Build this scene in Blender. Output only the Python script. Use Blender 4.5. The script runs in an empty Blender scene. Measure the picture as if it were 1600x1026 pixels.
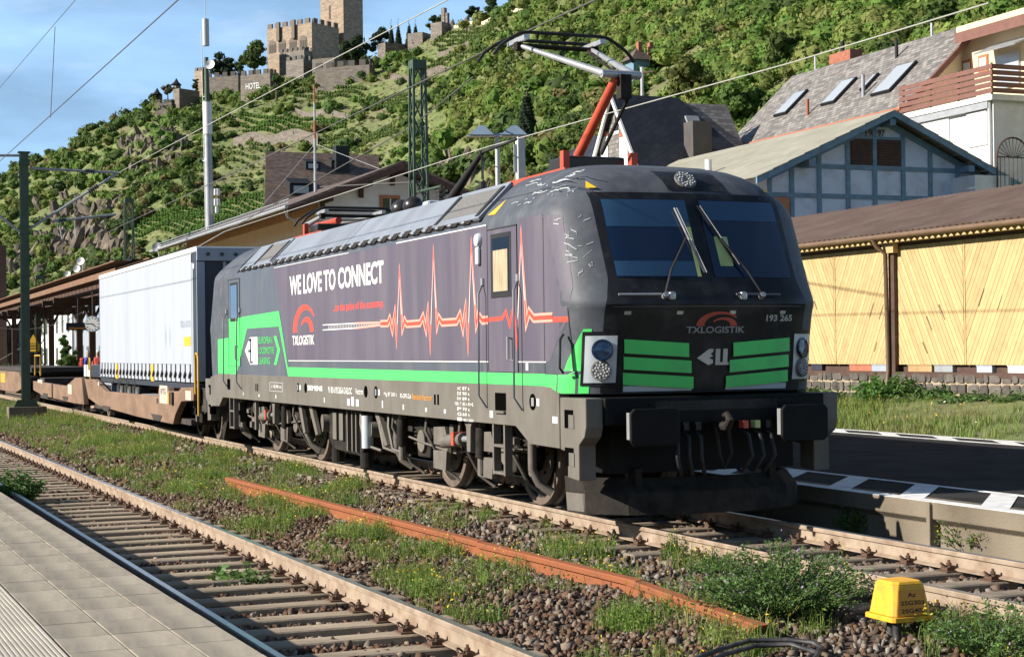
import bpy, bmesh, math, random
import numpy as np
from mathutils import Vector, Matrix
random.seed(7); RNG = np.random.default_rng(11)
S = bpy.context.scene
COL = S.collection
rad = math.radians

# ------------------------------------------------------------------ camera
CAM_C = Vector((15.0221705, -8.58419335, 1.84939252))
CAM_F = Vector((-0.92518385, 0.37931097, 0.01257107))
CAM_R = Vector((0.37916266, 0.92524292, -0.0126971))
CAM_U = Vector((0.01644745, 0.00698067, 0.99984036))
FPX = 2614.94
cd = bpy.data.cameras.new('camera'); cam = bpy.data.objects.new('camera', cd); COL.objects.link(cam)
cd.sensor_fit = 'HORIZONTAL'; cd.sensor_width = 36.0; cd.lens = FPX/1600*36
cd.clip_start = 0.1; cd.clip_end = 6000
m = Matrix.Identity(4)
for i in range(3):
    m[i][0], m[i][1], m[i][2], m[i][3] = CAM_R[i], CAM_U[i], -CAM_F[i], CAM_C[i]
cam.matrix_world = m
S.camera = cam

# ------------------------------------------------------------------ light
SUN_AZ, SUN_EL = rad(11), rad(27)       # azimuth measured from -Y towards -X
SUN = Vector((-math.sin(SUN_AZ)*math.cos(SUN_EL), -math.cos(SUN_AZ)*math.cos(SUN_EL), math.sin(SUN_EL)))
W = bpy.data.worlds.new('World'); S.world = W; W.use_nodes = True
nt = W.node_tree; nt.nodes.clear()
out = nt.nodes.new('ShaderNodeOutputWorld'); bg = nt.nodes.new('ShaderNodeBackground')
sky = nt.nodes.new('ShaderNodeTexSky'); sky.sky_type = 'NISHITA'; sky.sun_disc = False
sky.sun_elevation = SUN_EL; sky.sun_rotation = math.atan2(SUN.x, SUN.y)
sky.air_density = 0.85; sky.dust_density = 0.0; sky.ozone_density = 3.0
# thin high veil, whiter towards the horizon, broken up by streaky noise
tc = nt.nodes.new('ShaderNodeTexCoord'); mp = nt.nodes.new('ShaderNodeMapping'); mp.inputs['Scale'].default_value = (2.2, 3.2, 13.0); mp.inputs['Location'].default_value = (.35, .1, .2)
nz = nt.nodes.new('ShaderNodeTexNoise'); nz.inputs['Scale'].default_value = 1.5; nz.inputs['Detail'].default_value = 7; nz.inputs['Roughness'].default_value = 0.52
rp = nt.nodes.new('ShaderNodeMapRange'); rp.inputs[1].default_value = .36; rp.inputs[2].default_value = .70; rp.inputs[3].default_value = .55; rp.inputs[4].default_value = 1.5
sx = nt.nodes.new('ShaderNodeSeparateXYZ'); mm_ = nt.nodes.new('ShaderNodeMath'); mm_.operation = 'MULTIPLY'; mm_.inputs[1].default_value = -4.5; zc_ = nt.nodes.new('ShaderNodeMath'); zc_.operation = 'MAXIMUM'; zc_.inputs[1].default_value = 0.0
ex = nt.nodes.new('ShaderNodeMath'); ex.operation = 'EXPONENT'; mul = nt.nodes.new('ShaderNodeMath'); mul.operation = 'MULTIPLY'; mul.use_clamp = True
m2 = nt.nodes.new('ShaderNodeMath'); m2.operation = 'MULTIPLY'; m2.inputs[1].default_value = 1.15
mx = nt.nodes.new('ShaderNodeMix'); mx.data_type = 'RGBA'
L_ = nt.links.new
L_(tc.outputs['Generated'], mp.inputs['Vector']); L_(mp.outputs['Vector'], nz.inputs['Vector']); L_(nz.outputs['Fac'], rp.inputs[0])
L_(tc.outputs['Generated'], sx.inputs[0]); L_(sx.outputs['Z'], zc_.inputs[0]); L_(zc_.outputs[0], mm_.inputs[0]); L_(mm_.outputs[0], ex.inputs[0]); L_(ex.outputs[0], m2.inputs[0])
L_(m2.outputs[0], mul.inputs[0]); L_(rp.outputs[0], mul.inputs[1]); L_(mul.outputs[0], mx.inputs['Factor'])
L_(sky.outputs['Color'], mx.inputs[6]); mx.inputs[7].default_value = (6.9, 11.4, 17.2, 1)
nc_ = nt.nodes.new('ShaderNodeTexNoise'); nc_.inputs['Scale'].default_value = 2.1; nc_.inputs['Detail'].default_value = 8; nc_.inputs['Roughness'].default_value = .56; L_(mp.outputs['Vector'], nc_.inputs['Vector'])
rc_ = nt.nodes.new('ShaderNodeMapRange'); rc_.inputs[1].default_value = .50; rc_.inputs[2].default_value = .78; rc_.inputs[3].default_value = 0.; rc_.inputs[4].default_value = .8; L_(nc_.outputs['Fac'], rc_.inputs[0])
mc_ = nt.nodes.new('ShaderNodeMath'); mc_.operation = 'MULTIPLY'; L_(rc_.outputs[0], mc_.inputs[0]); L_(ex.outputs[0], mc_.inputs[1])
mx2 = nt.nodes.new('ShaderNodeMix'); mx2.data_type = 'RGBA'; L_(mc_.outputs[0], mx2.inputs['Factor']); L_(mx.outputs[2], mx2.inputs[6]); mx2.inputs[7].default_value = (14.0, 15.2, 16.5, 1)
L_(mx2.outputs[2], bg.inputs['Color']); bg.inputs['Strength'].default_value = 0.052
nt.links.new(bg.outputs[0], out.inputs['Surface'])
sl = bpy.data.lights.new('sun', 'SUN'); sl.energy = 5.0; sl.angle = rad(0.5); sl.color = (1.0, 0.93, 0.82)
so = bpy.data.objects.new('sun', sl); COL.objects.link(so); so.rotation_euler = (-SUN).to_track_quat('-Z', 'Y').to_euler(); so.location = (0, -30, 40)
S.view_settings.view_transform = 'Standard'; S.view_settings.look = 'None'
S.view_settings.exposure = 0.74; S.view_settings.gamma = 1.0; S.view_settings.use_curve_mapping = False
S.render.engine = 'CYCLES'; S.cycles.max_bounces = 6; S.cycles.transparent_max_bounces = 8

# ------------------------------------------------------------------ measuring helpers (photo pixel + a known plane -> place)
def ray(x, y): return CAM_F + CAM_R*((x-800)/FPX) - CAM_U*((y-513)/FPX)
def onX(x, y, v): d = ray(x, y); return CAM_C + d*((v-CAM_C.x)/d.x)
def onY(x, y, v): d = ray(x, y); return CAM_C + d*((v-CAM_C.y)/d.y)
def onZ(x, y, v): d = ray(x, y); return CAM_C + d*((v-CAM_C.z)/d.z)
def atD(x, y, D): return CAM_C + ray(x, y)*D

# ------------------------------------------------------------------ materials
MATS = {}
def mat(name, col, rough=.6, metal=0., var=.15, vs=3., bump=0., bs=30., orand=0., spec=.5, coat=0., dirt=None, dscale=1.2, damt=.5, stretch=None, attr=None, trans=0.):
    m = bpy.data.materials.new(name); m.use_nodes = True; MATS[name] = m
    n = m.node_tree; b = n.nodes['Principled BSDF']; L = n.links.new
    b.inputs['Roughness'].default_value = rough; b.inputs['Metallic'].default_value = metal
    b.inputs['Specular IOR Level'].default_value = spec; b.inputs['Coat Weight'].default_value = coat; b.inputs['Coat Roughness'].default_value = .08
    t = n.nodes.new('ShaderNodeTexCoord'); vec = t.outputs['Object']
    if stretch:
        mm = n.nodes.new('ShaderNodeMapping'); mm.inputs['Scale'].default_value = stretch; L(vec, mm.inputs['Vector']); vec = mm.outputs['Vector']
    def noise(sc, det=6):
        q = n.nodes.new('ShaderNodeTexNoise'); q.inputs['Scale'].default_value = sc; q.inputs['Detail'].default_value = det; q.inputs['Roughness'].default_value = .62
        L(vec, q.inputs['Vector']); return q.outputs['Fac']
    def mixc(fac, a, c, bt='MIX'):
        q = n.nodes.new('ShaderNodeMix'); q.data_type = 'RGBA'; q.blend_type = bt
        for i, v in ((0, fac), (6, a), (7, c)):
            if hasattr(v, 'links'): L(v, q.inputs[i])
            else: q.inputs[i].default_value = v if i == 0 else (*v[:3], 1)
        return q.outputs[2]
    def ramp(fac, a, c):
        q = n.nodes.new('ShaderNodeMapRange'); q.inputs[1].default_value = a; q.inputs[2].default_value = c; L(fac, q.inputs[0]); return q.outputs[0]
    lo = tuple(max(0, c*(1-var)) for c in col); hi = tuple(min(1, c*(1+var)) for c in col)
    if attr:
        a = n.nodes.new('ShaderNodeAttribute'); a.attribute_name = attr
        c = mixc(1., a.outputs['Color'], mixc(ramp(noise(vs), .3, .7), (1-var,)*3, (1+var,)*3), 'MULTIPLY')
    else:
        c = mixc(ramp(noise(vs), .3, .7), lo, hi)
    if dirt: c = mixc(ramp(noise(dscale), .55-.25*damt, .8-.1*damt), c, dirt)
    if orand:
        oi = n.nodes.new('ShaderNodeObjectInfo'); q = n.nodes.new('ShaderNodeMapRange'); q.inputs[3].default_value = 1-orand; q.inputs[4].default_value = 1+orand
        L(oi.outputs['Random'], q.inputs[0]); cb = n.nodes.new('ShaderNodeCombineColor')
        for i in range(3): L(q.outputs[0], cb.inputs[i])
        c = mixc(1., c, cb.outputs[0], 'MULTIPLY')
    L(c, b.inputs['Base Color'])
    if bump:
        bp = n.nodes.new('ShaderNodeBump'); bp.inputs['Strength'].default_value = min(1, bump); bp.inputs['Distance'].default_value = .02; L(noise(bs, 4), bp.inputs['Height']); L(bp.outputs[0], b.inputs['Normal'])
    if trans:
        tr = n.nodes.new('ShaderNodeBsdfTranslucent'); L(c, tr.inputs['Color']); ms = n.nodes.new('ShaderNodeMixShader'); ms.inputs[0].default_value = trans
        L(b.outputs[0], ms.inputs[1]); L(tr.outputs[0], ms.inputs[2]); L(ms.outputs[0], n.nodes['Material Output'].inputs['Surface'])
    return m
def glass(name, col, rough=.04):
    m = mat(name, col, rough, 0, .05, .7, spec=.6, coat=.4); return m

# ------------------------------------------------------------------ objects
ORG = {}
def tag(o, label=None, cat=None, group=None, kind=None):
    if label: o['label'] = label
    if cat: o['category'] = cat
    if group: o['group'] = group
    if kind: o['kind'] = kind
    return o
def thing(name, loc, label, cat, group=None):
    o = bpy.data.objects.new(name, None); COL.objects.link(o); o.location = loc; o.empty_display_size = .2
    ORG[o] = Vector(loc); return tag(o, label, cat, group)
def copy_tree(o, parent=None, loc=None, rz=None):
    c = o.copy(); COL.objects.link(c); c.parent = parent
    if loc is not None: c.location = loc
    if rz is not None: c.rotation_euler[2] = rz
    for ch in list(o.children): copy_tree(ch, c)
    return c
def link_mesh(name, me, mt, parent=None, org=None):
    o = bpy.data.objects.new(name, me); COL.objects.link(o)
    if mt is not None and len(me.materials) == 0: me.materials.append(mt if not isinstance(mt, str) else MATS[mt])
    if parent is not None:
        o.parent = parent; ORG[o] = ORG.get(parent, Vector((0, 0, 0)))
    else: ORG[o] = Vector(org) if org is not None else Vector((0, 0, 0)); o.location = ORG[o]
    return o
class MB:
    def __init__(s): s.v = []; s.f = []
    def add(s, vs, fs):
        k = len(s.v); s.v += [tuple(p) for p in vs]; s.f += [tuple(i+k for i in f) for f in fs]; return s
    def box(s, x0, x1, y0, y1, z0, z1, M=None):
        vs = [(x, y, z) for x in (x0, x1) for y in (y0, y1) for z in (z0, z1)]
        if M is not None: vs = [M @ Vector(p) for p in vs]
        return s.add(vs, [(0, 1, 3, 2), (4, 6, 7, 5), (0, 4, 5, 1), (2, 3, 7, 6), (0, 2, 6, 4), (1, 5, 7, 3)])
    def cyl(s, p0, p1, r0, r1=None, n=12, caps=True):
        p0 = Vector(p0); p1 = Vector(p1); r1 = r0 if r1 is None else r1
        d = (p1-p0).normalized(); a = d.orthogonal().normalized(); b = d.cross(a)
        vs = []
        for p, r in ((p0, r0), (p1, r1)):
            for i in range(n):
                t = 2*math.pi*i/n; vs.append(p+a*(r*math.cos(t))+b*(r*math.sin(t)))
        fs = [(i, (i+1) % n, n+(i+1) % n, n+i) for i in range(n)]
        if caps: fs += [tuple(range(n-1, -1, -1)), tuple(range(n, 2*n))]
        return s.add(vs, fs)
    def tube(s, path, r, n=8):
        for a, b in zip(path[:-1], path[1:]): s.cyl(a, b, r, r, n)
        return s
    def sweep(s, path, r, n=8):          # one continuous tube
        P = [Vector(p) for p in path]; vs = []; a = None
        for i, p in enumerate(P):
            d = (P[min(i+1, len(P)-1)]-P[max(i-1, 0)]).normalized()
            a = d.orthogonal().normalized() if a is None else (a-d*a.dot(d)).normalized()
            b = d.cross(a); rr = r[i] if hasattr(r, '__len__') else r
            vs += [p+a*(rr*math.cos(2*math.pi*k/n))+b*(rr*math.sin(2*math.pi*k/n)) for k in range(n)]
        fs = [(i*n+k, i*n+(k+1) % n, (i+1)*n+(k+1) % n, (i+1)*n+k) for i in range(len(P)-1) for k in range(n)]
        fs += [tuple(range(n-1, -1, -1)), tuple(range((len(P)-1)*n, len(P)*n))]
        return s.add(vs, fs)
    def prism(s, poly, axis, a, b, M=None):     # poly in the two other axes (cyclic order kept x,y,z without axis)
        n = len(poly); vs = []
        for w in (a, b):
            for u, v in poly:
                p = {'x': (w, u, v), 'y': (u, w, v), 'z': (u, v, w)}[axis]; vs.append(p if M is None else M @ Vector(p))
        return s.add(vs, [(i, (i+1) % n, n+(i+1) % n, n+i) for i in range(n)]+[tuple(range(n-1, -1, -1)), tuple(range(n, 2*n))])
    def quad(s, *p): return s.add(p, [tuple(range(len(p)))])
    def sph(s, c, r, nu=12, nv=8):
        r = (r, r, r) if not hasattr(r, '__len__') else r
        vs = []; fs = []
        for j in range(nv+1):
            ph = math.pi*j/nv
            for i in range(nu):
                t = 2*math.pi*i/nu; vs.append((c[0]+r[0]*math.sin(ph)*math.cos(t), c[1]+r[1]*math.sin(ph)*math.sin(t), c[2]+r[2]*math.cos(ph)))
        for j in range(nv):
            for i in range(nu):
                fs.append((j*nu+i, (j+1)*nu+i, (j+1)*nu+(i+1) % nu, j*nu+(i+1) % nu))
        return s.add(vs, fs)
    def lathe(s, prof, M, n=16):              # prof: (r, h) about local z
        vs = [M @ Vector((r*math.cos(2*math.pi*i/n), r*math.sin(2*math.pi*i/n), h)) for r, h in prof for i in range(n)]
        fs = [(j*n+i, j*n+(i+1) % n, (j+1)*n+(i+1) % n, (j+1)*n+i) for j in range(len(prof)-1) for i in range(n)]
        return s.add(vs, fs)
    def build(s, name, mt, parent=None, smooth=0, bevel=0, fix=True):
        me = bpy.data.meshes.new(name)
        if parent is not None: o0 = ORG.get(parent, Vector((0, 0, 0)))
        else:
            V = np.array(s.v); lo, hi = V.min(0), V.max(0); o0 = Vector(((lo[0]+hi[0])/2, (lo[1]+hi[1])/2, lo[2]))
        me.from_pydata([(p[0]-o0[0], p[1]-o0[1], p[2]-o0[2]) for p in s.v], [], s.f)
        if fix:
            bm = bmesh.new(); bm.from_mesh(me); bmesh.ops.recalc_face_normals(bm, faces=bm.faces); bm.to_mesh(me); bm.free()
        if smooth:
            me.polygons.foreach_set('use_smooth', [True]*len(me.polygons)); me.set_sharp_from_angle(angle=rad(smooth))
        o = link_mesh(name, me, mt, parent, o0)
        if bevel:
            b = o.modifiers.new('bevel', 'BEVEL'); b.width = bevel; b.segments = 2; b.limit_method = 'ANGLE'; b.angle_limit = rad(40)
        return o
def np_mesh(name, V, Fq, mt, tint=None, parent=None, smooth=False):    # quads (N,4) or tris (N,3) in world space
    me = bpy.data.meshes.new(name); k = Fq.shape[1]
    me.vertices.add(len(V)); me.vertices.foreach_set('co', V.astype(np.float32).ravel())
    me.loops.add(Fq.size); me.loops.foreach_set('vertex_index', Fq.astype(np.int32).ravel())
    me.polygons.add(len(Fq)); me.polygons.foreach_set('loop_start', np.arange(0, Fq.size, k, dtype=np.int32)); me.polygons.foreach_set('loop_total', np.full(len(Fq), k, np.int32))
    if smooth: me.polygons.foreach_set('use_smooth', np.ones(len(Fq), bool))
    me.update(calc_edges=True)
    if tint is not None:
        at = me.color_attributes.new('tint', 'FLOAT_COLOR', 'POINT'); c = np.ones((len(V), 4), np.float32); c[:, :3] = tint; at.data.foreach_set('color', c.ravel())
    return link_mesh(name, me, mt, parent)
_TXT = {}
def text_geo(s, offset=0.):
    key = (s, offset)
    if key in _TXT: return _TXT[key]
    cu = bpy.data.curves.new('t', 'FONT'); cu.body = s; cu.offset = offset; cu.resolution_u = 3
    o = bpy.data.objects.new('t', cu); COL.objects.link(o)
    dg = bpy.context.evaluated_depsgraph_get(); dg.update(); me = bpy.data.meshes.new_from_object(o.evaluated_get(dg))
    v = np.array([p.co[:] for p in me.vertices]); f = [tuple(p.vertices) for p in me.polygons]
    bpy.data.objects.remove(o); bpy.data.curves.remove(cu); bpy.data.meshes.remove(me)
    v[:, :2] -= v[:, :2].min(0); v[:, :2] /= v[:, :2].max(0)
    _TXT[key] = (v, f); return v, f
def text(s, name, mt, parent, o, ux, uz, w, h, offset=0., shear=0.):
    """flat lettering filling the rectangle at o spanned by ux*w and uz*h"""
    v, f = text_geo(s, offset); o = Vector(o); ux = Vector(ux); uz = Vector(uz); mb = MB()
    mb.add([o+ux*(p[0]*w+shear*p[1]*h)+uz*(p[1]*h) for p in v], f)
    return mb.build(name, mt, parent, fix=False)
def lerp(a, b, t): return a+(b-a)*t
# ================================================================== materials
mat('earth', (.13, .105, .07), .95, var=.35, vs=.35, bump=.4, bs=6)
mat('ballast', (.085, .060, .045), .95, var=.75, vs=22, bump=1, bs=26)
mat('stone_attr', (.1, .1, .1), .95, spec=.15, var=.22, vs=30, attr='tint')
mat('rail_rust', (.34, .265, .195), .75, var=.2, vs=3, bump=.1, bs=60, dirt=(.20, .12, .075), dscale=5, damt=.5)
mat('rail_steel', (.42, .43, .45), .28, 1., var=.1, vs=8)
mat('sleeper', (.30, .24, .17), .85, var=.35, vs=5, bump=.5, bs=30, orand=.16, stretch=(1, .25, 1))
mat('sleeper_steel', (.25, .20, .15), .8, var=.3, vs=7, bump=.3, bs=30, orand=.12)
mat('fastening', (.11, .062, .038), .8, var=.4, vs=20)
mat('fastening_orange', (.10, .055, .034), .8, var=.4, vs=14)
mat('rust_orange', (.34, .115, .050), .85, var=.3, vs=6, bump=.15, bs=50, spec=.2, dirt=(.17, .07, .04), dscale=6, damt=.55)
mat('slab', (.45, .39, .305), .9, var=.14, vs=9, bump=.2, bs=120, orand=.10, dirt=(.22, .195, .16), dscale=1.6, damt=.9, stretch=(.5, 2.4, 1), spec=.2)
mat('slab_rib', (.47, .43, .365), .8, var=.12, vs=6, orand=.05)
mat('concrete', (.25, .21, .16), .9, var=.3, vs=3, bump=.4, bs=40, spec=.2, dirt=(.11, .09, .065), dscale=1.5, damt=.75)
mat('joint', (.15, .13, .105), .95, var=.3)
mat('asphalt', (.034, .033, .034), .95, var=.35, vs=2.5, bump=.35, bs=90, dirt=(.060, .058, .055), dscale=.9, damt=.35, spec=.1)
mat('paint_white', (.78, .78, .76), .7, var=.08, vs=4, dirt=(.5, .48, .45), dscale=6, damt=.35)
mat('grass_attr', (.1, .2, .04), .7, var=.25, vs=3, attr='tint', trans=.35)
mat('flower_attr', (.7, .5, .05), .7, var=.1, attr='tint', trans=.2)
mat('stem', (.10, .13, .035), .8)
mat('soil_grass', (.135, .15, .055), .95, var=.45, vs=1.4, bump=.5, bs=12)

# ================================================================== ground, ballast
g = MB().quad((-3000, -3000, -.6), (3000, -3000, -.6), (3000, 3000, -.6), (-3000, 3000, -.6)).build('ground', 'earth')
tag(g, kind='structure')
TRK = (0.0, -5.14); TSL = .015; ZN = -.15
def near_y(x): return TRK[1]+TSL*(x-TRK[0])
def bed_z(x, y):
    n = .012*np.sin(3.1*x+1.7*y)+.014*np.sin(1.3*x-4.3*y+1)+.01*np.sin(7.7*x+5.1*y)
    d1 = np.abs(y); d2 = np.abs(y-near_y(x))
    t = np.clip(np.minimum(d1, d2)-1.15, 0, .5)/.5
    near = np.clip((-y-2.2)/1.6, 0, 1)
    return -.250+.035*np.exp(-((d1-1.15)/.28)**2)-.05*t+n*.8+ZN*near
xs = np.concatenate([np.arange(-160, -30, 1.), np.arange(-30, 20, .16)]); ys = np.arange(-8.2, 1.75, .16)
XX, YY = np.meshgrid(xs, ys, indexing='ij'); ZZ = bed_z(XX, YY)
V = np.stack([XX, YY, ZZ], -1).reshape(-1, 3); ny = len(ys); ii, jj = np.meshgrid(np.arange(len(xs)-1), np.arange(ny-1), indexing='ij'); a = (ii*ny+jj).ravel()
bed = np_mesh('ballast_bed', V, np.stack([a, a+ny, a+ny+1, a+1], 1), 'ballast', smooth=True); tag(bed, kind='structure')

# ---- single stones on the bed
def stones(name, P, size, tints, label):
    n = len(P); C = np.array([(x, y, z) for x in (-1, 1) for y in (-1, 1) for z in (-1, 1)], float)
    v = C[None]*(.55+.8*RNG.random((n, 8, 3)))*size[:, None, None]*(.5+.95*RNG.random((n, 1, 3)))
    v[:, C[:, 2] > 0, :2] *= (.35+.6*RNG.random((n, 1, 1)))
    ax = RNG.normal(size=(n, 3)); ax /= np.linalg.norm(ax, axis=1)[:, None]; an = RNG.random(n)*6.28
    c, s_ = np.cos(an)[:, None, None], np.sin(an)[:, None, None]; k = ax[:, None, :]
    v = v*c+np.cross(np.broadcast_to(k, v.shape), v)*s_+k*(v*k).sum(-1, keepdims=True)*(1-c)
    v += P[:, None]
    F = np.array([(0, 1, 3, 2), (4, 6, 7, 5), (0, 4, 5, 1), (2, 3, 7, 6), (0, 2, 6, 4), (1, 5, 7, 3)])
    Fq = (np.arange(n)[:, None, None]*8+F[None]).reshape(-1, 4)
    o = np_mesh(name, v.reshape(-1, 3), Fq, 'stone_attr', np.repeat(tints, 8, 0)); tag(o, label, 'ballast', kind='stuff'); return o
def scatter(x0, x1, y0, y1, dens, yfun=None):
    n = int((x1-x0)*(y1-y0)*dens); x = x0+(x1-x0)*RNG.random(n); y = y0+(y1-y0)*RNG.random(n)
    if yfun is not None: y = y+yfun(x)
    return x, y
PAL = np.array([(.11, .062, .040), (.15, .098, .068), (.18, .135, .10), (.07, .05, .040), (.24, .195, .15), (.13, .075, .048)])
PALG = np.array([(.18, .145, .115), (.135, .10, .075), (.24, .21, .18), (.13, .08, .05), (.09, .065, .05)])
def stone_set(regs, pal, name, label):
    P = []; SZ = []
    for (x0, x1, y0, y1, d, s0, s1, yf) in regs:
        x, y = scatter(x0, x1, y0, y1, d, yf); z = bed_z(x, y)+.012
        P.append(np.stack([x, y, z], 1)); SZ.append(s0+(s1-s0)*RNG.random(len(x))**1.5)
    P = np.concatenate(P); SZ = np.concatenate(SZ); t = pal[RNG.integers(0, len(pal), len(P))]*(.75+.5*RNG.random((len(P), 1)))
    stones(name, P, SZ, t, label)
stone_set([(-9, 9, -.72, .72, 320, .015, .029, near_y), (-30, -9, -.72, .72, 140, .022, .045, near_y), (-13, 8.5, .78, 2.95, 300, .016, .031, near_y), (-40, -13, .78, 3.0, 90, .025, .05, near_y)], PAL, 'ballast_stones', 'rust brown ballast stones in and beside the near track')
stone_set([(-14, 9, -2.6, -.85, 230, .016, .031, None), (-45, -14, -2.4, -.85, 70, .025, .05, None), (-6, 9, -.7, .7, 260, .018, .036, None), (-2, 9, .8, 1.6, 200, .018, .036, None)], PALG, 'ballast_stones', 'grey brown ballast stones along the locomotive track')

# ================================================================== tracks
RAILP = [(-.0625, -.165), (-.0625, -.153), (-.012, -.138), (-.009, -.05), (-.034, -.040), (-.036, -.008), (-.030, 0), (.030, 0), (.036, -.008), (.034, -.040), (.009, -.05), (.012, -.138), (.0625, -.153), (.0625, -.165)]
def rail_mesh(x0, x1, y, z=0., dz=0.): return MB().prism([(y+p[0], z+p[1]) for p in RAILP], 'x', x0, x1)
def make_track(loc, rz, x0, x1, xs0, xs1, step, smat, fmat, label):
    t = thing('railway_track', loc, label, 'railway track', None); L = Vector(loc)
    for sy in (-1, 1):
        r = rail_mesh(x0+L.x, x1+L.x, L.y+sy*.753).build('rail', 'rail_rust', t, smooth=35)
        MB().box(x0+L.x, x1+L.x, L.y+sy*.753-.027, L.y+sy*.753+.027, .0005, .0022).build('running_surface', 'rail_steel', r)
    fm = MB()
    fm.box(-.08, .08, -.17, .17, -.178, -.163)
    for s in (-1, 1):
        fm.box(-.035, .035, s*.075-.03, s*.075+.03, -.165, -.125); fm.box(-.05, .05, s*.125-.02, s*.125+.02, -.165, -.135)
        fm.cyl((0, s*.09, -.13), (0, s*.09, -.075), .013, n=6); fm.cyl((0, s*.09, -.118), (0, s*.09, -.098), .024, n=6)
        fm.sweep([(-.03, s*.11, -.13), (-.045, s*.14, -.105), (-.02, s*.165, -.10), (0, s*.16, -.125)], .009, 5)
    fme = None; sme = None; x = xs0
    while x <= xs1:
        if sme is None:
            so = MB().box(-.12, .12, -1.27, 1.27, -.31, -.178).build('sleeper', smat, t, bevel=.012); 
            # the mesh was built at the world origin: shift it to local coordinates
            me = so.data; me.transform(Matrix.Translation(ORG[t])); sme = me
        else:
            so = bpy.data.objects.new('sleeper', sme); COL.objects.link(so); so.parent = t; b = so.modifiers.new('bevel', 'BEVEL'); b.width = .012
        ORG[so] = ORG[t]; so.location = (x+random.uniform(-.02, .02), random.uniform(-.03, .03), random.uniform(-.008, .004)); so.rotation_euler[2] = random.uniform(-.012, .012)
        for sy in (-1, 1):
            if fme is None:
                fo = fm.build('rail_fastening', fmat, so); fo.data.transform(Matrix.Translation(ORG[t])); fme = fo.data
            else:
                fo = bpy.data.objects.new('rail_fastening', fme); COL.objects.link(fo); fo.parent = so
            fo.location = (0, sy*.753-so.location[1], 0)
        x += step
    t.rotation_euler[2] = rz; return t
make_track((0, 0, 0), 0, -200, 18, -33.3, 9.5, .62, 'sleeper_steel', 'fastening_orange', 'straight rusty brown track that the locomotive runs on')
nt_ = make_track((TRK[0], TRK[1], 0), TSL, -200, 14, -32, 8.6, .62, 'sleeper', 'fastening', 'empty timber sleeper track beside the near platform edge'); nt_.location.z = ZN

# ---- rusty rails lying between the tracks
def loose_rail(p, q, label, cut=0.):
    p = Vector(p); q = Vector(q); d = q-p; L = d.length; ang = math.atan2(d.y, d.x)
    mb = MB(); n = 8
    for i in range(n+1): pass
    mb.prism([(a*1.4, b*1.3) for a, b in RAILP], 'x', 0, L)
    if cut:
        mb.v = [(v[0]-cut*(-.16-v[2])*3 if v[0] > L-.01 else v[0], v[1], v[2]) for v in mb.v]
    t = thing('loose_rail', (0, 0, 0), label, 'rail'); o = mb.build('rail_bar', 'rust_orange', t, smooth=35)
    t.location = p; t.rotation_euler = (rad(3), math.atan2(p.z-q.z, math.hypot(d.x, d.y)), ang)
    for k in (.12, .5, .85):
        MB().cyl((L*k, -.02, -.09), (L*k, .02, -.09), .016, n=8).build('bolt_hole_rim', 'fastening', t)
    return t
loose_rail(tuple(onZ(356, 745, -.13)), tuple(onZ(752, 845, -.13)), 'long rusty orange rail lying between the tracks, far piece')
loose_rail(tuple(onZ(750, 846, -.135)), tuple(onZ(1000, 906, -.135)), 'rusty orange rail piece lying between the tracks, middle one')
loose_rail(tuple(onZ(985, 903, -.14)), tuple(onZ(1165, 966, -.17)), 'short rusty orange rail ending in the weeds by the purple flowers', .6)

# ================================================================== near platform
pl = thing('platform', (0, -6.765, 0), None, None); tag(pl, kind='structure'); pl.name = 'platform_near'
ED = -6.765; ZP = .38
MB().box(-90, 40, -16, ED-.03, .16, ZP-.045).build('platform_base', 'joint', pl)
MB().box(-90, 40, ED-.30, ED-.18, -.6, .20).build('platform_wall', 'concrete', pl)
MB().box(-90, -4.27, -16, ED+.005, ZP-.044, ZP-.003).build('platform_surface', 'slab', pl)
smesh = {}
def slab(x0, x1, y0, y1, zz, mtn, nm='paving_slab'):
    key = (round(x1-x0, 3), round(y1-y0, 3), mtn)
    if key not in smesh:
        o = MB().box(-(x1-x0)/2, (x1-x0)/2, -(y1-y0)/2, (y1-y0)/2, -.045, 0).build(nm, mtn, pl); o.data.transform(Matrix.Translation(ORG[pl])); smesh[key] = o.data
    else:
        o = bpy.data.objects.new(nm, smesh[key]); COL.objects.link(o); o.parent = pl
    o.location = Vector(((x0+x1)/2, (y0+y1)/2, zz+random.uniform(-.0015, .0015)))-ORG[pl]
    b = o.modifiers.new('bevel', 'BEVEL'); b.width = .004; b.segments = 1
L0 = .468
for k in range(30):
    x0 = -4.26+k*L0; g1 = .005 if k % 3 == 0 else .002
    for (y0, y1) in ((0, .26), (.26, .57), (.57, .865)):
        slab(x0+.0015, x0+L0-g1, ED-y1+.003, ED-y0-(.003 if y0 else 0), ZP, 'slab')
rb = MB()
for k in range(12): rb.box(-.233, .233, -.155+k*.026, -.155+k*.026+.013, 0, .006)
for k in range(30):
    x0 = -4.26+k*L0
    slab(x0+.002, x0+L0-.002, ED-1.18, ED-.87, ZP, 'slab_rib', 'tactile_slab')
    slab(x0+.002, x0+L0-.002, ED-1.49, ED-1.183, ZP, 'slab_rib', 'tactile_slab')
    slab(x0+.002, x0+L0-.002, ED-1.99, ED-1.493, ZP, 'slab')
rme = None
for k in range(30):
    for yy in (ED-1.025, ED-1.337):
        if rme is None:
            ro = rb.build('rib_strip', 'slab_rib', pl); ro.data.transform(Matrix.Translation(ORG[pl])); rme = ro.data
        else: ro = bpy.data.objects.new('rib_strip', rme); COL.objects.link(ro); ro.parent = pl
        ro.location = Vector((-4.26+(k+.5)*L0, yy, ZP+.0005))-ORG[pl]
MB().box(9.78, 40, -16, ED+.004, ZP-.044, ZP-.003).build('platform_surface', 'slab', pl)
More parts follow.
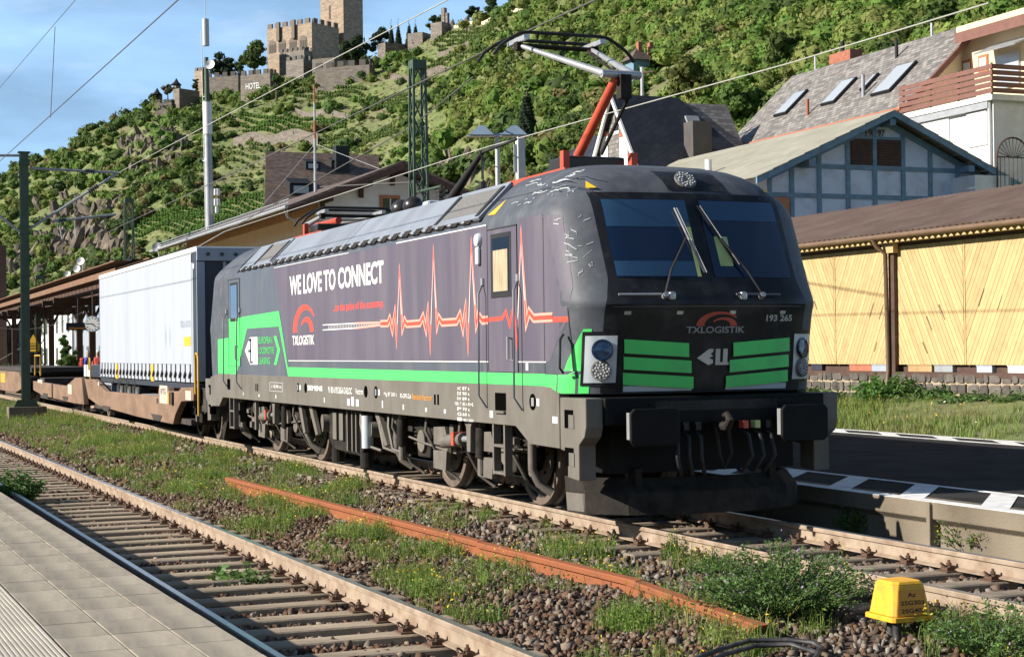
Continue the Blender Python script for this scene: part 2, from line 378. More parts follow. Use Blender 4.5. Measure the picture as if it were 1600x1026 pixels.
MB().box(-4.27, 9.78, -16, ED-1.992, ZP-.044, ZP-.003).build('platform_surface', 'slab', pl)
pl.rotation_euler[2] = .021

# ================================================================== far platform
fp = thing('platform_far', (-30, 5, 0), None, None); tag(fp, kind='structure')
ZF = .27
MB().box(-160, 40, 1.95, 9.12, -.5, ZF).build('asphalt_surface', 'asphalt', fp)
xk = -13.3
for k in range(16):
    o = MB().prism([(1.62, ZF+.004), (1.62, ZF-.16), (1.70, ZF-.22), (1.70, -.45), (1.955, -.45), (1.955, ZF+.004)], 'x', xk+.012, xk+1.6-.012).build('kerb_stone', 'concrete', fp, bevel=.008)
    xk += 1.6
MB().prism([(1.62, ZF+.004), (1.62, ZF-.16), (1.70, ZF-.22), (1.70, -.45), (1.955, -.45), (1.955, ZF+.004)], 'x', -160, -13.31).build('kerb', 'concrete', fp)
for px in (1.1, -2.1):
    MB().box(px-.03, px+.03, 1.585, 1.72, -.4, ZF-.01).build('kerb_post', 'concrete', fp, bevel=.008)
for x in np.arange(-12.1, 13, 4.8):
    pass
def blocks(ya, yb, shift, x0, pitch, wd, n):
    for k in range(n):
        x = x0+k*pitch
        MB().prism([(x, ya), (x+wd, ya), (x+wd+shift, yb), (x+shift, yb)], 'z', ZF+.0045, ZF+.008).build('painted_block', 'paint_white', fp)
blocks(1.80, 2.78, -1.08, -16+.31, 1.335, .42, 22)
blocks(8.5, 9.0, -.9, -32, 1.6, .5, 30)
MB().box(-40, 30, 1.621, 1.80, ZF+.0045, ZF+.008).build('painted_line', 'paint_white', fp)
MB().box(-40, 30, 2.782, 2.88, ZF+.004, ZF+.0075).build('painted_line', 'paint_white', fp)
MB().box(-40, 30, 8.40, 8.498, ZF+.004, ZF+.0075).build('painted_line', 'paint_white', fp)
MB().box(-40, 30, 9.002, 9.11, ZF+.004, ZF+.0075).build('painted_line', 'paint_white', fp)

# ---- grass bank behind the far platform up to the stone wall
xs = np.arange(-140, 30, .8); ys = np.arange(9.1, 60, .6); XX, YY = np.meshgrid(xs, ys, indexing='ij')
def bank_z(x, y): return .12+.04*np.clip(y-9.1, 0, 7)+.05*np.sin(.9*x+.4*y)+.04*np.sin(2.1*x-1.3*y)
V = np.stack([XX, YY, bank_z(XX, YY)], -1).reshape(-1, 3); ny = len(ys); ii, jj = np.meshgrid(np.arange(len(xs)-1), np.arange(ny-1), indexing='ij'); a = (ii*ny+jj).ravel()
tag(np_mesh('grass_bank', V, np.stack([a, a+ny, a+ny+1, a+1], 1), 'soil_grass', smooth=True), kind='structure')

# ================================================================== grass and weeds
def blades(P, h, nb, spread, w, tint, lean=.45):
    """P (n,3) tufts; returns verts, tris, tints of grass blades"""
    n = len(P); k = n*nb; base = np.repeat(P, nb, 0).astype(float); H = np.repeat(h, nb)*(.45+.75*RNG.random(k))
    an = RNG.random(k)*6.283; rr = np.repeat(spread, nb)*np.sqrt(RNG.random(k)); base[:, 0] += rr*np.cos(an); base[:, 1] += rr*np.sin(an)
    la = RNG.random(k)*6.283; le = lean*(.2+RNG.random(k)); dx, dy = np.cos(la)*le, np.sin(la)*le
    wa = RNG.random(k)*6.283; wx, wy = np.cos(wa)*w*.5, np.sin(wa)*w*.5
    z = np.zeros(k)
    V = np.stack([base+np.stack([-wx, -wy, z-.02], 1), base+np.stack([wx, wy, z-.02], 1),
                  base+np.stack([dx*H*.35+wx*.8, dy*H*.35+wy*.8, H*.6], 1), base+np.stack([dx*H*.35-wx*.8, dy*H*.35-wy*.8, H*.6], 1),
                  base+np.stack([dx*H, dy*H, H*(1-.3*le)], 1)], 1)
    F = (np.arange(k)[:, None, None]*5+np.array([(0, 1, 2), (0, 2, 3), (3, 2, 4)])[None]).reshape(-1, 3)
    T = np.repeat(np.repeat(tint, nb, 0)*(.7+.6*RNG.random((k, 1))), 5, 0)
    return V.reshape(-1, 3), F, T
def leaves(P, size, tint, flat=.5):
    """P (n,3) leaf centres -> randomly turned pointed leaves (rhombs)"""
    n = len(P); a = RNG.normal(size=(n, 3)); a[:, 2] *= flat; a /= np.linalg.norm(a, axis=1)[:, None]; b = np.cross(a, RNG.normal(size=(n, 3))); b /= np.linalg.norm(b, axis=1)[:, None]
    s_ = (size*(.6+.8*RNG.random(n)))[:, None]
    V = np.stack([P-a*s_, P+b*s_*.45, P+a*s_, P-b*s_*.45], 1); F = np.arange(n*4).reshape(-1, 4)
    return V.reshape(-1, 3), F, np.repeat(tint*(.65+.7*RNG.random((n, 1))), 4, 0)
def join_stuff(name, parts, mt, label=None, cat=None, parent=None, kind='stuff'):
    Vs, Fs, Ts = [], [], []; k = 0
    for V, F, T in parts: Vs.append(V); Fs.append(F+k); Ts.append(T); k += len(V)
    o = np_mesh(name, np.concatenate(Vs), np.concatenate(Fs), mt, np.concatenate(Ts), parent)
    if kind: o['kind'] = kind
    if label: o['label'] = label
    if cat: o['category'] = cat
    return o
GREEN = np.array([(.16, .255, .040), (.13, .225, .035), (.20, .27, .055), (.22, .23, .07), (.28, .25, .105)])
spots = [(90, 640, 1.3), (30, 650, 1.2), (120, 660, 1.2), (160, 690, .8), (215, 705, .9), (300, 755, .45), (325, 745, .4), (440, 785, .5), (540, 745, .6), (545, 770, .4), (640, 890, .35), (690, 860, .3), (760, 800, .4), (800, 815, .3), (870, 820, .35), (930, 835, .35), (980, 965, .25), (740, 945, .2), (560, 830, .4), (450, 775, .5), (480, 800, .4), (250, 690, .8), (350, 720, .6), (390, 715, .5), (480, 740, .5), (620, 765, .45), (690, 775, .4), (1040, 860, .25), (1060, 850, .2), (1100, 880, .3), (650, 905, .25), (690, 910, .25), (420, 810, .35), (1150, 1000, .3), (1500, 1000, .5), (1570, 985, .4), (1100, 900, .3), (900, 870, .35), (1000, 960, .25), (950, 905, .3)]
TP = []; 
for px, py, r in spots:
    c = onZ(px, py, -.28)
    n = int(70*(r/.5)**1.6); a_ = RNG.random(n)*6.28; q = r*np.sqrt(RNG.random(n))
    TP.append(np.stack([c.x+1.5*q*np.cos(a_), c.y+.8*q*np.sin(a_)], 1))
n = 2900; x = -60+68*RNG.random(n)**.7; y = -3.9+2.9*RNG.random(n); keep = (np.sin(1.7*x+2*y)+np.sin(.6*x-3*y)) > .3; TP.append(np.stack([x, y], 1)[keep])
n = 1500; x = -75+66*RNG.random(n); y = -3.8+2.7*RNG.random(n); TP.append(np.stack([x, y], 1))
TP = np.concatenate(TP); ok = (np.abs(TP[:, 1]) > .95) & (TP[:, 1] > near_y(TP[:, 0])+.95) & (TP[:, 1] < -.95); TP = TP[ok]
P3 = np.concatenate([TP, bed_z(TP[:, 0], TP[:, 1])[:, None]], 1)
far = np.clip((-P3[:, 0]-5)/40, 0, 1)
tint = GREEN[RNG.choice(5, len(P3), p=[.3, .28, .2, .14, .08])]
gp = [blades(P3, (.09+.16*RNG.random(len(P3)))*(1+.4*far), 16, .05+.10*RNG.random(len(P3)), .007, tint)]
sel = RNG.random(len(P3)) < .6; Q = P3[sel]; Q = np.repeat(Q, 22, 0)+RNG.normal(size=(sel.sum()*22, 3))*np.array([.07, .07, .045])+np.array([0, 0, .08])
gp2 = leaves(Q, np.full(len(Q), .016), np.repeat(tint[sel], 22, 0)*1.05)
join_stuff('grass', gp, 'grass_attr', 'patchy green grass tufts between the two tracks', 'grass')
join_stuff('ground_weeds', [gp2], 'grass_attr', 'low leafy green weeds between the two tracks', 'weeds')
fs = RNG.random(len(P3)) < .16; Q = np.repeat(P3[fs], 5, 0)+RNG.normal(size=(fs.sum()*5, 3))*np.array([.10, .10, .04])+np.array([0, 0, .19])
join_stuff('wildflowers', [leaves(Q, np.full(len(Q), .014), np.tile(np.array([[.75, .55, .03]]), (len(Q), 1)), 1.)], 'flower_attr', 'small yellow wildflowers between the two tracks', 'flowers')
# grass on the bank
n = 6500; x = -34+36*RNG.random(n); y = 9.15+6.6*RNG.random(n); P3 = np.stack([x, y, bank_z(x, y)], 1)
pm = (np.sin(1.1*x+.8*y)+np.sin(.5*x-1.9*y))
tint = np.where((pm > .6)[:, None], np.array([[.24, .25, .08]]), GREEN[RNG.choice(4, n)])
join_stuff('grass', [blades(P3, .14+.2*RNG.random(n), 8, .10+.1*RNG.random(n), .016, tint)], 'grass_attr', 'sunlit grass on the bank below the stone wall', 'grass')
Q = P3[RNG.random(n) < .05]+np.array([0, 0, .3]); cols = np.where(RNG.random((len(Q), 1)) < .5, np.array([[.75, .58, .05]]), np.array([[.75, .75, .7]]))
join_stuff('wildflowers', [leaves(Q, np.full(len(Q), .03), cols, 1.)], 'flower_attr', 'yellow and white flowers in the grass bank', 'flowers')

# ---- single weeds and bushes that can be told apart
def weed(name, px, py, z, r, h, nst, nlf, lsize, tint, label, flower=None, nfl=0, cat='weed', fsize=.012, loc=None):
    c = onZ(px, py, z) if loc is None else Vector(loc); t = thing(name, tuple(c), label, cat)
    st = MB(); L = []
    for i in range(nst):
        a_ = random.random()*6.28; q = r*math.sqrt(random.random()); tip = Vector((c.x+q*math.cos(a_), c.y+q*math.sin(a_), c.z+h*random.uniform(.45, 1)*(1-.45*(q/r)**2)))
        b = Vector((c.x+.25*q*math.cos(a_), c.y+.25*q*math.sin(a_), c.z-.02)); mid = b.lerp(tip, .55)+Vector((random.uniform(-.03, .03), random.uniform(-.03, .03), .03))*h*2
        st.sweep([b, mid, tip], [.004*h/.4+.001, .003*h/.4+.001, .001], 4)
        for k in range(nlf):
            f = random.random()**.7; p = b.lerp(mid, f/.55) if f < .55 else mid.lerp(tip, (f-.55)/.45); L.append(p+Vector((random.gauss(0, 1), random.gauss(0, 1), random.gauss(0, .7)))*lsize*1.3)
    st.build('stems', 'stem', t, fix=False)
    L = np.array([p[:] for p in L]); V, F, T = leaves(L, np.full(len(L), lsize), np.tile(np.array([tint]), (len(L), 1)))
    np_mesh('leaves', V-np.array(c), F, 'grass_attr', T, t)['kind'] = 'stuff'
    if flower is not None:
        for cix, colr in enumerate(flower):
            Q = L[RNG.integers(0, len(L), nfl)]+np.abs(RNG.normal(size=(nfl, 3)))*np.array([.01, -.01, .035]); V, F, T = leaves(Q, np.full(nfl, fsize), np.tile(np.array([colr]), (nfl, 1)), 1.)
            np_mesh('flowers', V-np.array(c), F, 'flower_attr', T, t)['kind'] = 'stuff'
    return t
BG = (.10, .19, .045)
weed('flowering_bush', 1215, 962, -.27, .78, .62, 260, 46, .017, BG, 'bushy green weed with purple flowers beside the rusty rail end', [(.28, .13, .42), (.5, .35, .62)], 220)
weed('flowering_bush', 1120, 905, -.27, .3, .3, 60, 40, .014, (.09, .17, .04), 'smaller purple flowered weed left of the big purple bush', [(.28, .13, .42)], 70)
weed('flowering_bush', 1550, 1026, -.27, .5, .42, 110, 40, .015, BG, 'weed with lilac flowers right of the yellow box', [(.45, .33, .6)], 110)
weed('yellow_weed', 1052, 880, -.27, .12, .38, 26, 26, .013, (.10, .19, .03), 'upright weed with yellow flowers against the locomotive track rail', [(.8, .6, .03)], 34)
weed('yellow_weed', 1300, 910, -.25, .2, .36, 16, 14, .012, (.09, .15, .04), 'yellow flowering stalks above the purple bush', [(.8, .6, .03)], 40, fsize=.016)
weed('rosette_weed', 366, 912, -.385, .22, .14, 26, 6, .045, (.11, .22, .05), 'bright green leafy weed growing in the near track')
weed('rosette_weed', 400, 915, -.385, .14, .16, 14, 8, .03, (.11, .2, .05), 'thin green weed right of the bright one in the near track')
weed('edge_weed', 25, 790, -.385, .45, .62, 60, 30, .035, (.075, .16, .035), 'dark green weed growing up between the near platform and rail')
weed('yellow_weed', 1525, 862, -.2, .5, .45, 90, 30, .016, (.11, .17, .04), 'weed with many yellow flowers below the far platform kerb', [(.8, .62, .03)], 150, fsize=.016)
weed('kerb_weed', 1345, 835, -.2, .32, .42, 60, 26, .02, (.09, .18, .035), 'green weed half in shade below the far platform kerb', [(.8, .62, .03)], 26)
for i, (px, rr, hh, cc, lb) in enumerate([(1385, 1.0, 1.15, (.085, .19, .035), 'bright green leafy shrub at the foot of the shed downpipe'), (1275, .8, .8, (.08, .15, .035), 'green bramble beside the locomotive at the stone wall'), (1470, .5, 1.0, (.07, .14, .03), 'ivy climbing the stone wall right of the downpipe'), (1520, .9, .75, (.075, .145, .035), 'bramble clump under the right part of the stone wall'), (1590, .7, .9, (.08, .15, .035), 'bramble at the right edge below the stone wall'), (1430, .8, .45, (.10, .14, .05), 'low brownish bramble in front of the stone wall')]):
    p = onY(px, 600, 15.3 if i != 2 else 15.75); weed('bramble', 0, 0, 0, rr, hh*(.72 if i == 0 else .5), int(90*rr), 34, .06, cc, lb, loc=(p.x, p.y, .36), cat='shrub')
# ================================================================== locomotive
mat('livery_blue', (.088, .10, .125), .38, var=.10, vs=1.2, dirt=(.13, .135, .145), dscale=2.2, damt=.35, stretch=(1, 1, .4), bump=.03, bs=3)
mat('livery_purple', (.10, .088, .122), .6, var=.12, vs=.9, dirt=(.145, .13, .155), dscale=1.5, damt=.5, stretch=(1.6, 1, .22), bump=.05, bs=2.5, spec=.35)
mat('livery_black', (.013, .0135, .016), .38, spec=.3, var=.25, vs=2, dirt=(.05, .05, .05), dscale=3, damt=.2)
mat('cab_roof', (.075, .083, .10), .55, var=.2, vs=2, dirt=(.12, .125, .135), dscale=4, damt=.35, spec=.35)
mat('livery_green', (.085, .70, .15), .4, var=.06, vs=2, dirt=(.10, .5, .14), dscale=3, damt=.25)
mat('roof_panel', (.25, .275, .32), .42, var=.08, vs=2, dirt=(.18, .19, .21), dscale=1.4, damt=.4, stretch=(1, 1, .3))
mat('roof_mesh', (.15, .145, .14), .7, var=.3, vs=40)
mat('hole_shade', (.003, .003, .003), 1., spec=0.)  # flat black stands in for the shade inside openings
mat('frame_grey', (.165, .152, .132), .65, spec=.3, var=.10, vs=1.5, dirt=(.115, .10, .082), dscale=2, damt=.45, stretch=(1, 1, .5))
mat('bogie', (.024, .021, .018), .8, spec=.15, var=.4, vs=5, bump=.2, bs=30, dirt=(.052, .043, .035), dscale=4, damt=.35)
mat('beam_black', (.009, .009, .0095), .6, spec=.15, var=.3, vs=4)
mat('bogie_light', (.145, .13, .11), .65, var=.25, vs=6, dirt=(.14, .12, .10), dscale=5, damt=.5)
mat('black_rubber', (.014, .014, .015), .6, var=.3)
mat('wheel_rim', (.20, .155, .125), .5, .35, var=.2, vs=8)
mat('white_print', (.74, .74, .72), .5, var=.06)
mat('orange_print', (.70, .30, .03), .5, var=.1)
mat('red_print', (.85, .075, .045), .5, var=.05)
mat('pulse_glow', (.95, .36, .28), .5, var=.05)
mat('signal_yellow', (.78, .45, .02), .5, var=.1)
mat('bare_silver', (.52, .53, .54), .35, .6, var=.15, vs=5)
mat('red_paint', (.50, .075, .035), .5, var=.15, vs=5)
mat('insulator', (.030, .026, .026), .3, var=.2)
mat('lamp_lens', (.55, .58, .6), .1, var=.1, coat=.6)
mat('scrape', (.42, .44, .46), .6, var=.2, vs=20)
mat('headlamp_shell', (.55, .60, .64), .3, var=.06, coat=.5)
glass('cab_glass', (.006, .018, .05)); glass('cab_blind', (.028, .075, .15), .12); glass('side_glass', (.10, .085, .06), .1)
mat('grey_print', (.30, .30, .31), .5); mat('red_dull', (.50, .08, .045), .5)
mat('paper_green', (.45, .55, .22), .6); mat('curtain', (.38, .31, .2), .8, var=.4, vs=12, stretch=(6, 1, .3))
LBL = 'dark electric locomotive with green band, red pulse line and raised roof arm'
loco = thing('locomotive', (-9.5, 0, 0), LBL, 'locomotive')
LX = 18.98
def itp(t, x):
    for (a, b), (c, d) in zip(t[:-1], t[1:]):
        if x <= c: return b+(d-b)*max(0, (x-a))/(c-a)
    return t[-1][1]
XF = [(1.38, -.50), (1.65, -.455), (1.95, -.42), (2.2, -.37), (2.30, -.33), (2.36, -.34), (2.45, -.39), (2.57, -.45), (3.30, -.77), (3.46, -.84), (3.55, -.91), (3.65, -1.02), (3.74, -1.17), (3.81, -1.36), (3.87, -1.62), (3.91, -1.9), (3.94, -2.3)]
HW = [(3.26, 1.5), (3.34, 1.485), (3.40, 1.445), (3.46, 1.40), (3.55, 1.31), (3.65, 1.21), (3.74, 1.11), (3.81, 1.02), (3.87, .88), (3.91, .72), (3.94, .42)]
PL = [(0, 0), (.35, .01), (.7, .03), (.95, .055), (1.06, .085), (1.17, .13), (1.29, .20), (1.39, .29), (1.46, .40), (1.5, .55)]
def xf(z): return itp(XF, z)
def hw(z): return 1.5 if z <= 3.26 else itp(HW, z)
def front_x(y, z): return xf(z)-itp(PL, min(1.5, abs(y)*1.5/hw(z)))
PLI = [(d, y) for y, d in PL]
def side_y(X, z):            # |y| of the near corner at X
    d = xf(z)-X; return (1.5 if d >= .55 else itp(PLI, max(0, d)))*hw(z)/1.5
ZL = [1.38, 1.5, 1.65, 1.8, 1.95, 2.1, 2.2, 2.26, 2.30, 2.34, 2.38, 2.45, 2.57, 2.75, 2.95, 3.15, 3.26, 3.34, 3.40, 3.46, 3.55, 3.65, 3.74, 3.81, 3.87, 3.91, 3.94]
def cab(mirror):
    mb = MB(); cols = []
    half = [(d, y) for y, d in PL]
    for z in ZL:
        s = hw(z)/1.5; r = [(-3.2, hw(z)), (lerp(xf(z)-.55, -3.2, .45), hw(z))]+[(xf(z)-d, y*s) for d, y in reversed(half)]
        row = [(x, -y, z) for x, y in r]+[(x, y, z) for x, y in reversed(r[:-1])]
        if mirror: row = [(-LX-x, -y, z) for x, y, z in row]
        cols.append(row)
    n = len(cols[0]); vs = [p for r in cols for p in r]
    fs = [(i*n+j, i*n+j+1, (i+1)*n+j+1, (i+1)*n+j) for i in range(len(ZL)-1) for j in range(n-1)]
    b = (len(ZL)-1)*n; fs += [(b+j, b+j+1, b+n-2-j, b+n-1-j) for j in range(n//2)]
    return mb.add(vs, fs).build('cab_shell', 'cab_roof', loco, smooth=28)
cab(False); rear = cab(True)
# middle body: sides up to the gutter, sloping roof flanks, sunken roof deck
MB().prism([(-1.5, 1.38), (-1.5, 3.30), (-1.47, 3.345), (-1.40, 3.345), (-1.02, 3.78), (-.92, 3.80), (-.90, 3.66), (.90, 3.66), (.92, 3.80), (1.02, 3.78), (1.40, 3.345), (1.47, 3.345), (1.5, 3.30), (1.5, 1.38)], 'x', -15.79, -3.19).build('body_shell', 'livery_blue', loco)
# sheet-metal roof flanks (near and far side), with grilles at both ends
def flank(x0, x1, sy, name, mt, lift=0., th=.03):
    # sloping plate between gutter and roof edge
    n = Vector((0, -.70, .714)) if sy < 0 else Vector((0, .70, .714)); a = Vector((0, sy*1.435, 3.375)); b = Vector((0, sy*1.0, 3.815)); q = []
    for x in (x0, x1):
        for p in (a, b):
            for t_ in (lift, lift+th): q.append(Vector((x, p.y, p.z))+n*t_)
    return MB().add(q, [(0, 1, 3, 2), (4, 6, 7, 5), (0, 4, 5, 1), (2, 3, 7, 6), (0, 2, 6, 4), (1, 5, 7, 3)]).build(name, mt, loco, bevel=.006)
for sy in (-1, 1):
    for x0, x1 in ((-15.7, -14.75), (-13.25, -9.02), (-8.98, -5.05)): flank(x0, x1, sy, 'roof_side_panel', 'roof_panel', .0, .03)
    for x0, x1 in ((-14.7, -13.3), (-5.0, -3.35)):
        gp_ = flank(x0, x1, sy, 'roof_grille_frame', 'roof_panel', .0, .045)
        n = Vector((0, sy*.70, .714)); a = Vector((0, sy*1.36, 3.445)); b = Vector((0, sy*1.06, 3.755)); mb = MB()
        q = [Vector((x, p.y, p.z))+n*t_ for x in (x0+.2, x1-.2) for p in (a, b) for t_ in (.046, .052)]
        mb.add(q, [(0, 1, 3, 2), (4, 6, 7, 5), (0, 4, 5, 1), (2, 3, 7, 6), (0, 2, 6, 4), (1, 5, 7, 3)]).build('grille', 'roof_mesh', gp_)
        for xe in (x0+.1, x1-.1):
            q = [Vector((x, p.y, p.z))+n*t_ for x in (xe-.055, xe+.055) for p in (a-Vector((0, -sy*.05, .05)), b) for t_ in (.045, .06)]
            MB().add(q, [(0, 1, 3, 2), (4, 6, 7, 5), (0, 4, 5, 1), (2, 3, 7, 6), (0, 2, 6, 4), (1, 5, 7, 3)]).build('seal_strip', 'black_rubber', gp_)
MB().box(-15.7, -3.3, -1.475, -1.40, 3.346, 3.362).build('gutter', 'black_rubber', loco)
bm_ = None
for k in range(26):
    x = -15.3+k*.465
    if bm_ is None:
        o = MB().prism([(-1.50, 3.347), (-1.40, 3.347), (-1.39, 3.44), (-1.43, 3.44)], 'x', -.14, .10).build('gutter_bracket', 'bogie', loco); o.data.transform(Matrix.Translation(ORG[loco])); bm_ = o.data
        MB().box(-.12, -.02, -1.515, -1.47, 3.364, 3.39).build('bracket_lug', 'bare_silver', o).data.transform(Matrix.Translation(ORG[loco])); lug = o.children[0].data
    else:
        o = bpy.data.objects.new('gutter_bracket', bm_); COL.objects.link(o); o.parent = loco
        l_ = bpy.data.objects.new('bracket_lug', lug); COL.objects.link(l_); l_.parent = o
    o.location = Vector((x, 0, 0))-ORG[loco]
# ---- frame below the body
for sy in (-1, 1):
    MB().prism([(-.98, 1.385), (-.98, .81), (-1.78, .82), (-2.18, 1.0), (-15.75, 1.0), (-17.0, 1.0), (-17.35, .82), (-18.1, .81), (-18.1, 1.385), (-17.3, 1.452), (-1.2, 1.452)], 'y', sy*1.38, sy*1.5035).build('side_sill', 'frame_grey', loco, bevel=.006)
MB().box(-17.9, -1.0, -1.37, 1.37, 1.02, 1.379).build('underframe', 'bogie', loco)

# ---- painted livery on the near side
YD = -1.5
def flat(poly, name, mt, par, e0=.002, e1=.004): return MB().prism(poly, 'y', YD-e0, YD-e1).build(name, mt, par)
def spx(x, y): p = onY(x, y, YD); return (p.x, p.z)
MB().prism([(-12.95, 3.285), (-2.98, 3.285), (-2.98, 1.715), (-12.02, 1.715)], 'y', YD-.002, YD-.0045).build('livery_panel', 'livery_purple', loco)
MB().prism([(-2.06, 3.285), (-1.35, 3.285), (-1.35, 1.715), (-2.06, 1.715)], 'y', YD-.002, YD-.0045).build('livery_panel', 'livery_purple', loco)
flat([(-17.4, 1.456), (-17.4, 2.12), (-16.45, 2.14), (-15.95, 2.5), (-12.62, 2.55), (-12.07, 1.605), (-1.32, 1.585), (-1.32, 1.456), (-12.05, 1.456), (-12.63, 2.29), (-14.95, 2.29), (-15.81, 1.456)], 'livery_green_band', 'livery_green', loco)
def corner(z0, z1, Xa, Xb, name, mt, e=.004, nz=14, nx=10, par=None):     # patch on the rounded near corner
    vs = []; 
    for i in range(nz+1):
        z = lerp(z0, z1, i/nz)
        for j in range(nx+1):
            X = lerp(Xa(z), Xb(z), j/nx); X = min(X, xf(z)-.002); y = side_y(X, z); e_ = e*(1. if xf(z)-X > .2 else 1.)
            vs.append((X+e*(0 if xf(z)-X > .5 else .7), -y-e*.8, z))
    fs = [(i*(nx+1)+j, i*(nx+1)+j+1, (i+1)*(nx+1)+j+1, (i+1)*(nx+1)+j) for i in range(nz) for j in range(nx)]
    return MB().add(vs, fs).build(name, mt, par or loco, smooth=40)
corner(1.715, 3.27, lambda z: -1.36, lambda z: itp([(1.7, -1.22), (2.15, -.80), (2.45, -.74), (3.25, -1.06)], z), 'livery_panel', 'livery_purple', .003)
corner(1.385, 2.05, lambda z: itp([(1.38, -1.33), (1.585, -1.33), (1.60, -.92), (2.05, -.66)], z), lambda z: xf(z)-.20, 'livery_green_corner', 'livery_green', .003)
# white edge lines of the panel
def strip_side(pts, w, name, mt, par, e=.006, closed=False):
    mb = MB(); P = [Vector((p[0], 0, p[1])) for p in pts]; vs = []
    for i, p in enumerate(P):
        a = P[max(i-1, 0)]; b = P[min(i+1, len(P)-1)]; d1 = (p-a).normalized() if i else (b-p).normalized(); d2 = (b-p).normalized() if i < len(P)-1 else d1
        n1 = Vector((-d1.z, 0, d1.x)); n2 = Vector((-d2.z, 0, d2.x)); nn = (n1+n2); nn = nn.normalized() if nn.length > .2 else n1; k = min(2.2, 1/max(.3, nn.dot(n1)))
        for s in (-1, 1): vs.append((p.x+nn.x*s*w/2*k, YD-e, p.z+nn.z*s*w/2*k))
    return mb.add(vs, [(2*i, 2*i+1, 2*i+3, 2*i+2) for i in range(len(P)-1)]).build(name, mt, par)
strip_side([(-12.02, 1.712), (-1.3, 1.712)], .012, 'edge_line', 'white_print', loco)
strip_side([(-12.9, 3.292), (-8.5, 3.292)], .010, 'edge_line', 'white_print', loco); strip_side([(-6.3, 3.292), (-3.0, 3.292)], .014, 'edge_line', 'white_print', loco)
UX, UZ = (1, 0, 0), (0, 0, 1)
def stext(s, x0, x1, z0, z1, mt, off=.02, e=.0062, shear=0., nm='lettering'): return text(s, nm, mt, loco, (x0, YD-e, z0), UX, UZ, x1-x0, z1-z0, off, shear)
stext('WE LOVE TO CONNECT', -11.88, -6.86, 2.78, 3.10, 'white_print', .03)
stext('...to the pulse of the economy.', -9.34, -6.87, 2.42, 2.575, 'red_print', .015)
stext('TXLOGISTIK', -11.74, -10.42, 1.965, 2.12, 'white_print', .02)
def arc(cx, cz, rx, rz, a0, a1, t0, t1, tf, n=18):
    vs = []
    for i in range(n+1):
        a = rad(lerp(a0, a1, i/n)); t = lerp(t0, t1, i/n)
        vs += [(cx+(rx-t)*math.cos(a), cz+(rz-t*rz/rx*1.1)*math.sin(a)), (cx+rx*math.cos(a), cz+rz*math.sin(a))]
    return MB().add([tf(*p) for p in vs], [(2*i, 2*i+1, 2*i+3, 2*i+2) for i in range(n)])
stf = lambda x, z: (x, YD-.0062, z)
arc(-10.98, 2.17, .72, .44, 180, 35, .26, .05, stf).build('logo_arc', 'red_print', loco)
arc(-10.85, 2.17, .40, .24, 150, 0, .05, .22, stf).build('logo_arc', 'red_print', loco)
# leasing emblem in the green field
flat([(-15.12, 1.89), (-14.72, 2.13), (-14.15, 2.13), (-14.15, 1.64), (-14.72, 1.64)], 'emblem', 'white_print', loco, .004, .0062)
for x0, x1, z0, z1 in ((-14.74, -14.62, 1.66, 2.11), (-14.87, -14.62, 1.86, 1.905), (-14.52, -14.47, 1.7, 2.12), (-14.35, -14.30, 1.7, 2.12), (-14.64, -14.5, 1.66, 1.70), (-14.8, -14.6, 2.06, 2.1)):
    flat([(x0, z0), (x1, z0), (x1, z1), (x0, z1)], 'emblem_stroke', 'livery_blue', loco, .0062, .0075)
for i, w_ in enumerate(('EUROPEAN', 'LOCOMOTIVE', 'LEASING')): stext(w_, -14.06, -14.06+(.98, 1.1, .80)[i], 2.01-i*.18, 2.125-i*.18, 'livery_green', .0)
flat([(-12.98, 2.13), (-12.80, 2.13), (-12.55, 1.89), (-12.80, 1.64), (-12.98, 1.64), (-12.73, 1.89)], 'chevron', 'livery_green', loco, .004, .0062)
# pulse line
c3 = lambda x, y: spx(560+.2338*x, 400+.2338*y)
PU = [c3(*p) for p in ((150, 452), (200, 450), (212, 415), (230, 495), (247, 370), (258, 575), (277, 95), (297, 485), (312, 428), (325, 455), (415, 448), (435, 402), (455, 490), (468, 352), (483, 618), (504, -30), (528, 472), (540, 410), (562, 445), (660, 438), (682, 390), (702, 485), (720, 335), (736, 618), (757, -78), (790, 460), (803, 392), (832, 430), (965, 415), (990, 368), (1015, 465), (1042, 320), (1062, 608), (1090, -148), (1125, 445), (1143, 372), (1175, 415), (1300, 407))]
def fade_strip(pts, w, nm, mt, e): return strip_side(pts, w, nm, mt, loco, e)
fade_strip(PU, .10, 'pulse_line_glow', 'pulse_glow', .0065); fade_strip(PU, .046, 'pulse_line', 'red_print', .0075)
for k in (6, 15, 24, 33):
    p = PU[k]; q0 = PU[k-1]; q1 = PU[k+1]
    fade_strip([(lerp(p[0], q0[0], .75), lerp(p[1], q0[1], .75)), (p[0], p[1]-.12), (lerp(p[0], q1[0], .75), lerp(p[1], q1[1], .75))], .02, 'pulse_core', 'white_print', .0085)
pe = PU[0]
for dz in (-.035, .035):
    fade_strip([(-9.92, 2.225+dz*1.1), (-8.2, 2.222+dz)], .016, 'pulse_tail', 'white_print', .0072); fade_strip([(-8.2, 2.222+dz), (pe[0], pe[1]+dz*.5)], .028, 'pulse_tail', 'pulse_glow', .0072)
for i in range(34): 
    x = -9.6+i*.08; flat([(x, 2.20), (x+.016, 2.20), (x+.016, 2.245), (x, 2.245)], 'pulse_tick', 'white_print', loco, .0062, .007)
corner(2.13, 2.185, lambda z: -1.36, lambda z: -.80, 'pulse_line', 'red_print', .006, 2, 8)
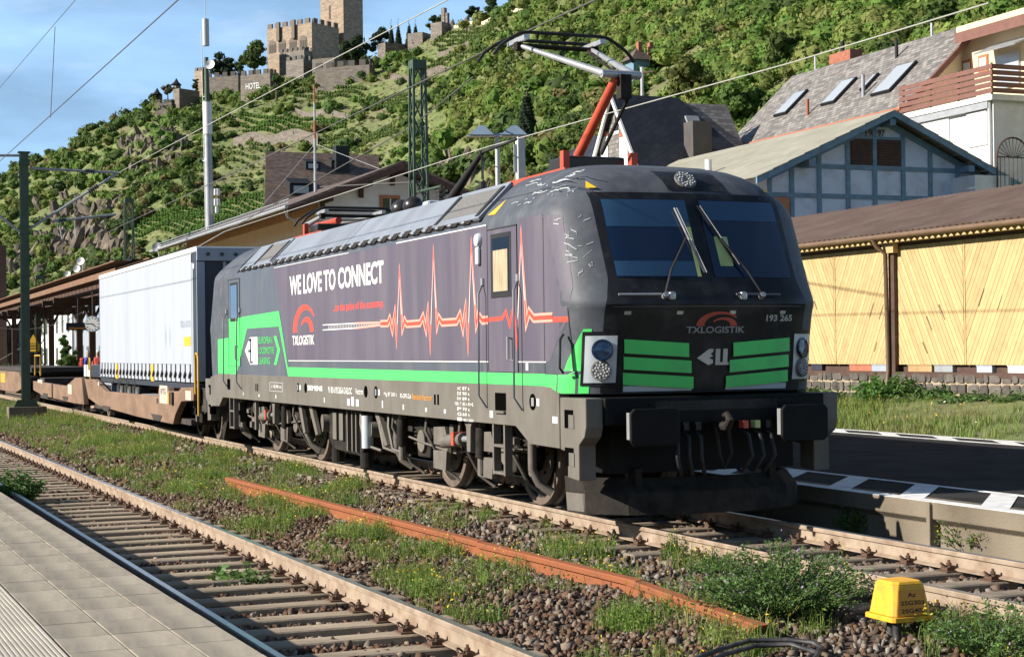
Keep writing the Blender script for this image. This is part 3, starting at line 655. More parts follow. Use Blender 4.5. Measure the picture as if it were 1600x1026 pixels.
# ---- markings on the sill
YS = -1.5035
def sflat(x0, x1, z0, z1, nm, mt, e0=.0005, e1=.003): return MB().box(x0, x1, YS-e1, YS-e0, z0, z1).build(nm, mt, loco)
def ltext(s, x0, x1, z0, z1, mt='white_print', off=.01): return text(s, 'lettering', mt, loco, (x0, YS-.003, z0), UX, UZ, x1-x0, z1-z0, off)
ltext('SIEMENS', -10.85, -9.98, 1.245, 1.325, off=.03); ltext('91 80 6193 265-6 D-ELOC', -9.65, -8.42, 1.225, 1.325, off=.02); ltext('Vectron', -8.25, -7.87, 1.235, 1.32)
ltext('Mg 87 200 t', -6.9, -6.35, 1.225, 1.29); ltext('RS-GPR-Zub', -6.2, -5.75, 1.225, 1.285); ltext('Revision Vectron', -5.7, -4.95, 1.215, 1.29, 'orange_print')
for i in range(7): ltext(('AC', 'DE', 'RW', 'NBU T', 'P', 'G', '-')[i], -4.02-.08*(i == 3), -3.88, 1.37-i*.062, 1.41-i*.062); ltext(('87 t', '90 t', '89 t', '83 t R+E', '70 t', '60 t', 'NBÜ 2004')[i], -3.84, -3.6+.12*(i in (3, 6)), 1.37-i*.062, 1.41-i*.062)
sflat(-13.30, -12.42, 1.19, 1.195, 'label_frame', 'white_print'); sflat(-13.30, -12.42, 1.335, 1.34, 'label_frame', 'white_print'); sflat(-13.30, -13.285, 1.195, 1.335, 'label_frame', 'white_print'); sflat(-12.435, -12.42, 1.195, 1.335, 'label_frame', 'white_print')
ltext(') 18,98 m', -13.22, -12.5, 1.23, 1.30)
for x in (-8.66, -8.45, -8.22): sflat(x, x+.13, 1.06, 1.16+.03*(x > -8.5 and x < -8.4), 'marking', 'white_print')
for x, w_, h in ((-12.9, .05, .06), (-9.9, .04, .08), (-7.0, .05, .1), (-6.1, .05, .07), (-14.1, .06, .05), (-15.3, .04, .06), (-5.2, .07, .05), (-4.5, .07, .05), (-2.95, .1, .08), (-1.15, .13, .07)): sflat(x, x+w_, 1.07, 1.07+h, 'marking', 'white_print')
stext('1', -1.86, -1.79, 1.62, 1.70, 'white_print', .04)
for x, r in ((-11.43, .075), (-10.96, .08), (-7.74, .085), (-7.27, .085), (-1.68, .09)):
    o = MB().cyl((x, YS-.004, 1.28), (x, YS+.03, 1.28), r, n=20).build('round_opening', 'hole_shade', loco)
    if x in (-11.43, -7.27, -1.68):
        MB().box(x-.02, x+.05, YS-.012, YS-.0045, 1.235, 1.325).build('latch', 'bare_silver', o); sflat(x+r+.02, x+r+.09, 1.24, 1.32, 'marking', 'white_print')
for x in (-14.33, -14.2, -4.86, -4.74): MB().box(x, x+.06, YS-.004, YS+.01, 1.17, 1.30).build('slot', 'hole_shade', loco)
MB().box(-2.78, -2.45, YS-.004, YS+.01, 1.16, 1.36).build('step_recess', 'hole_shade', loco); MB().box(-2.76, -2.46, YS-.03, YS-.005, 1.13, 1.155).build('step_plate', 'bogie_light', loco)
MB().box(-16.6, -16.35, YS-.004, YS+.01, 1.16, 1.36).build('step_recess', 'hole_shade', loco)

# ---- cab doors with windows and handrails
for (x0, x1, front) in ((-2.97, -2.07, True), (-16.42, -15.5, False)):
    d = MB().box(x0, x1, YD-.007, YD-.0005, 1.60, 3.235).build('door', 'livery_purple' if front else 'livery_blue', loco, bevel=.002)
    if not front:
        MB().box(x0+.01, x1-.01, YD-.009, YD-.0072, 1.61, 2.50).build('door_paint', 'livery_green', d)
    for xa, xb, za, zb in ((x0, x0+.012, 1.6, 3.235), (x1-.012, x1, 1.6, 3.235), (x0, x1, 3.22, 3.235)): MB().box(xa, xb, YD-.0105, YD-.0074, za, zb).build('door_seal', 'black_rubber', d)
    wx0, wx1 = (-2.80, -2.29) if front else (x0+.2, x1-.2)
    MB().box(wx0-.05, wx1+.05, YD-.013, YD-.0078, 2.44, 3.17).build('window_seal', 'black_rubber', d, bevel=.03)
    MB().box(wx0, wx1, YD-.015, YD-.0132, 2.50, 3.12).build('window', 'cab_glass', d, bevel=.01)
    if front: MB().box(wx0+.03, wx1-.04, YD-.0175, YD-.0152, 2.51, 2.98).build('curtain', 'curtain', d)
    MB().sweep([(x1-.17, YD-.01, 1.97), (x1-.17, YD-.06, 1.99), (x1-.17, YD-.06, 1.74), (x1-.13, YD-.01, 1.72)], .017, 6).build('handle', 'bare_silver', d)
    for hx in (x0-.08, x1+.09):
        MB().sweep([(hx-.06, YD-.01, 2.62), (hx, YD-.09, 2.50), (hx, YD-.10, 1.32), (hx+.03, YD-.015, 1.18)], .012, 8).build('handrail', 'livery_blue', loco, smooth=60)
        MB().box(hx-.09, hx-.03, YD-.03, YD-.002, 2.60, 2.68).build('handrail_bracket', 'bare_silver', loco)
    if front:
        MB().lathe([(0, .05), (.07, .045), (.085, .02), (.085, 0)], Matrix.Translation((-3.22, YD-.006, 3.13)) @ Matrix.Rotation(rad(90), 4, 'X'), 14).build('side_camera', 'headlamp_shell', loco, smooth=40)
        MB().box(-3.27, -3.17, YD-.05, YD-.006, 2.84, 3.05).build('side_camera_arm', 'headlamp_shell', loco, bevel=.02)
MB().sweep([(-.83, -1.51, 2.0), (-.80, -1.56, 1.95), (-.80, -1.57, 1.65), (-.82, -1.52, 1.6)], .014, 6).build('grab_handle', 'livery_black', loco)
corner(1.62, 2.28, lambda z: -.80, lambda z: -.785, 'panel_gap', 'black_rubber', .004, 4, 2)
corner(1.46, 3.25, lambda z: -1.345, lambda z: -1.335, 'panel_gap', 'black_rubber', .0045, 4, 2)

# ---- the front
def fpatch(z0, z1, ya, yb, name, mt, e=.004, nz=12, ny=16, par=None):
    vs = []
    for i in range(nz+1):
        z = lerp(z0, z1, i/nz); a = ya(z) if callable(ya) else ya; b = yb(z) if callable(yb) else yb
        for j in range(ny+1):
            y = lerp(a, b, j/ny); vs.append((front_x(y, z)+e, y*(1+e*.3), z+e*.25))
    return MB().add(vs, [(i*(ny+1)+j, i*(ny+1)+j+1, (i+1)*(ny+1)+j+1, (i+1)*(ny+1)+j) for i in range(nz) for j in range(ny)]).build(name, mt, par or loco, smooth=40)
fpatch(2.30, 3.50, lambda z: -itp([(2.3, 1.19), (2.57, 1.12), (3.5, 1.13)], z), lambda z: itp([(2.3, 1.19), (2.57, 1.12), (3.5, 1.13)], z), 'windscreen_surround', 'livery_black', .006, 20, 26)
fpatch(1.385, 2.30, -1.19, 1.19, 'nose_panel', 'livery_black', .005, 18, 26)
for s in (-1, 1):
    ya, yb = (-1.04, -.075) if s < 0 else (.075, 1.04)
    w_ = fpatch(2.58, 3.42, ya, yb, 'windscreen', 'cab_glass', .012, 14, 12)
    fpatch(3.12 if s < 0 else 3.2, 3.415, ya+.01, yb-.01, 'sun_blind', 'cab_blind', .0145, 4, 12, par=w_)
    if s < 0: fpatch(2.59, 2.75, ya+.01, yb-.06, 'dashboard', 'cab_blind', .0145, 3, 12, par=w_)
    if s > 0: fpatch(2.70, 3.02, .17, .33, 'paper_notice', 'paper_green', .0145, 3, 3, par=w_)
    else: fpatch(2.585, 3.3, -.13, -.085, 'paper_notice', 'paper_green', .0145, 6, 2, par=w_)
def fp3(y, z, e=.03): return Vector((front_x(y, z)+e, y, z))
for s in (-1, 1):
    by = -.50 if s < 0 else .50; ty = -.12 if s < 0 else .06
    w_ = MB().sweep([fp3(by*1.15, 2.40, .05), fp3(by*.9, 2.66, .07), fp3(ty*1.6 if s < 0 else .22, 3.0, .06)], .014, 6).build('wiper', 'black_rubber', loco)
    a, b = (fp3(-.06, 2.63, .045), fp3(-.24, 3.33, .045)) if s < 0 else (fp3(.36, 2.72, .045), fp3(.04, 3.36, .045))
    MB().cyl(a, b, .012, n=6).build('wiper_blade', 'grey_print' if s < 0 else 'livery_black', w_); MB().cyl(a+Vector((.02, .02, 0)), b+Vector((.02, .02, 0)), .006, n=5).build('wiper_rubber', 'grey_print', w_)
    MB().box(-.045, .045, -.04, .04, -.04, .045, Matrix.Translation(fp3(s*.42-.08, 2.38, .02))).build('washer_unit', 'bare_silver', loco, bevel=.02)
    MB().sweep([fp3(-1.08 if s < 0 else .25, 2.40, .06), fp3(-.62 if s < 0 else .8, 2.40, .06)], .012, 6).build('grab_bar', 'bare_silver' if s < 0 else 'livery_blue', loco)
    MB().cyl(fp3(by*1.15, 2.37, .0), fp3(by*1.15, 2.40, .08), .03, n=8).build('wiper_pivot', 'bare_silver', loco)
fpatch(2.268, 2.276, -1.12, 1.12, 'panel_seam', 'livery_blue', .008, 2, 20)
for y in (-1.0, -.42, .2, .83): fpatch(2.19, 2.225, y, y+.07, 'rivet_plate', 'bare_silver', .008, 2, 3)
# nose grille: green slats either side of a dark wedge
for i, (za, zb) in enumerate(((1.80, 1.945), (1.635, 1.765), (1.475, 1.60))):
    for s in (-1, 1):
        c = itp([(1.4, .165), (2.0, .29)], (za+zb)/2)
        dip = lambda y: -.05*max(0, 1-((abs(y)-.3)/.75))
        vs = []; ny = 10
        for y_ in np.linspace(c, .985, ny+1):
            for z in (za, zb): vs.append((front_x(y_, z)+(.030 if z == za else .014), s*y_, z+dip(y_)))
        MB().add(vs, [(2*j, 2*j+1, 2*j+3, 2*j+2) for j in range(ny)]).build('grille_slat', 'livery_green', loco)
for s in (-1, 1):
    fpatch(1.395, 1.455, *((-.97, -.2) if s < 0 else (.2, .97)), 'white_strip', 'headlamp_shell', .012, 2, 8)
ftf = lambda y, z: (front_x(y, z)+.010, y, z)
def ftext(s, y0, y1, z0, z1, mt, off=.02):
    v, f = text_geo(s, off); mb = MB(); mb.add([ftf(lerp(y0, y1, p[0]), lerp(z0, z1, p[1])) for p in v], f); return mb.build('lettering', mt, loco, fix=False)

ftext('TXLOGISTIK', -.30, .40, 1.995, 2.065, 'grey_print', .02); ftext('193 265', .66, 1.0, 2.115, 2.185, 'bare_silver', .03)
arc(.08, 2.07, .27, .15, 180, 38, .10, .02, ftf).build('logo_arc', 'red_dull', loco); arc(.14, 2.07, .16, .09, 150, 0, .02, .09, ftf).build('logo_arc', 'red_dull', loco)
MB().add([ftf(*p) for p in ((-.16, 1.735), (-.02, 1.83), (.03, 1.83), (.03, 1.80), (.0, 1.78), (.03, 1.755), (-.02, 1.735), (.03, 1.715), (.03, 1.68), (-.02, 1.66))], [tuple(range(10))]).build('emblem', 'bare_silver', loco)
for y in (.06, .15): MB().add([ftf(*p) for p in ((y, 1.83), (y+.055, 1.83), (y+.055, 1.69), (y+.09, 1.69), (y+.09, 1.66), (y, 1.66))], [(0, 1, 2, 3, 4, 5)]).build('emblem', 'bare_silver', loco)
# headlights
for s in (-1, 1):
    f_ = fpatch(1.46, 2.02, *((-1.365, -1.03) if s < 0 else (1.03, 1.365)), 'headlight_bezel', 'livery_black', .010, 12, 10)
    h = fpatch(1.49, 1.975, *((-1.34, -1.05) if s < 0 else (1.05, 1.34)), 'headlight', 'headlamp_shell', .016, 12, 10)
    for zc, yc, r, mt in ((1.83, 1.19, .095, 'cab_glass'), (1.62, 1.195, .09, 'roof_mesh')):
        yc *= s; p = Vector((front_x(yc, zc)+.012, yc, zc)); n = Vector((.86, .5*s, .1)).normalized(); M_ = Matrix.Translation(p) @ n.to_track_quat('Z', 'Y').to_matrix().to_4x4()
        l_ = MB().lathe([(r+.018, 0), (r+.018, .03), (r, .035), (r*.9, .028), (0, .038)], M_, 20).build('lens', mt, h, smooth=40)
        if mt == 'roof_mesh':
            for k in range(22):
                a = k*2.4; q = r*math.sqrt((k+2.5)/26); MB().sph(M_ @ Vector((q*math.cos(a), q*math.sin(a), .036)), .010, 6, 4).build('led', 'lamp_lens', l_)
# roof headlamp panel
rp_ = fpatch(3.53, 3.77, lambda z: -.26+.15*(3.77-z), lambda z: .46+.12*(3.77-z), 'roof_lamp_panel', 'livery_black', .008, 8, 8)
p = Vector((front_x(.03, 3.65)+.02, .03, 3.65)); M_ = Matrix.Translation(p) @ Vector((.75, 0, .66)).to_track_quat('Z', 'Y').to_matrix().to_4x4()
l_ = MB().lathe([(.125, 0), (.125, .02), (.11, .025), (0, .02)], M_, 20).build('roof_lamp', 'roof_mesh', rp_)
for k in range(30):
    a = k*2.4; q = .11*math.sqrt((k+4)/34); MB().sph(M_ @ Vector((q*math.cos(a), q*math.sin(a), .028)), .010, 6, 4).build('led', 'lamp_lens', l_)
for y, z in ((-1.08, 3.56), (1.05, 3.56)):
    MB().add([Vector((front_x(yy, zz)+.03, yy, zz+.02)) for yy, zz in ((y-.05, z-.03), (y+.05, z-.03), (y, z+.055))], [(0, 1, 2)]).build('warning_triangle', 'signal_yellow', loco)
def roofpt(X, u, e=.006):          # point on the near sloping cab flank, u 0..1 from gutter up
    z = lerp(3.40, 3.80, u); return Vector((X, -hw(z)-e*.7, z+e))
MB().add([roofpt(-3.10, .02), roofpt(-2.86, .0), roofpt(-2.90, .45)], [(0, 1, 2)]).build('warning_triangle', 'signal_yellow', loco)
# worn paint scrapes on the near corner and roof flank
mb = MB()
for i in range(30):
    X = random.uniform(-2.9, -1.35); u = random.uniform(.12, .95); L_ = random.uniform(.05, .55)*random.random(); w_ = random.uniform(.004, .012)
    pts = [roofpt(X+L_*k/4, u+.02*math.sin(k*2+i), .008) for k in range(5)]; 
    mb.add([q for p in pts for q in (p, p+Vector((0, w_*.7, w_)))], [(2*k, 2*k+1, 2*k+3, 2*k+2) for k in range(4)])
for i in range(24):
    z = random.gauss(2.98, .17); y0 = random.uniform(-1.44, -1.22); dz = random.uniform(-.10, .10); dy = random.uniform(-.10, .10); w_ = random.uniform(.006, .013)
    if i > 17: z = random.uniform(3.3, 3.62); y0 = random.uniform(-1.3, -1.1)
    pts = []
    for k in range(4):
        zz = z+dz*k/3; yy = max(-hw(zz)*.985, min(-1.12 if zz < 3.4 else -.9, y0+dy*k/3+.01*math.sin(3*k+i))); x_ = front_x(yy, zz); nrm = Vector((.6, -.75, .2)).normalized(); pts.append(Vector((x_, yy, zz))+nrm*.007)
    mb.add([q for p in pts for q in (p, p+Vector((-.2*w_, .1*w_, w_)))], [(2*k, 2*k+1, 2*k+3, 2*k+2) for k in range(3)])
o = mb.build('paint_scrapes', 'scrape', loco, fix=False); o['kind'] = 'stuff'

# ---- buffer beam, buffers, coupling, plough (front), simple beam at the rear
for xs_, sgn in ((0, 1), (-LX, -1)):
    T = lambda x: xs_+sgn*x
    beam = MB().box(min(T(-.95), T(-.30)), max(T(-.95), T(-.30)), -1.30, 1.30, 1.06, 1.345).build('buffer_beam', 'beam_black', loco, bevel=.02)
    MB().box(min(T(-1.15), T(-.62)), max(T(-1.15), T(-.62)), -1.1, 1.1, .55, 1.058).build('front_frame', 'beam_black', loco)
    for s in (-1, 1):
        MB().prism([(T(-.98), 1.344), (T(-.98), .80), (T(-.80), .78), (T(-.80), .52), (T(-.52), .50), (T(-.52), .86), (T(-.38), .95), (T(-.34), 1.05), (T(-.34), 1.344)], 'y', s*1.30, s*1.495).build('step_column', 'frame_grey', loco, bevel=.012)
        for z in (1.03, .64):
            st = MB().box(min(T(-.86), T(-.64)), max(T(-.86), T(-.64)), min(s*1.40, s*1.4985), max(s*1.40, s*1.4985), z, z+.19).build('step_opening', 'hole_shade', loco)
            MB().box(min(T(-.75), T(-.62)), max(T(-.75), T(-.62)), min(s*1.4987, s*1.503), max(s*1.4987, s*1.503), z+.0, z+.14).build('step_tread', 'frame_grey', st)
        b = MB().prism([(s*.875+u*.28, 1.05+v*.19) for u, v in ((-1, -.75), (-.85, -1), (.85, -1), (1, -.75), (1, .75), (.85, 1), (-.85, 1), (-1, .75))], 'x', T(-.05), T(.0)).build('buffer', 'beam_black', loco, bevel=.015)
        MB().cyl((T(-.33), s*.875, 1.05), (T(-.05), s*.875, 1.05), .13, n=20).build('buffer_shank', 'bogie', b); MB().cyl((T(-.33), s*.875, 1.05), (T(-.22), s*.875, 1.05), .18, n=20).build('buffer_sleeve', 'bogie', b)
        MB().prism([(s*.875-.24, .93), (s*.875-.24, 1.2), (s*.875-.27, 1.2), (s*.875-.27, .93)], 'x', T(-.12), T(-.051)).build('buffer_guide', 'bare_silver', b)
        for k, (yy, cl) in enumerate(((.28, 'red_dull' if s > 0 else 'black_rubber'), (.42, 'paper_green' if s > 0 else 'black_rubber'), (.55, 'black_rubber'))):
            hz = MB().sweep([(T(-.32), s*yy, .98), (T(-.16), s*yy, .93), (T(-.12), s*(yy+.02), .72), (T(-.2), s*(yy-.06), .55), (T(-.3), s*(yy-.1), .62)], .024, 7).build('air_hose', 'black_rubber', loco, smooth=60)
            MB().box(min(T(-.30), T(-.2)), max(T(-.30), T(-.2)), s*yy-.03, s*yy+.03, 1.0, 1.08).build('hose_cock', cl if sgn > 0 else 'black_rubber', hz)
    MB().sweep([(T(-.4), 0, 1.03), (T(-.1), 0, 1.03), (T(-.04), 0, 1.1), (T(-.10), 0, 1.16), (T(-.18), 0, 1.14)], [.05, .05, .045, .035, .02], 8).build('coupling_hook', 'bogie', loco)
    MB().sweep([(T(-.22), -.07, 1.02), (T(-.15), -.07, .75), (T(-.18), 0, .60), (T(-.15), .07, .75), (T(-.22), .07, 1.02)], .022, 6).build('coupling_link', 'bogie', loco)
    if sgn > 0:
        MB().box(T(-.36), T(-.298), -.72, .72, 1.20, 1.30).build('beam_plate', 'livery_black', loco)
        text('SIEMENS', 'lettering', 'bogie', loco, (T(-.297), -.98, 1.255), (0, 1, 0), UZ, .42, .05, .03); text('Vectron', 'lettering', 'bogie', loco, (T(-.297), .62, 1.255), (0, 1, 0), UZ, .4, .055, .02)
    pts = [(-1.34, -1.15), (-1.28, -.85), (-.95, -.52), (-.4, -.34), (.4, -.34), (.95, -.52), (1.28, -.85), (1.34, -1.15)]; vs = []
    for y, x in pts: vs += [(T(x-.16), y*.97, .50), (T(x), y, .36), (T(x+.03), y, .13), (T(x-.05), y*.99, .13), (T(x-.2), y*.96, .49)]
    n = len(pts); fs = [(i*5+j, i*5+(j+1) % 5, (i+1)*5+(j+1) % 5, (i+1)*5+j) for i in range(n-1) for j in range(5)]+[(0, 1, 2, 3, 4), tuple((n-1)*5+j for j in range(5))]
    plw = MB().add(vs, fs).build('rail_guard', 'bogie', loco)
    for s in (-1, 1):
        MB().add([(T(-1.14), s*1.352, .15), (T(-.86), s*1.292, .15), (T(-.54), s*.975, .15), (T(-.56), s*.985, .34), (T(-.87), s*1.30, .34), (T(-1.15), s*1.36, .34)], [(0, 1, 4, 5), (1, 2, 3, 4)]).build('pale_plate', 'bogie_light', plw)  # paler faces paint the sunlit sides of the dark rail guard
    for s in (-1, 1):
        MB().box(min(T(-.72), T(-.55)), max(T(-.72), T(-.55)), s*.8-.04, s*.8+.04, .40, .60).build('guard_bracket', 'bogie', plw)

# ---- bogies
AX = (-3.24, -6.24, -12.74, -15.74)
def wheel(x, s):
    M_ = Matrix.Translation((x, s*.70, .625)) @ Matrix.Rotation(rad(90)*(1 if s < 0 else -1), 4, 'X')
    w_ = MB().lathe([(0, .10), (.10, .11), (.12, .05), (.20, .03), (.46, .035), (.50, .055), (.53, .06)], M_, 32).build('wheel', 'bogie', loco, smooth=35)
    MB().lathe([(.53, .058), (.545, .075), (.615, .075), (.625, .06), (.625, -.03), (.655, -.05), (.655, -.075), (.53, -.075)], M_, 40).build('tyre', 'wheel_rim', w_, smooth=35)
    MB().lathe([(.22, .05), (.22, .085), (.40, .085), (.40, .05)], M_, 28).build('brake_disc', 'bogie_light', w_)
    for k in range(8):
        a = k*math.pi/4; MB().cyl(M_ @ Vector((.31*math.cos(a), .31*math.sin(a), .08)), M_ @ Vector((.31*math.cos(a), .31*math.sin(a), .10)), .018, n=6).build('wheel_bolt', 'bogie', w_)
for x in AX:
    for s in (-1, 1): wheel(x, s)
    MB().cyl((x, -.7, .625), (x, .7, .625), .095, n=14).build('axle', 'bogie', loco)
for ib, cx in enumerate((-4.74, -14.24)):
    for s in (-1, 1):
        fr = MB().prism([(cx-2.35, .74), (cx-2.35, .94), (cx-1.1, .98), (cx-.75, .80), (cx+.75, .80), (cx+1.1, .98), (cx+2.35, .94), (cx+2.35, .74), (cx+1.15, .72), (cx+.75, .52), (cx-.75, .52), (cx-1.15, .72)], 'y', s*.98, s*1.14).build('bogie_frame', 'bogie', loco, bevel=.015)
        for q in (-1.5, 1.5):
            MB().prism([(cx+q-.24, .42), (cx+q-.30, .68), (cx+q-.16, .88), (cx+q+.16, .88), (cx+q+.30, .68), (cx+q+.24, .42)], 'y', s*.90, s*1.17).build('axle_box', 'bogie', fr, bevel=.02)
            MB().cyl((cx+q, s*1.17, .64), (cx+q, s*1.21, .64), .15, n=18).build('axle_cap', 'bogie_light', fr)
            for e in (-.42, .42):
                sp = MB()
                for k in range(5): sp.cyl((cx+q+e, s*1.06, .58+k*.052), (cx+q+e, s*1.06, .605+k*.052), .105, n=14)
                sp.cyl((cx+q+e, s*1.06, .56), (cx+q+e, s*1.06, .86), .07, n=10); sp.build('coil_spring', 'bogie', fr)
        if s < 0:
            # dampers, pipes and brackets seen along the lit side
            for dx in (-2.02, .98) if ib == 0 else (-1.95, 1.2):
                dm = MB().cyl((cx+dx, -1.30, .56), (cx+dx+.02, -1.30, .92), .075, n=14).build('damper', 'bogie', fr, smooth=50); MB().cyl((cx+dx, -1.30, .36), (cx+dx, -1.30, .56), .05, n=12).build('damper_rod', 'bogie_light', dm); MB().box(cx+dx-.06, cx+dx+.06, -1.34, -1.26, .92, 1.0).build('damper_bracket', 'bogie_light', dm)
            yd = MB().cyl((cx-.15, -1.36, .70), (cx+.55, -1.36, .76), .085, n=16).build('yaw_damper', 'bogie_light', fr, smooth=50); MB().cyl((cx+.55, -1.36, .76), (cx+.85, -1.36, .78), .04, n=10).build('damper_rod', 'bare_silver', yd)
            MB().box(cx+.36, cx+.44, -1.46, -1.27, .68, .84).build('damper_label', 'red_dull', yd)
            MB().prism([(cx+.72, .99), (cx+1.02, .99), (cx+.95, .92), (cx+.93, .62), (cx+.82, .62), (cx+.80, .92)], 'y', -1.43, -1.33).build('damper_arm', 'bogie_light', loco, bevel=.01)
            for q, h in ((1.15, .40), (-.45, .38)):
                MB().prism([(cx+q-.28, .86), (cx+q+.14, .88), (cx+q+.22, .74), (cx+q+.22, .64), (cx+q-.28, .64)], 'y', -1.30, -1.24).build('cover_plate', 'bogie_light', fr); MB().prism([(cx+q-.30, .56), (cx+q+.20, .57), (cx+q+.16, .32), (cx+q-.30, .33)], 'y', -1.30, -1.24).build('cover_plate', 'bogie_light', fr)
            for q in (-2.28, -.9, .35, 1.9):
                MB().sweep([(cx+q, -1.33, 1.0), (cx+q-.03, -1.34, .80), (cx+q+.10, -1.25, .55), (cx+q+.05, -1.1, .30), (cx+q+.18, -.95, .16)], .022, 6).build('sand_pipe', 'bogie_light', fr, smooth=60)
            for q in (-2.4, 2.42):
                MB().sweep([(cx+q, -1.25, .98), (cx+q, -1.25, .5), (cx+q+.03, -1.18, .34), (cx+q+.10, -1.05, .24)], .05, 9).build('air_duct', 'bogie_light', fr, smooth=60)
            MB().box(cx-.62, cx-.52, -1.4, -1.34, .46, .98).build('ladder_rail', 'bogie_light', loco) if ib == 1 else None
            for k in range(9):
                q = random.uniform(-2.1, 2.1); z0 = random.uniform(.42, .8); MB().box(cx+q, cx+q+random.uniform(.05, .16), -1.27, -1.19, z0, z0+random.uniform(.06, .2)).build('valve_block', random.choice(('bogie_light', 'bogie', 'bogie', 'frame_grey')), fr, bevel=.008)
            MB().sweep([(cx-2.2, -1.22, .70), (cx-1.2, -1.24, .62), (cx-.3, -1.23, .56), (cx+.8, -1.24, .62), (cx+2.1, -1.22, .70)], .016, 6).build('brake_pipe', 'bogie_light', fr, smooth=60)
    MB().box(cx-.55, cx+.55, -.6, .6, .3, .9).build('traction_motor', 'bogie', loco, bevel=.06)
# steps below the cab door
for cx in (-2.92, -16.5):
    ld = MB().box(cx, cx+.045, -1.49, -1.40, .42, 1.02).build('step_ladder', 'bogie_light', loco); MB().box(cx+.34, cx+.385, -1.49, -1.40, .42, 1.02).build('ladder_rail', 'bogie_light', ld)
    for z in (.43, .74): MB().box(cx+.046, cx+.339, -1.49, -1.36, z, z+.03).build('ladder_tread', 'bogie_light', ld)
# equipment boxes between the bogies
tb = MB().prism([(-10.4, 1.0), (-10.4, .46), (-10.2, .34), (-8.75, .30), (-8.6, .40), (-8.6, 1.0)], 'y', -1.28, 1.28).build('transformer_tank', 'bogie', loco, bevel=.02)
for x in (-10.1, -9.75): MB().box(x, x+.2, -1.315, -1.283, .5, .92).build('label_plate', 'frame_grey', tb)
for x in (-9.3, -9.05, -8.85): MB().box(x, x+.05, -1.33, -1.283, .36, .98).build('tank_rib', 'bogie_light', tb)
MB().prism([(-7.9, .98), (-7.9, .5), (-7.5, .42), (-7.0, .42), (-7.0, .98)], 'y', -1.2, 1.2).build('equipment_box', 'bogie', loco, bevel=.02)
for x, r in ((-8.2, .12), (-10.75, .14)): MB().cyl((x, -1.30, .72), (x+.03, -1.05, .72), r, n=18).build('air_filter', 'bogie_light', loco, smooth=40)
MB().cyl((-8.25, -1.33, .45), (-8.25, -1.33, .92), .085, n=14).build('oil_canister', 'headlamp_shell', loco, smooth=50)
for x0, w_ in ((-11.25, .35), (-7.75, .4), (-11.9, .25)): MB().prism([(x0, .98), (x0+.18, .98), (x0+.18+w_, .55), (x0+.06+w_, .52)], 'y', -1.38, -1.32).build('pale_plate', 'bogie_light', loco)
for x in (-7.6, -7.2, -8.5): MB().sweep([(x, -1.34, .98), (x+.1, -1.38, .8), (x+.22, -1.36, .5), (x+.5, -1.2, .42)], .025, 6).build('cable_loop', 'bogie_light', loco, smooth=60)
for x in (-10.2, -8.7): MB().cyl((x, -1.2, .14), (x, -1.2, .36), .10, n=14).build('drain_pot', 'bogie', loco)

# ---- roof equipment
MB().box(-15.5, -3.3, -.6, .6, 3.661, 3.70).build('roof_deck', 'bogie', loco)
for x, h in ((-9.6, .36), (-9.1, .36), (-8.6, .3), (-6.3, .42), (-10.3, .3)):
    o = MB(); 
    for k in range(5): o.cyl((x, -.25, 3.70+k*h/5), (x, -.25, 3.70+k*h/5+.035), .11, n=14)
    o.cyl((x, -.25, 3.70), (x, -.25, 3.70+h+.03), .06, n=12); o.build('roof_insulator', 'insulator', loco)
for x in (-8.9, -8.35): MB().sph((x, -.55, 3.98), (.16, .16, .15), 14, 8).build('roof_dome', 'insulator', loco, smooth=60)
MB().cyl((-7.6, -.4, 3.78), (-6.3, -.25, 4.55), .09, .035, 14).build('surge_arrester', 'insulator', loco, smooth=60)
MB().sweep([(-6.3, -.25, 4.18), (-6.3, -.25, 4.55), (-5.2, -.2, 4.6)], .02, 6).build('roof_busbar', 'insulator', loco)
MB().box(-8.0, -7.75, -.55, -.3, 3.7, 4.02).build('roof_box', 'headlamp_shell', loco, bevel=.05)

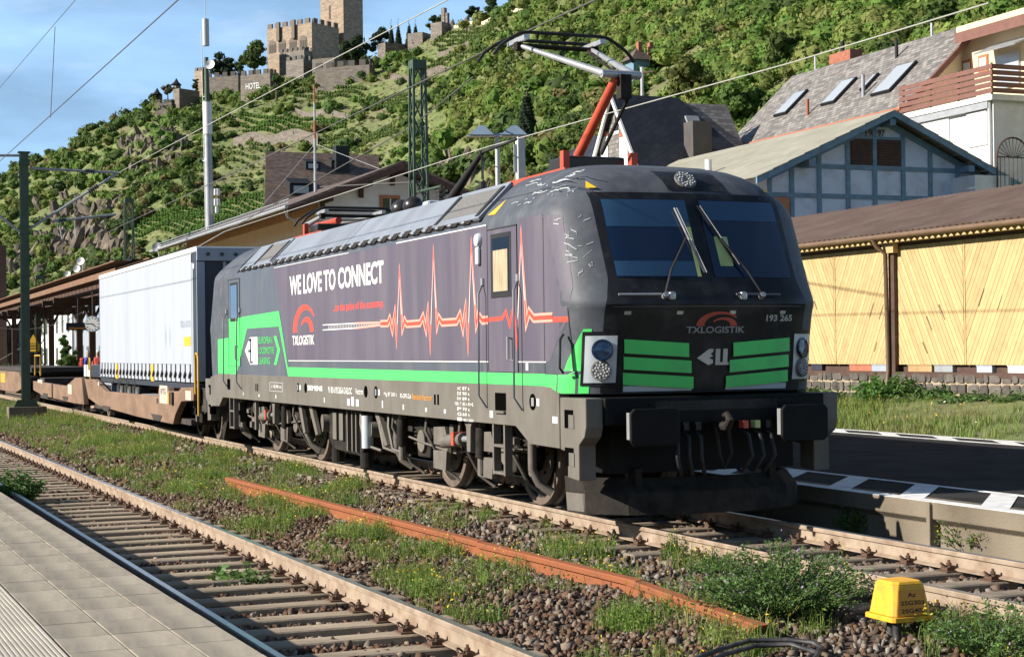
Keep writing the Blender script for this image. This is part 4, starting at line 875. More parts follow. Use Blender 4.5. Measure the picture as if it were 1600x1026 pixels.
# ---- pantographs
def panto(x0, raised, flip):
    f = -1 if flip else 1
    G = lambda x, y, z: (x0+f*x, y, z)
    fr = MB()
    for y in (-.55, .55): fr.box(min(x0-f*.9, x0+f*.9), max(x0-f*.9, x0+f*.9), y-.04, y+.04, 3.90, 3.97)
    for x in (-.85, .2, .85): fr.box(min(x0+f*x-.04, x0+f*x+.04), max(x0+f*x-.04, x0+f*x+.04), -.55, .55, 3.905, 3.965)
    pn = fr.build('pantograph', 'red_paint', loco, bevel=.008)
    for x in (-.85, .85):
        for y in (-.55, .55):
            o = MB(); o.cyl(G(x, y, 3.70), G(x, y, 3.90), .05, n=10)
            for k in range(3): o.cyl(G(x, y, 3.74+k*.05), G(x, y, 3.77+k*.05), .085, n=12)
            o.build('foot_insulator', 'insulator', pn)
    MB().box(*sorted((x0+f*.0, x0+f*.5)), -.4, .4, 3.97, 4.16).build('drive_unit', 'insulator', pn, bevel=.03)
    for y in (-.45, .45): MB().box(*sorted((x0+f*.55, x0+f*.65)), y-.04, y+.04, 3.97, 4.2).build('bearing_post', 'red_paint', pn)
    if raised: kz, kx, hz, hx = 5.02, 1.12, 5.72, -.62
    else: kz, kx, hz, hx = 4.22, 1.55, 4.30, -.75
    la = MB().cyl(G(.0, 0, 4.22), G(kx, 0, kz), .062, .058, 14).build('lower_arm', 'red_paint', pn, smooth=50)
    MB().cyl(G(.42, .12, 4.2), G(kx+.08, .12, kz-.22), .022, n=8).build('coupling_rod', 'bogie', pn)
    kn = MB().cyl(G(kx, -.20, kz+.03), G(kx, .30, kz+.03), .048, n=14).build('knee_joint', 'bare_silver', pn, smooth=50)
    MB().box(*sorted((x0+f*(kx-.02), x0+f*(kx+.1))), .0, .14, kz-.26, kz+.02).build('knee_bracket', 'bogie', kn)
    MB().cyl(G(kx, -.16, kz+.03), G(hx, -.50, hz-.06), .048, .028, 14).build('upper_arm', 'bare_silver', pn, smooth=50)
    MB().cyl(G(kx, .22, kz+.03), G(hx, .50, hz-.06), .048, .028, 14).build('upper_arm', 'bare_silver', pn, smooth=50)
    MB().cyl(G(kx-.15, .05, kz+.08), G(hx+.1, .40, hz-.1), .018, n=8).build('guide_rod', 'bogie', pn)
    hd = MB().cyl(G(hx, -.55, hz-.06), G(hx, .55, hz-.06), .03, n=10).build('head_pivot', 'bogie', pn)
    for dx in (-.27, .27):
        pts = [G(hx+dx, y, z) for y, z in ((-.96, hz-.24), (-.88, hz-.13), (-.74, hz-.03), (-.6, hz+.045), (-.5, hz+.06), (.5, hz+.06), (.6, hz+.045), (.74, hz-.03), (.88, hz-.13), (.96, hz-.24))]
        MB().sweep(pts, .022, 8).build('collector_strip', 'black_rubber', hd, smooth=60)
    for y in (-.52, .52):
        MB().box(*sorted((x0+f*(hx-.3), x0+f*(hx+.3))), y-.03, y+.03, hz-.03, hz+.03).build('head_frame', 'bare_silver', hd); MB().box(*sorted((x0+f*(hx-.06), x0+f*(hx+.06))), y-.04, y+.04, hz-.12, hz-.02).build('head_spring_box', 'bogie', hd)
panto(-3.70, True, False)
panto(-15.0+.9, False, True)
# ================================================================== wagons and trailer
mat('wagon_brown', (.255, .165, .112), .75, spec=.25, var=.18, vs=1.5, dirt=(.14, .088, .06), dscale=1.8, damt=.5, stretch=(.5, 1, 1))
mat('wagon_pale', (.50, .43, .36), .7, var=.15, vs=3)
mat('wagon_dark', (.045, .036, .032), .8, var=.35, vs=4)
mat('curtain_white', (.43, .46, .515), .45, var=.04, vs=.6, dirt=(.36, .385, .435), dscale=.8, damt=.4, stretch=(2.2, 1, .22), bump=.5, bs=1.6)
mat('trailer_frame', (.33, .37, .43), .5, var=.1, vs=2); mat('trailer_dark', (.03, .036, .05), .5, var=.2, vs=2)
mat('white_paint', (.76, .76, .74), .5, var=.06); mat('strap_black', (.02, .02, .022), .7); mat('yellow_rail', (.62, .36, .04), .5, var=.15)
YW = -1.45
def wpx(x, y): p = onY(x, y, YW); return (p.x, p.z)
def wagon_unit(name, poly, label, lower, wheels, group):
    x0 = min(p[0] for p in poly); x1 = max(p[0] for p in poly)
    w = thing(name, ((x0+x1)/2, 0, 0), label, 'wagon', group)
    for s in (-1, 1):
        sp_ = MB().prism(poly, 'y', s*1.30, s*1.45).build('side_sill', 'wagon_brown', w, bevel=.015)
        if s < 0: 
            for q in lower: MB().box(q[0], q[1], -1.456, -1.4505, q[2], q[3]).build(q[4], q[5], sp_)
    MB().box(x0+1.0, x1-1.0, -1.30, 1.30, .30, .42).build('pocket_floor', 'wagon_dark', w)
    for xx in (x0+.6, x1-.6): MB().box(xx-.7, xx+.7, -1.2, 1.2, .78, 1.02).build('end_platform', 'wagon_dark', w, bevel=.02)
    for x in wheels:
        for s in (-1, 1):
            M_ = Matrix.Translation((x, s*.70, .46)) @ Matrix.Rotation(rad(90)*(1 if s < 0 else -1), 4, 'X')
            wl = MB().lathe([(0, .09), (.08, .09), (.12, .03), (.34, .02), (.37, .06)], M_, 28).build('wheel', 'bogie', w, smooth=35)
            MB().lathe([(.37, .06), (.38, .07), (.455, .07), (.46, .05), (.46, -.03), (.485, -.05), (.485, -.07), (.37, -.07)], M_, 32).build('tyre', 'wheel_rim', wl, smooth=35)
            MB().box(x-.14, x+.14, min(s*.92, s*1.14), max(s*.92, s*1.14), .36, .62).build('axle_box', 'bogie', wl, bevel=.02)
        MB().cyl((x, -.7, .46), (x, .7, .46), .08, n=12).build('axle', 'bogie', w)
    ws = sorted(wheels)
    for a, b in zip(ws[::2], ws[1::2]):
        for s in (-1, 1): MB().prism([(a-.35, .58), (a-.3, .72), (b+.3, .72), (b+.35, .58), (b-.4, .50), (a+.4, .50)], 'y', min(s*.95, s*1.1), max(s*.95, s*1.1)).build('bogie_frame', 'wagon_dark', w)
        for k in range(8):
            x = random.uniform(a-.3, b+.4); z = random.uniform(.35, .8); MB().box(x, x+.09, -1.2, -1.12, z, z+.14).build('brake_gear', random.choice(('bogie', 'bogie_light')), w)
    return w
W1 = [wpx(*p) for p in ((132, 592), (146, 592), (164, 611), (247, 619), (248, 605), (262, 604.5), (263, 611), (279, 611), (283, 605), (302, 605), (302, 626), (283, 627), (273.5, 648), (270, 662.5), (215, 651), (155, 634), (138, 622))]
g_ = 'pocket wagons behind the locomotive'
w1 = wagon_unit('pocket_wagon', W1, 'brown pocket wagon carrying the white trailer, next to the locomotive', [(-23.9, -22.95, .72, 1.13, 'pale_panel', 'wagon_pale'), (-20.9, -20.3, .86, 1.06, 'data_plate', 'wagon_pale'), (-24.3, -24.1, .70, .82, 'round_mark', 'wagon_dark'), (-33.4, -33.15, .98, 1.08, 'data_plate', 'wagon_pale')], (-22.67, -20.86, -37.4, -36.0), g_)
text('IVTG', 'lettering', 'trailer_dark', w1, (-23.75, -1.4575, .93), UX, UZ, .6, .13, .02)
for x0, x1 in ((-32.6, -31.2), (-25.0, -23.6)): MB().prism([(x0, .44), (x1, .44), (x1-.3, .30), (x0+.3, .30)], 'y', -1.462, -1.452).build('pocket_hatch', 'wagon_dark', w1)
MB().box(-22.75, -22.62, -1.49, -1.455, .73, .98).build('brake_handle', 'yellow_rail', w1); MB().box(-22.45, -22.2, -1.5, -1.455, .72, 1.0).build('brake_valve', 'wagon_dark', w1)
for x, z0, z1 in ((-19.72, .55, 1.85), (-35.1, .95, 1.75)):
    MB().sweep([(x-.28, -1.42, z0+.45), (x-.28, -1.42, z1-.12), (x-.2, -1.42, z1), (x-.06, -1.42, z1), (x+.02, -1.42, z1-.12), (x+.02, -1.42, z0)], .022, 8).build('handrail', 'yellow_rail', w1, smooth=60)
MB().box(-20.2, -19.3, -1.25, 1.25, .62, 1.12).build('end_beam', 'wagon_dark', w1, bevel=.02)
for s in (-1, 1):
    b = MB().cyl((-19.35, s*.875, 1.05), (-19.02, s*.875, 1.05), .11, n=16).build('buffer', 'wagon_dark', w1); MB().cyl((-19.06, s*.875, 1.05), (-19.0, s*.875, 1.05), .22, n=20).build('buffer_plate', 'bogie', b)
MB().box(-20.1, -19.75, -1.05, -.98, .45, .62).build('step', 'wagon_dark', w1)
W2 = [wpx(*p) for p in ((51.6, 595), (103, 603), (117, 590), (127, 590), (131, 632), (116, 630), (67, 618), (52, 609))]
w2 = wagon_unit('pocket_wagon', W2, 'empty brown pocket wagon seen between the mast and the trailer', [(-48.0, -46.6, .86, .98, 'pale_panel', 'wagon_pale'), (-39.8, -38.9, .62, .92, 'pale_panel', 'wagon_pale')], (-41.0, -42.8), g_)
for x in (-46.5, -41.2): MB().prism([(x, .52), (x+1.5, .52), (x+1.2, .40), (x+.3, .40)], 'y', -1.462, -1.452).build('pocket_hatch', 'wagon_dark', w2)
MB().box(-50, -38, .9, 1.35, 1.02, 1.34).build('far_side_rail', 'wagon_dark', w2)
for x in (-37.6, -36.9): MB().box(x, x+.5, -1.25, -.9, 1.2, 1.55).build('kingpin_support', 'white_paint', w2)
W3 = [(-72, .75), (-72, 1.2), (-55, 1.2), (-53.5, .95), (-53.5, .55), (-56, .35), (-70, .35)]
w3 = wagon_unit('pocket_wagon', W3, 'dark wagon at the left edge behind the catenary mast', [(-62, -60, .7, 1.1, 'pale_panel', 'yellow_rail')], (-55.0, -57.0, -69, -71), g_)
MB().box(-71, -52.3, -1.2, 1.2, 1.21, 1.38).build('deck', 'wagon_dark', w3)
MB().sweep([(-52.0, -1.1, 1.1), (-52.0, -1.1, 1.85), (-50.2, -1.1, 1.85), (-50.2, -1.1, 1.1)], .03, 8).build('handrail', 'yellow_rail', w3)

tr = thing('semi_trailer', (-27, 0, .4), 'white curtain sided semi trailer loaded on the brown wagon', 'trailer')
X0, X1, ZT = -34.15, -20.42, 4.13
MB().box(X0, X1-.5, -1.265, 1.265, 1.22, 4.02).build('curtain', 'curtain_white', tr, bevel=.01)
MB().box(X0, X1, -1.29, -1.2, 4.022, ZT).build('roof_rail', 'white_paint', tr, bevel=.01); MB().box(X0, X1, -1.2, 1.29, ZT-.03, ZT).build('roof', 'white_paint', tr)
MB().box(X0-.05, X0, -1.27, 1.27, 1.2, 4.1).build('rear_frame', 'trailer_frame', tr)
MB().box(X1-.498, X1, -1.285, 1.285, 1.26, 4.02).build('front_wall', 'trailer_dark', tr, bevel=.01)
for y0, y1, m_ in ((-1.29, -1.12, 'trailer_frame'), (-.72, -.66, 'trailer_frame'), (.0, .06, 'trailer_frame')): MB().box(X1+.001, X1+.04, y0, y1, 1.26, 3.80).build('front_post', m_, tr)
fb = MB().box(X1+.001, X1+.06, -1.29, 1.29, 3.82, 4.10).build('front_header', 'trailer_frame', tr, bevel=.01)
for k in range(8): MB().cyl((X1+.06, -1.05+k*.3, 3.96), (X1+.085, -1.05+k*.3, 3.96), .04, n=12).build('marker_hole', 'trailer_dark', fb)
MB().box(X1-.52, X1-.36, -1.292, -1.268, 1.26, 3.8).build('corner_post', 'trailer_frame', tr); MB().box(X1-.56, X1-.522, -1.29, -1.268, 1.26, 4.0).build('curtain_edge', 'strap_black', tr)
MB().cyl((X1-.28, -1.287, 3.72), (X1-.28, -1.295, 3.72), .06, n=14).build('round_badge', 'white_paint', tr)
MB().box(X0, X1, -1.26, 1.26, 1.08, 1.2).build('chassis', 'trailer_dark', tr)
MB().box(X0+.2, X1-.5, -1.272, -1.266, 1.615, 1.63).build('curtain_hem', 'trailer_frame', tr)
for k in range(25):
    x = X0+.35+k*.545
    if x > X1-.7: break
    st = MB().box(x, x+.035, -1.285, -1.268, 1.22, 1.62).build('strap', 'strap_black', tr)
    MB().prism([(x-.06, 1.36), (x+.10, 1.46), (x+.10, 1.40), (x-.02, 1.30)], 'y', -1.31, -1.286).build('buckle', 'strap_black', st)
for x in (-31.35, -26.0): MB().box(x, x+.42, -1.275, -1.267, 1.20, 1.60).build('yellow_tag', 'signal_yellow', tr)
MB().box(-21.9, -21.2, -1.272, -1.266, 2.02, 2.22).build('yellow_tag', 'signal_yellow', tr)
text('PKDA 87135', 'lettering', 'trailer_frame', tr, (-22.3, -1.268, 2.42), UX, UZ, 1.1, .16, .02); text('TIR', 'lettering', 'signal_yellow', tr, (-21.75, -1.2735, 2.07), UX, UZ, .4, .09, .02)
for x in (-24.2, -23.7):
    MB().add([(x, -1.267, 2.25), (x+.11, -1.267, 1.95), (x+.22, -1.267, 2.25), (x+.11, -1.267, 2.55)], [(0, 1, 2, 3)]).build('diamond_mark', 'trailer_frame', tr)
for x in (-31.4, -30.15, -28.9):
    for s in (-1, 1):
        M_ = Matrix.Translation((x, s*1.02, .88)) @ Matrix.Rotation(rad(90)*(1 if s < 0 else -1), 4, 'X')
        wl = MB().lathe([(.28, .02), (.30, .12), (.40, .16), (.48, .13), (.50, .05), (.50, -.15), (.28, -.15)], M_, 26).build('wheel', 'strap_black', tr, smooth=40); MB().lathe([(0, .04), (.1, .05), (.14, .0), (.24, .03), (.28, .1)], M_, 20).build('rim', 'bare_silver', wl, smooth=40)
    MB().prism([(x-.58, 1.02), (x-.5, 1.40-.2), (x+.5, 1.40-.2), (x+.58, 1.02), (x+.52, 1.02), (x+.42, 1.14), (x-.42, 1.14), (x-.52, 1.02)], 'y', -1.27, -.75).build('mudguard', 'strap_black', tr)
MB().box(-34.0, -32.6, -1.2, -.4, .72, 1.05).build('pallet_box', 'trailer_frame', tr); MB().box(-33.95, -32.65, -1.21, -1.202, .77, 1.0).build('pallet_box_lid', 'trailer_dark', tr)
MB().box(-28.1, -25.0, -1.15, -.5, .62, .84).build('side_locker', 'curtain_white', tr)
MB().box(-23.4, -23.1, -1.1, -.8, .45, 1.08).build('landing_leg', 'trailer_frame', tr)
# ================================================================== buildings
def slate(name, col, w=.3, h=.22, var=.35, rot=0., bumpy=.6):
    m = mat(name, col, .62, var=.2, vs=1.2, orand=0); n = m.node_tree; L = n.links.new; b = n.nodes['Principled BSDF']
    old = b.inputs['Base Color'].links[0].from_socket
    t = n.nodes.new('ShaderNodeTexCoord'); mp = n.nodes.new('ShaderNodeMapping'); mp.inputs['Rotation'].default_value = (0, 0, rot); L(t.outputs['UV'], mp.inputs['Vector'])
    br = n.nodes.new('ShaderNodeTexBrick'); br.inputs['Scale'].default_value = 1; br.inputs['Brick Width'].default_value = w; br.inputs['Row Height'].default_value = h; br.inputs['Mortar Size'].default_value = .012
    br.inputs['Color1'].default_value = (1-var,)*3+(1,); br.inputs['Color2'].default_value = (1+var,)*3+(1,); br.inputs['Mortar'].default_value = (.35, .35, .35, 1)
    L(mp.outputs[0], br.inputs['Vector']); q = n.nodes.new('ShaderNodeMix'); q.data_type = 'RGBA'; q.blend_type = 'MULTIPLY'; q.inputs[0].default_value = 1; L(old, q.inputs[6]); L(br.outputs['Color'], q.inputs[7]); L(q.outputs[2], b.inputs['Base Color'])
    bp = n.nodes.new('ShaderNodeBump'); bp.inputs['Strength'].default_value = bumpy; bp.inputs['Distance'].default_value = .03; L(br.outputs['Color'], bp.inputs['Height']); L(bp.outputs[0], b.inputs['Normal'])
slate('slate_grey', (.215, .20, .185), .34, .2, .38); slate('slate_dark', (.022, .025, .036), .4, .3, .25, .6); slate('slate_brown', (.15, .105, .082), .4, .22, .3); slate('masonry', (.30, .24, .175), .5, .25, .3)
slate('castle_brown', (.30, .21, .13), 1.5, .55, .28); slate('castle_grey', (.155, .125, .095), 1.4, .6, .3)  # even brown stone for keep and hall, grey stone for the walls
mat('plaster_cream', (.72, .61, .40), .85, var=.05, vs=2, dirt=(.62, .52, .34), dscale=1, damt=.4); mat('plaster_white', (.78, .78, .77), .85, var=.05, vs=1.5, dirt=(.58, .58, .57), dscale=.8, damt=.4)
mat('plaster_shade_blue', (.60, .67, .80), .85, var=.08, vs=1.2, dirt=(.40, .43, .48), dscale=1.6, damt=.3); mat('timber_blue', (.13, .25, .35), .7, var=.3, vs=3, dirt=(.22, .24, .25), dscale=5, damt=.4)  # white plaster; the blue of its shade is put into the colour
mat('wood_yellow', (.52, .375, .175), .75, var=.06, vs=5, orand=.11, dirt=(.42, .29, .13), dscale=2.2, damt=.18, bump=.15, bs=20); mat('wood_dark', (.075, .04, .028), .75, var=.3, vs=4, orand=.1); mat('wood_worn', (.16, .09, .05), .85, var=.3)
mat('wood_soffit', (.40, .26, .12), .75, var=.2, vs=3); mat('roof_metal_brown', (.14, .095, .075), .6, var=.15, vs=1, dirt=(.19, .14, .11), dscale=.9, damt=.4); mat('roof_sheet', (.335, .325, .26), .7, var=.12, vs=1, dirt=(.27, .255, .20), dscale=.7, damt=.5, orand=.06)
mat('zinc', (.36, .38, .40), .5, .3, var=.15); mat('gutter_brown', (.16, .10, .06), .5, var=.15); mat('balcony_brown', (.19, .085, .065), .7, var=.15, vs=3, orand=.06); mat('terracotta', (.36, .13, .075), .8, var=.15, vs=4, orand=.06); mat('mortar', (.34, .275, .195), .95, var=.2, vs=6, bump=.4, bs=25)
mat('wall_stone', (.095, .082, .072), .9, var=.35, vs=6, bump=.5, bs=14, orand=.4); mat('frame_orange', (.42, .16, .07), .6, var=.15); mat('blind_white', (.70, .70, .68), .7, var=.05); glass('window_dark', (.015, .02, .03), .1); glass('skylight_glass', (.42, .46, .50), .15)
mat('brick_red', (.33, .12, .075), .85, var=.3, vs=8); mat('stone_dark', (.10, .085, .07), .9, var=.3, vs=5)
def slope(name, a, b, c, d, th, mt, parent, u=1.):
    """thick sloping roof plate a-b (eave) c-d (ridge above b,a); writes UVs in metres"""
    a, b, c, d = map(Vector, (a, b, c, d)); n = (b-a).cross(d-a).normalized(); n = n if n.z > 0 else -n
    o = MB().add([a, b, c, d, a-n*th, b-n*th, c-n*th, d-n*th], [(0, 1, 2, 3), (4, 7, 6, 5), (0, 4, 5, 1), (1, 5, 6, 2), (2, 6, 7, 3), (3, 7, 4, 0)]).build(name, mt, parent)
    uvm(o); return o
def uvm(o):           # box-free planar UVs in metres, per face
    me = o.data; uv = me.uv_layers.new(name='uv')
    for p in me.polygons:
        n = p.normal; t = Vector((0, 0, 1)).cross(n); t = t.normalized() if t.length > .01 else Vector((1, 0, 0)); s = n.cross(t)
        for li in p.loop_indices:
            v = me.vertices[me.loops[li].vertex_index].co; uv.data[li].uv = (v.dot(t), v.dot(s))
def onP(x, y, p0, n): d = ray(x, y); return CAM_C+d*((Vector(p0)-CAM_C).dot(Vector(n))/d.dot(Vector(n)))

# ---- goods shed with chevron boarded doors
YS_ = 16.0
sh = thing('goods_shed', (-22, 19, 1.2), 'yellow boarded goods shed with brown corrugated roof behind the far platform', 'shed')
MB().box(-60, -4, YS_+.12, 22, .3, 4.35).build('inner_wall', 'wood_dark', sh)
bx = [-26.2, -22.54, -19.93, -17.11, -14.3, -11.5]
def clip_rect(poly, x0, x1, z0, z1):
    for ax, v, sg in ((0, x0, 1), (0, x1, -1), (1, z0, 1), (1, z1, -1)):
        out_ = []
        for i in range(len(poly)):
            p, q = poly[i], poly[(i+1) % len(poly)]; dp, dq = (p[ax]-v)*sg, (q[ax]-v)*sg
            if dp >= 0: out_.append(p)
            if dp*dq < 0: t_ = dp/(dp-dq); out_.append((p[0]+(q[0]-p[0])*t_, p[1]+(q[1]-p[1])*t_))
        poly = out_
        if len(poly) < 3: return []
    return poly
zb0, zb1 = 1.36, 4.28
for i in range(5):
    x0, x1 = bx[i]+.03, bx[i+1]-.03
    if i in (1, 3): x1 -= .0
    dr = MB().box(x0, x1, YS_+.04, YS_+.10, zb0, zb1).build('door_leaf', 'wood_soffit', sh)
    sg = -1 if i % 2 == 0 else 1; w_ = .15; dx = (zb1-zb0)/math.tan(rad(61))
    xs0 = x0-dx if sg > 0 else x0
    k = 0; xx = x0-dx-.3
    while xx < x1+dx+.3:
        a = [(xx, zb0), (xx+w_-.011, zb0), (xx+w_-.011+sg*dx, zb1), (xx+sg*dx, zb1)]; p = clip_rect(a, x0, x1, zb0, zb1)
        if len(p) >= 3: MB().prism(p, 'y', YS_+random.uniform(0, .006), YS_+.039).build('board', 'wood_yellow', dr)
        xx += w_
    MB().box(x0-.025, x0+.03, YS_-.012, YS_+.0, zb0, zb1).build('door_stile', 'wood_yellow', dr)
    for k in range(3):
        xx = random.uniform(x0+.3, x1-.3); zz = random.uniform(zb0+.1, zb0+1.5); L_ = random.uniform(.1, .45); MB().add([(xx, YS_-.003, zz), (xx+.03, YS_-.003, zz), (xx+sg*L_*.55+.02, YS_-.003, zz+L_), (xx+sg*L_*.55-.02, YS_-.003, zz+L_*.9)], [(0, 1, 2, 3)]).build('worn_patch', 'wood_worn', dr)
MB().box(-60, -4, YS_-.05, YS_+.1, zb1+.02, 4.50).build('head_beam', 'wood_dark', sh)
MB().box(-60, -4, YS_-.12, YS_-.06, 4.36, 4.56).build('fascia', 'wood_yellow', sh)
MB().box(-60, -4, YS_-.1, YS_+.1, 1.06, 1.18).build('sill_beam', 'wood_dark', sh)
MB().box(-19.95, -19.72, YS_-.10, YS_-.001, 1.18, 4.35).build('post', 'wood_dark', sh); MB().box(-20.1, -19.6, YS_-.2, YS_-.05, 4.12, 4.36).build('bracket', 'wood_yellow', sh)
mb = MB(); xs = np.arange(-60, -4, .03); vs = []
for x in xs:
    dz = .034*math.sin(2*math.pi*x/.24)
    vs += [(x, YS_-.45, 4.58+dz), (x, 21.0, 6.07+dz)]
rf = mb.add(vs, [(2*i, 2*i+2, 2*i+3, 2*i+1) for i in range(len(xs)-1)]).build('corrugated_roof', 'roof_metal_brown', sh, smooth=60, fix=False)
MB().add([(x, y, z) for x in (-60, -4) for y, z in ((21.0, 6.09), (27, 4.5))], [(0, 1, 3, 2)]).build('rear_roof', 'roof_metal_brown', sh)
gt = MB().sweep([(-60, YS_-.5, 4.52), (-4, YS_-.5, 4.50)], .07, 10).build('gutter', 'gutter_brown', sh, smooth=60)
MB().sweep([(-20.05, YS_-.5, 4.5), (-20.0, YS_-.42, 4.3), (-19.93, YS_-.2, 4.1), (-19.93, YS_-.16, 1.2), (-19.93, YS_-.2, .9), (-19.8, YS_-.3, .5)], .055, 10).build('downpipe', 'gutter_brown', sh, smooth=60)
# crates and boxes stored in the gap under the doors
for i, (x, w_, m_, lb) in enumerate([(-23.7, .5, 'trailer_dark', 'dark box under the shed doors left of the orange crate'), (-21.9, 1.0, 'terracotta', 'orange brown crate in the gap under the shed doors'), (-20.9, .8, 'trailer_frame', 'grey box in the gap left of the downpipe'), (-19.35, .95, 'wood_soffit', 'tan crate in the gap right of the downpipe'), (-18.3, .7, 'zinc', 'pale grey box in the gap under the shed doors'), (-16.7, .55, 'curtain_white', 'small white box in the gap, second from the right'), (-15.6, .7, 'white_paint', 'white box in the gap at the right edge')]):
    t_ = thing('crate', (x+w_/2, YS_+.4, 1.18), lb, 'crate'); MB().box(x, x+w_, YS_+.11-.1, YS_+.7, 1.181, 1.33).build('crate_body', m_, t_, bevel=.01); MB().box(x-.01, x+w_+.01, YS_, YS_+.71, 1.331, 1.352).build('crate_lid', m_, t_)
# stone wall below
sw = thing('stone_wall', (-19, 15.95, .3), 'low rubble stone wall with pale mortar below the yellow shed', 'wall')
MB().box(-60, -4, 15.93, 16.25, .0, 1.055).build('wall_core', 'mortar', sw)
z = .28; row = 0
while z < .98:
    h = random.uniform(.13, .24); x = -26.5+random.uniform(0, .3)
    while x < -11.5:
        w_ = random.uniform(.12, .42)
        vs = [(x+w_*u+random.uniform(-.018, .018), z+h*v+random.uniform(-.018, .018)) for u, v in ((.06, .04), (.5, .0), (.95, .06), (1, .5), (.94, .95), (.5, 1), (.05, .93), (0, .5))]
        MB().prism(vs, 'y', 15.93-random.uniform(.02, .05), 15.96).build('stone', 'wall_stone', sw); x += w_+random.uniform(.025, .05)
    z += h+random.uniform(.02, .04)

# ---- blue half timbered house
XB = -38.0
hb = thing('half_timbered_house', (-46, 28.4, 0), 'half timbered house with blue beams and 1997 on its gable', 'house')
yc, zr, hwid, drop = 28.4, 10.6, 5.95, 2.66
wy = 5.1
MB().prism([(yc-wy, 0), (yc+wy, 0), (yc+wy, 8.15), (yc, 10.40), (yc-wy, 8.15)], 'x', -64, XB).build('wall', 'plaster_shade_blue', hb)
bt = 'timber_blue'
for y in (23.4, 24.35, 25.53, 26.79, 27.98, 29.26, 30.5, 31.75, 33.0):
    MB().box(XB+.001, XB+.05, y-.09, y+.09, 4.5, 10.38-abs(y-yc)*.447).build('timber_post', bt, hb)
for z_, lim in ((8.50, 4.3), (7.40, 5.1), (6.3, 5.1)): MB().box(XB+.002, XB+.055, yc-lim, yc+lim, z_-.08, z_+.08).build('timber_rail', bt, hb)
MB().box(XB+.002, XB+.057, 26.8, 29.25, 9.58, 9.68).build('timber_rail', bt, hb)
for s in (-1, 1): MB().prism([(yc, 10.40), (yc+s*5.0, 8.16), (yc+s*5.0, 7.95), (yc, 10.14)], 'x', XB+.003, XB+.07).build('rake_timber', bt, hb)
for y0, y1 in ((26.9, 27.87), (28.10, 29.15)):
    lv = MB().box(XB+.003, XB+.03, y0, y1, 8.6, 9.57).build('louvre', 'wood_dark', hb)
    for k in range(9): MB().box(XB+.031, XB+.07, y0+.05, y1-.05, 8.64+k*.1, 8.69+k*.1).build('louvre_slat', 'wood_dark', lv)
text('19', 'lettering', 'wood_dark', hb, (XB+.075, 27.55, 9.68), (0, 1, 0), UZ, .33, .27, .03); text('97', 'lettering', 'wood_dark', hb, (XB+.075, 28.1, 9.68), (0, 1, 0), UZ, .33, .27, .03)
MB().box(XB+.06, XB+.10, 23.45, 24.2, 6.4, 7.3).build('window', 'frame_orange', hb)
# roof of long sheets
for s in (-1, 1):
    N = 9
    for k in range(N):
        f0, f1 = k/N, (k+1)/N; y0, y1 = yc+s*hwid*(1-f0), yc+s*hwid*(1-f1); z0, z1 = zr-drop*(1-f0), zr-drop*(1-f1)
        slope('roof_sheet', (XB+.75, y0, z0+.035), (-66, y0, z0+.035), (-66, y1, z1+.01), (XB+.75, y1, z1+.01), .03, 'roof_sheet', hb)
    MB().prism([(yc+s*hwid, zr-drop-.02), (yc, zr-.02), (yc, zr-.24), (yc+s*hwid, zr-drop-.24)], 'x', XB+.66, XB+.745).build('bargeboard', 'timber_blue' , hb)
    MB().box(XB+.0, XB+.64, yc+s*3.55-.14, yc+s*3.55+.14, 8.42, 8.66).build('purlin_end', bt, hb)
MB().box(XB+.0, XB+.64, yc-.13, yc+.13, 10.05, 10.3).build('purlin_end', bt, hb)
p = onX(1107, 265, -44); MB().cyl((p.x, p.y, p.z-.6), (p.x, p.y, p.z+.4), .14, n=12).build('vent_pipe', 'plaster_white', hb)

# ---- dark slate house with the steep gable
XS0, zs = -56.8, 13.95
hs = thing('slate_house', (XS0, 30, 0), 'steep gabled house with dark slate roof behind the roof arm', 'house')
hwS, dS = 4.6, 6.25; yg = 26.4
MB().prism([(XS0-hwS+.35, 0), (XS0+hwS-.35, 0), (XS0+hwS-.35, zs-dS), (XS0, zs-.25), (XS0-hwS+.35, zs-dS)], 'y', yg, yg+6).build('wall', 'slate_grey', hs); uvm(hs.children[0])
re = onX(1060, 150, XS0).y
hip = (XS0+hwS, re+5.6)
o = MB().add([(XS0, yg-.3, zs), (XS0, re, zs), (XS0+hwS, re+5, zs-dS), (XS0+hwS, yg-.3, zs-dS)], [(0, 1, 2, 3)]).build('roof_slope', 'slate_dark', hs); uvm(o)
o = MB().add([(XS0, yg-.3, zs), (XS0, re, zs), (XS0-hwS, re+5, zs-dS), (XS0-hwS, yg-.3, zs-dS)], [(0, 1, 2, 3)]).build('roof_slope', 'slate_dark', hs); uvm(o)
o = MB().add([(XS0, re, zs), (XS0+hwS, re+5, zs-dS), (XS0-hwS, re+5, zs-dS)], [(0, 1, 2)]).build('roof_hip', 'slate_dark', hs); uvm(o)
for s in (-1, 1): MB().prism([(XS0, zs+.02), (XS0+s*hwS, zs-dS+.02), (XS0+s*hwS-s*.16, zs-dS-.1), (XS0, zs-.24)], 'y', yg-.36, yg-.25).build('verge_board', 'white_paint', hs)
for px in (945, 975.5):
    c = onY(px, 232, yg); w_ = MB().box(c.x-.42, c.x+.42, yg-.05, yg-.005, c.z-1.2, c.z+.55).build('window', 'blind_white', hs); MB().box(c.x-.44, c.x+.44, yg-.06, yg-.006, c.z+.56, c.z+.78).build('blind_box', 'brick_red', w_)
c = onY(964, 193, yg); MB().box(c.x-.16, c.x+.16, yg-.04, yg-.005, c.z-.35, c.z+.4).build('vent_slit', 'slate_dark', hs); MB().box(c.x-.25, c.x+.25, yg-.045, yg-.005, c.z-.5, c.z-.36).build('vent_sill', 'white_paint', hs)
nS = (dS, 0, hwS); pS = (XS0, yg, zs)
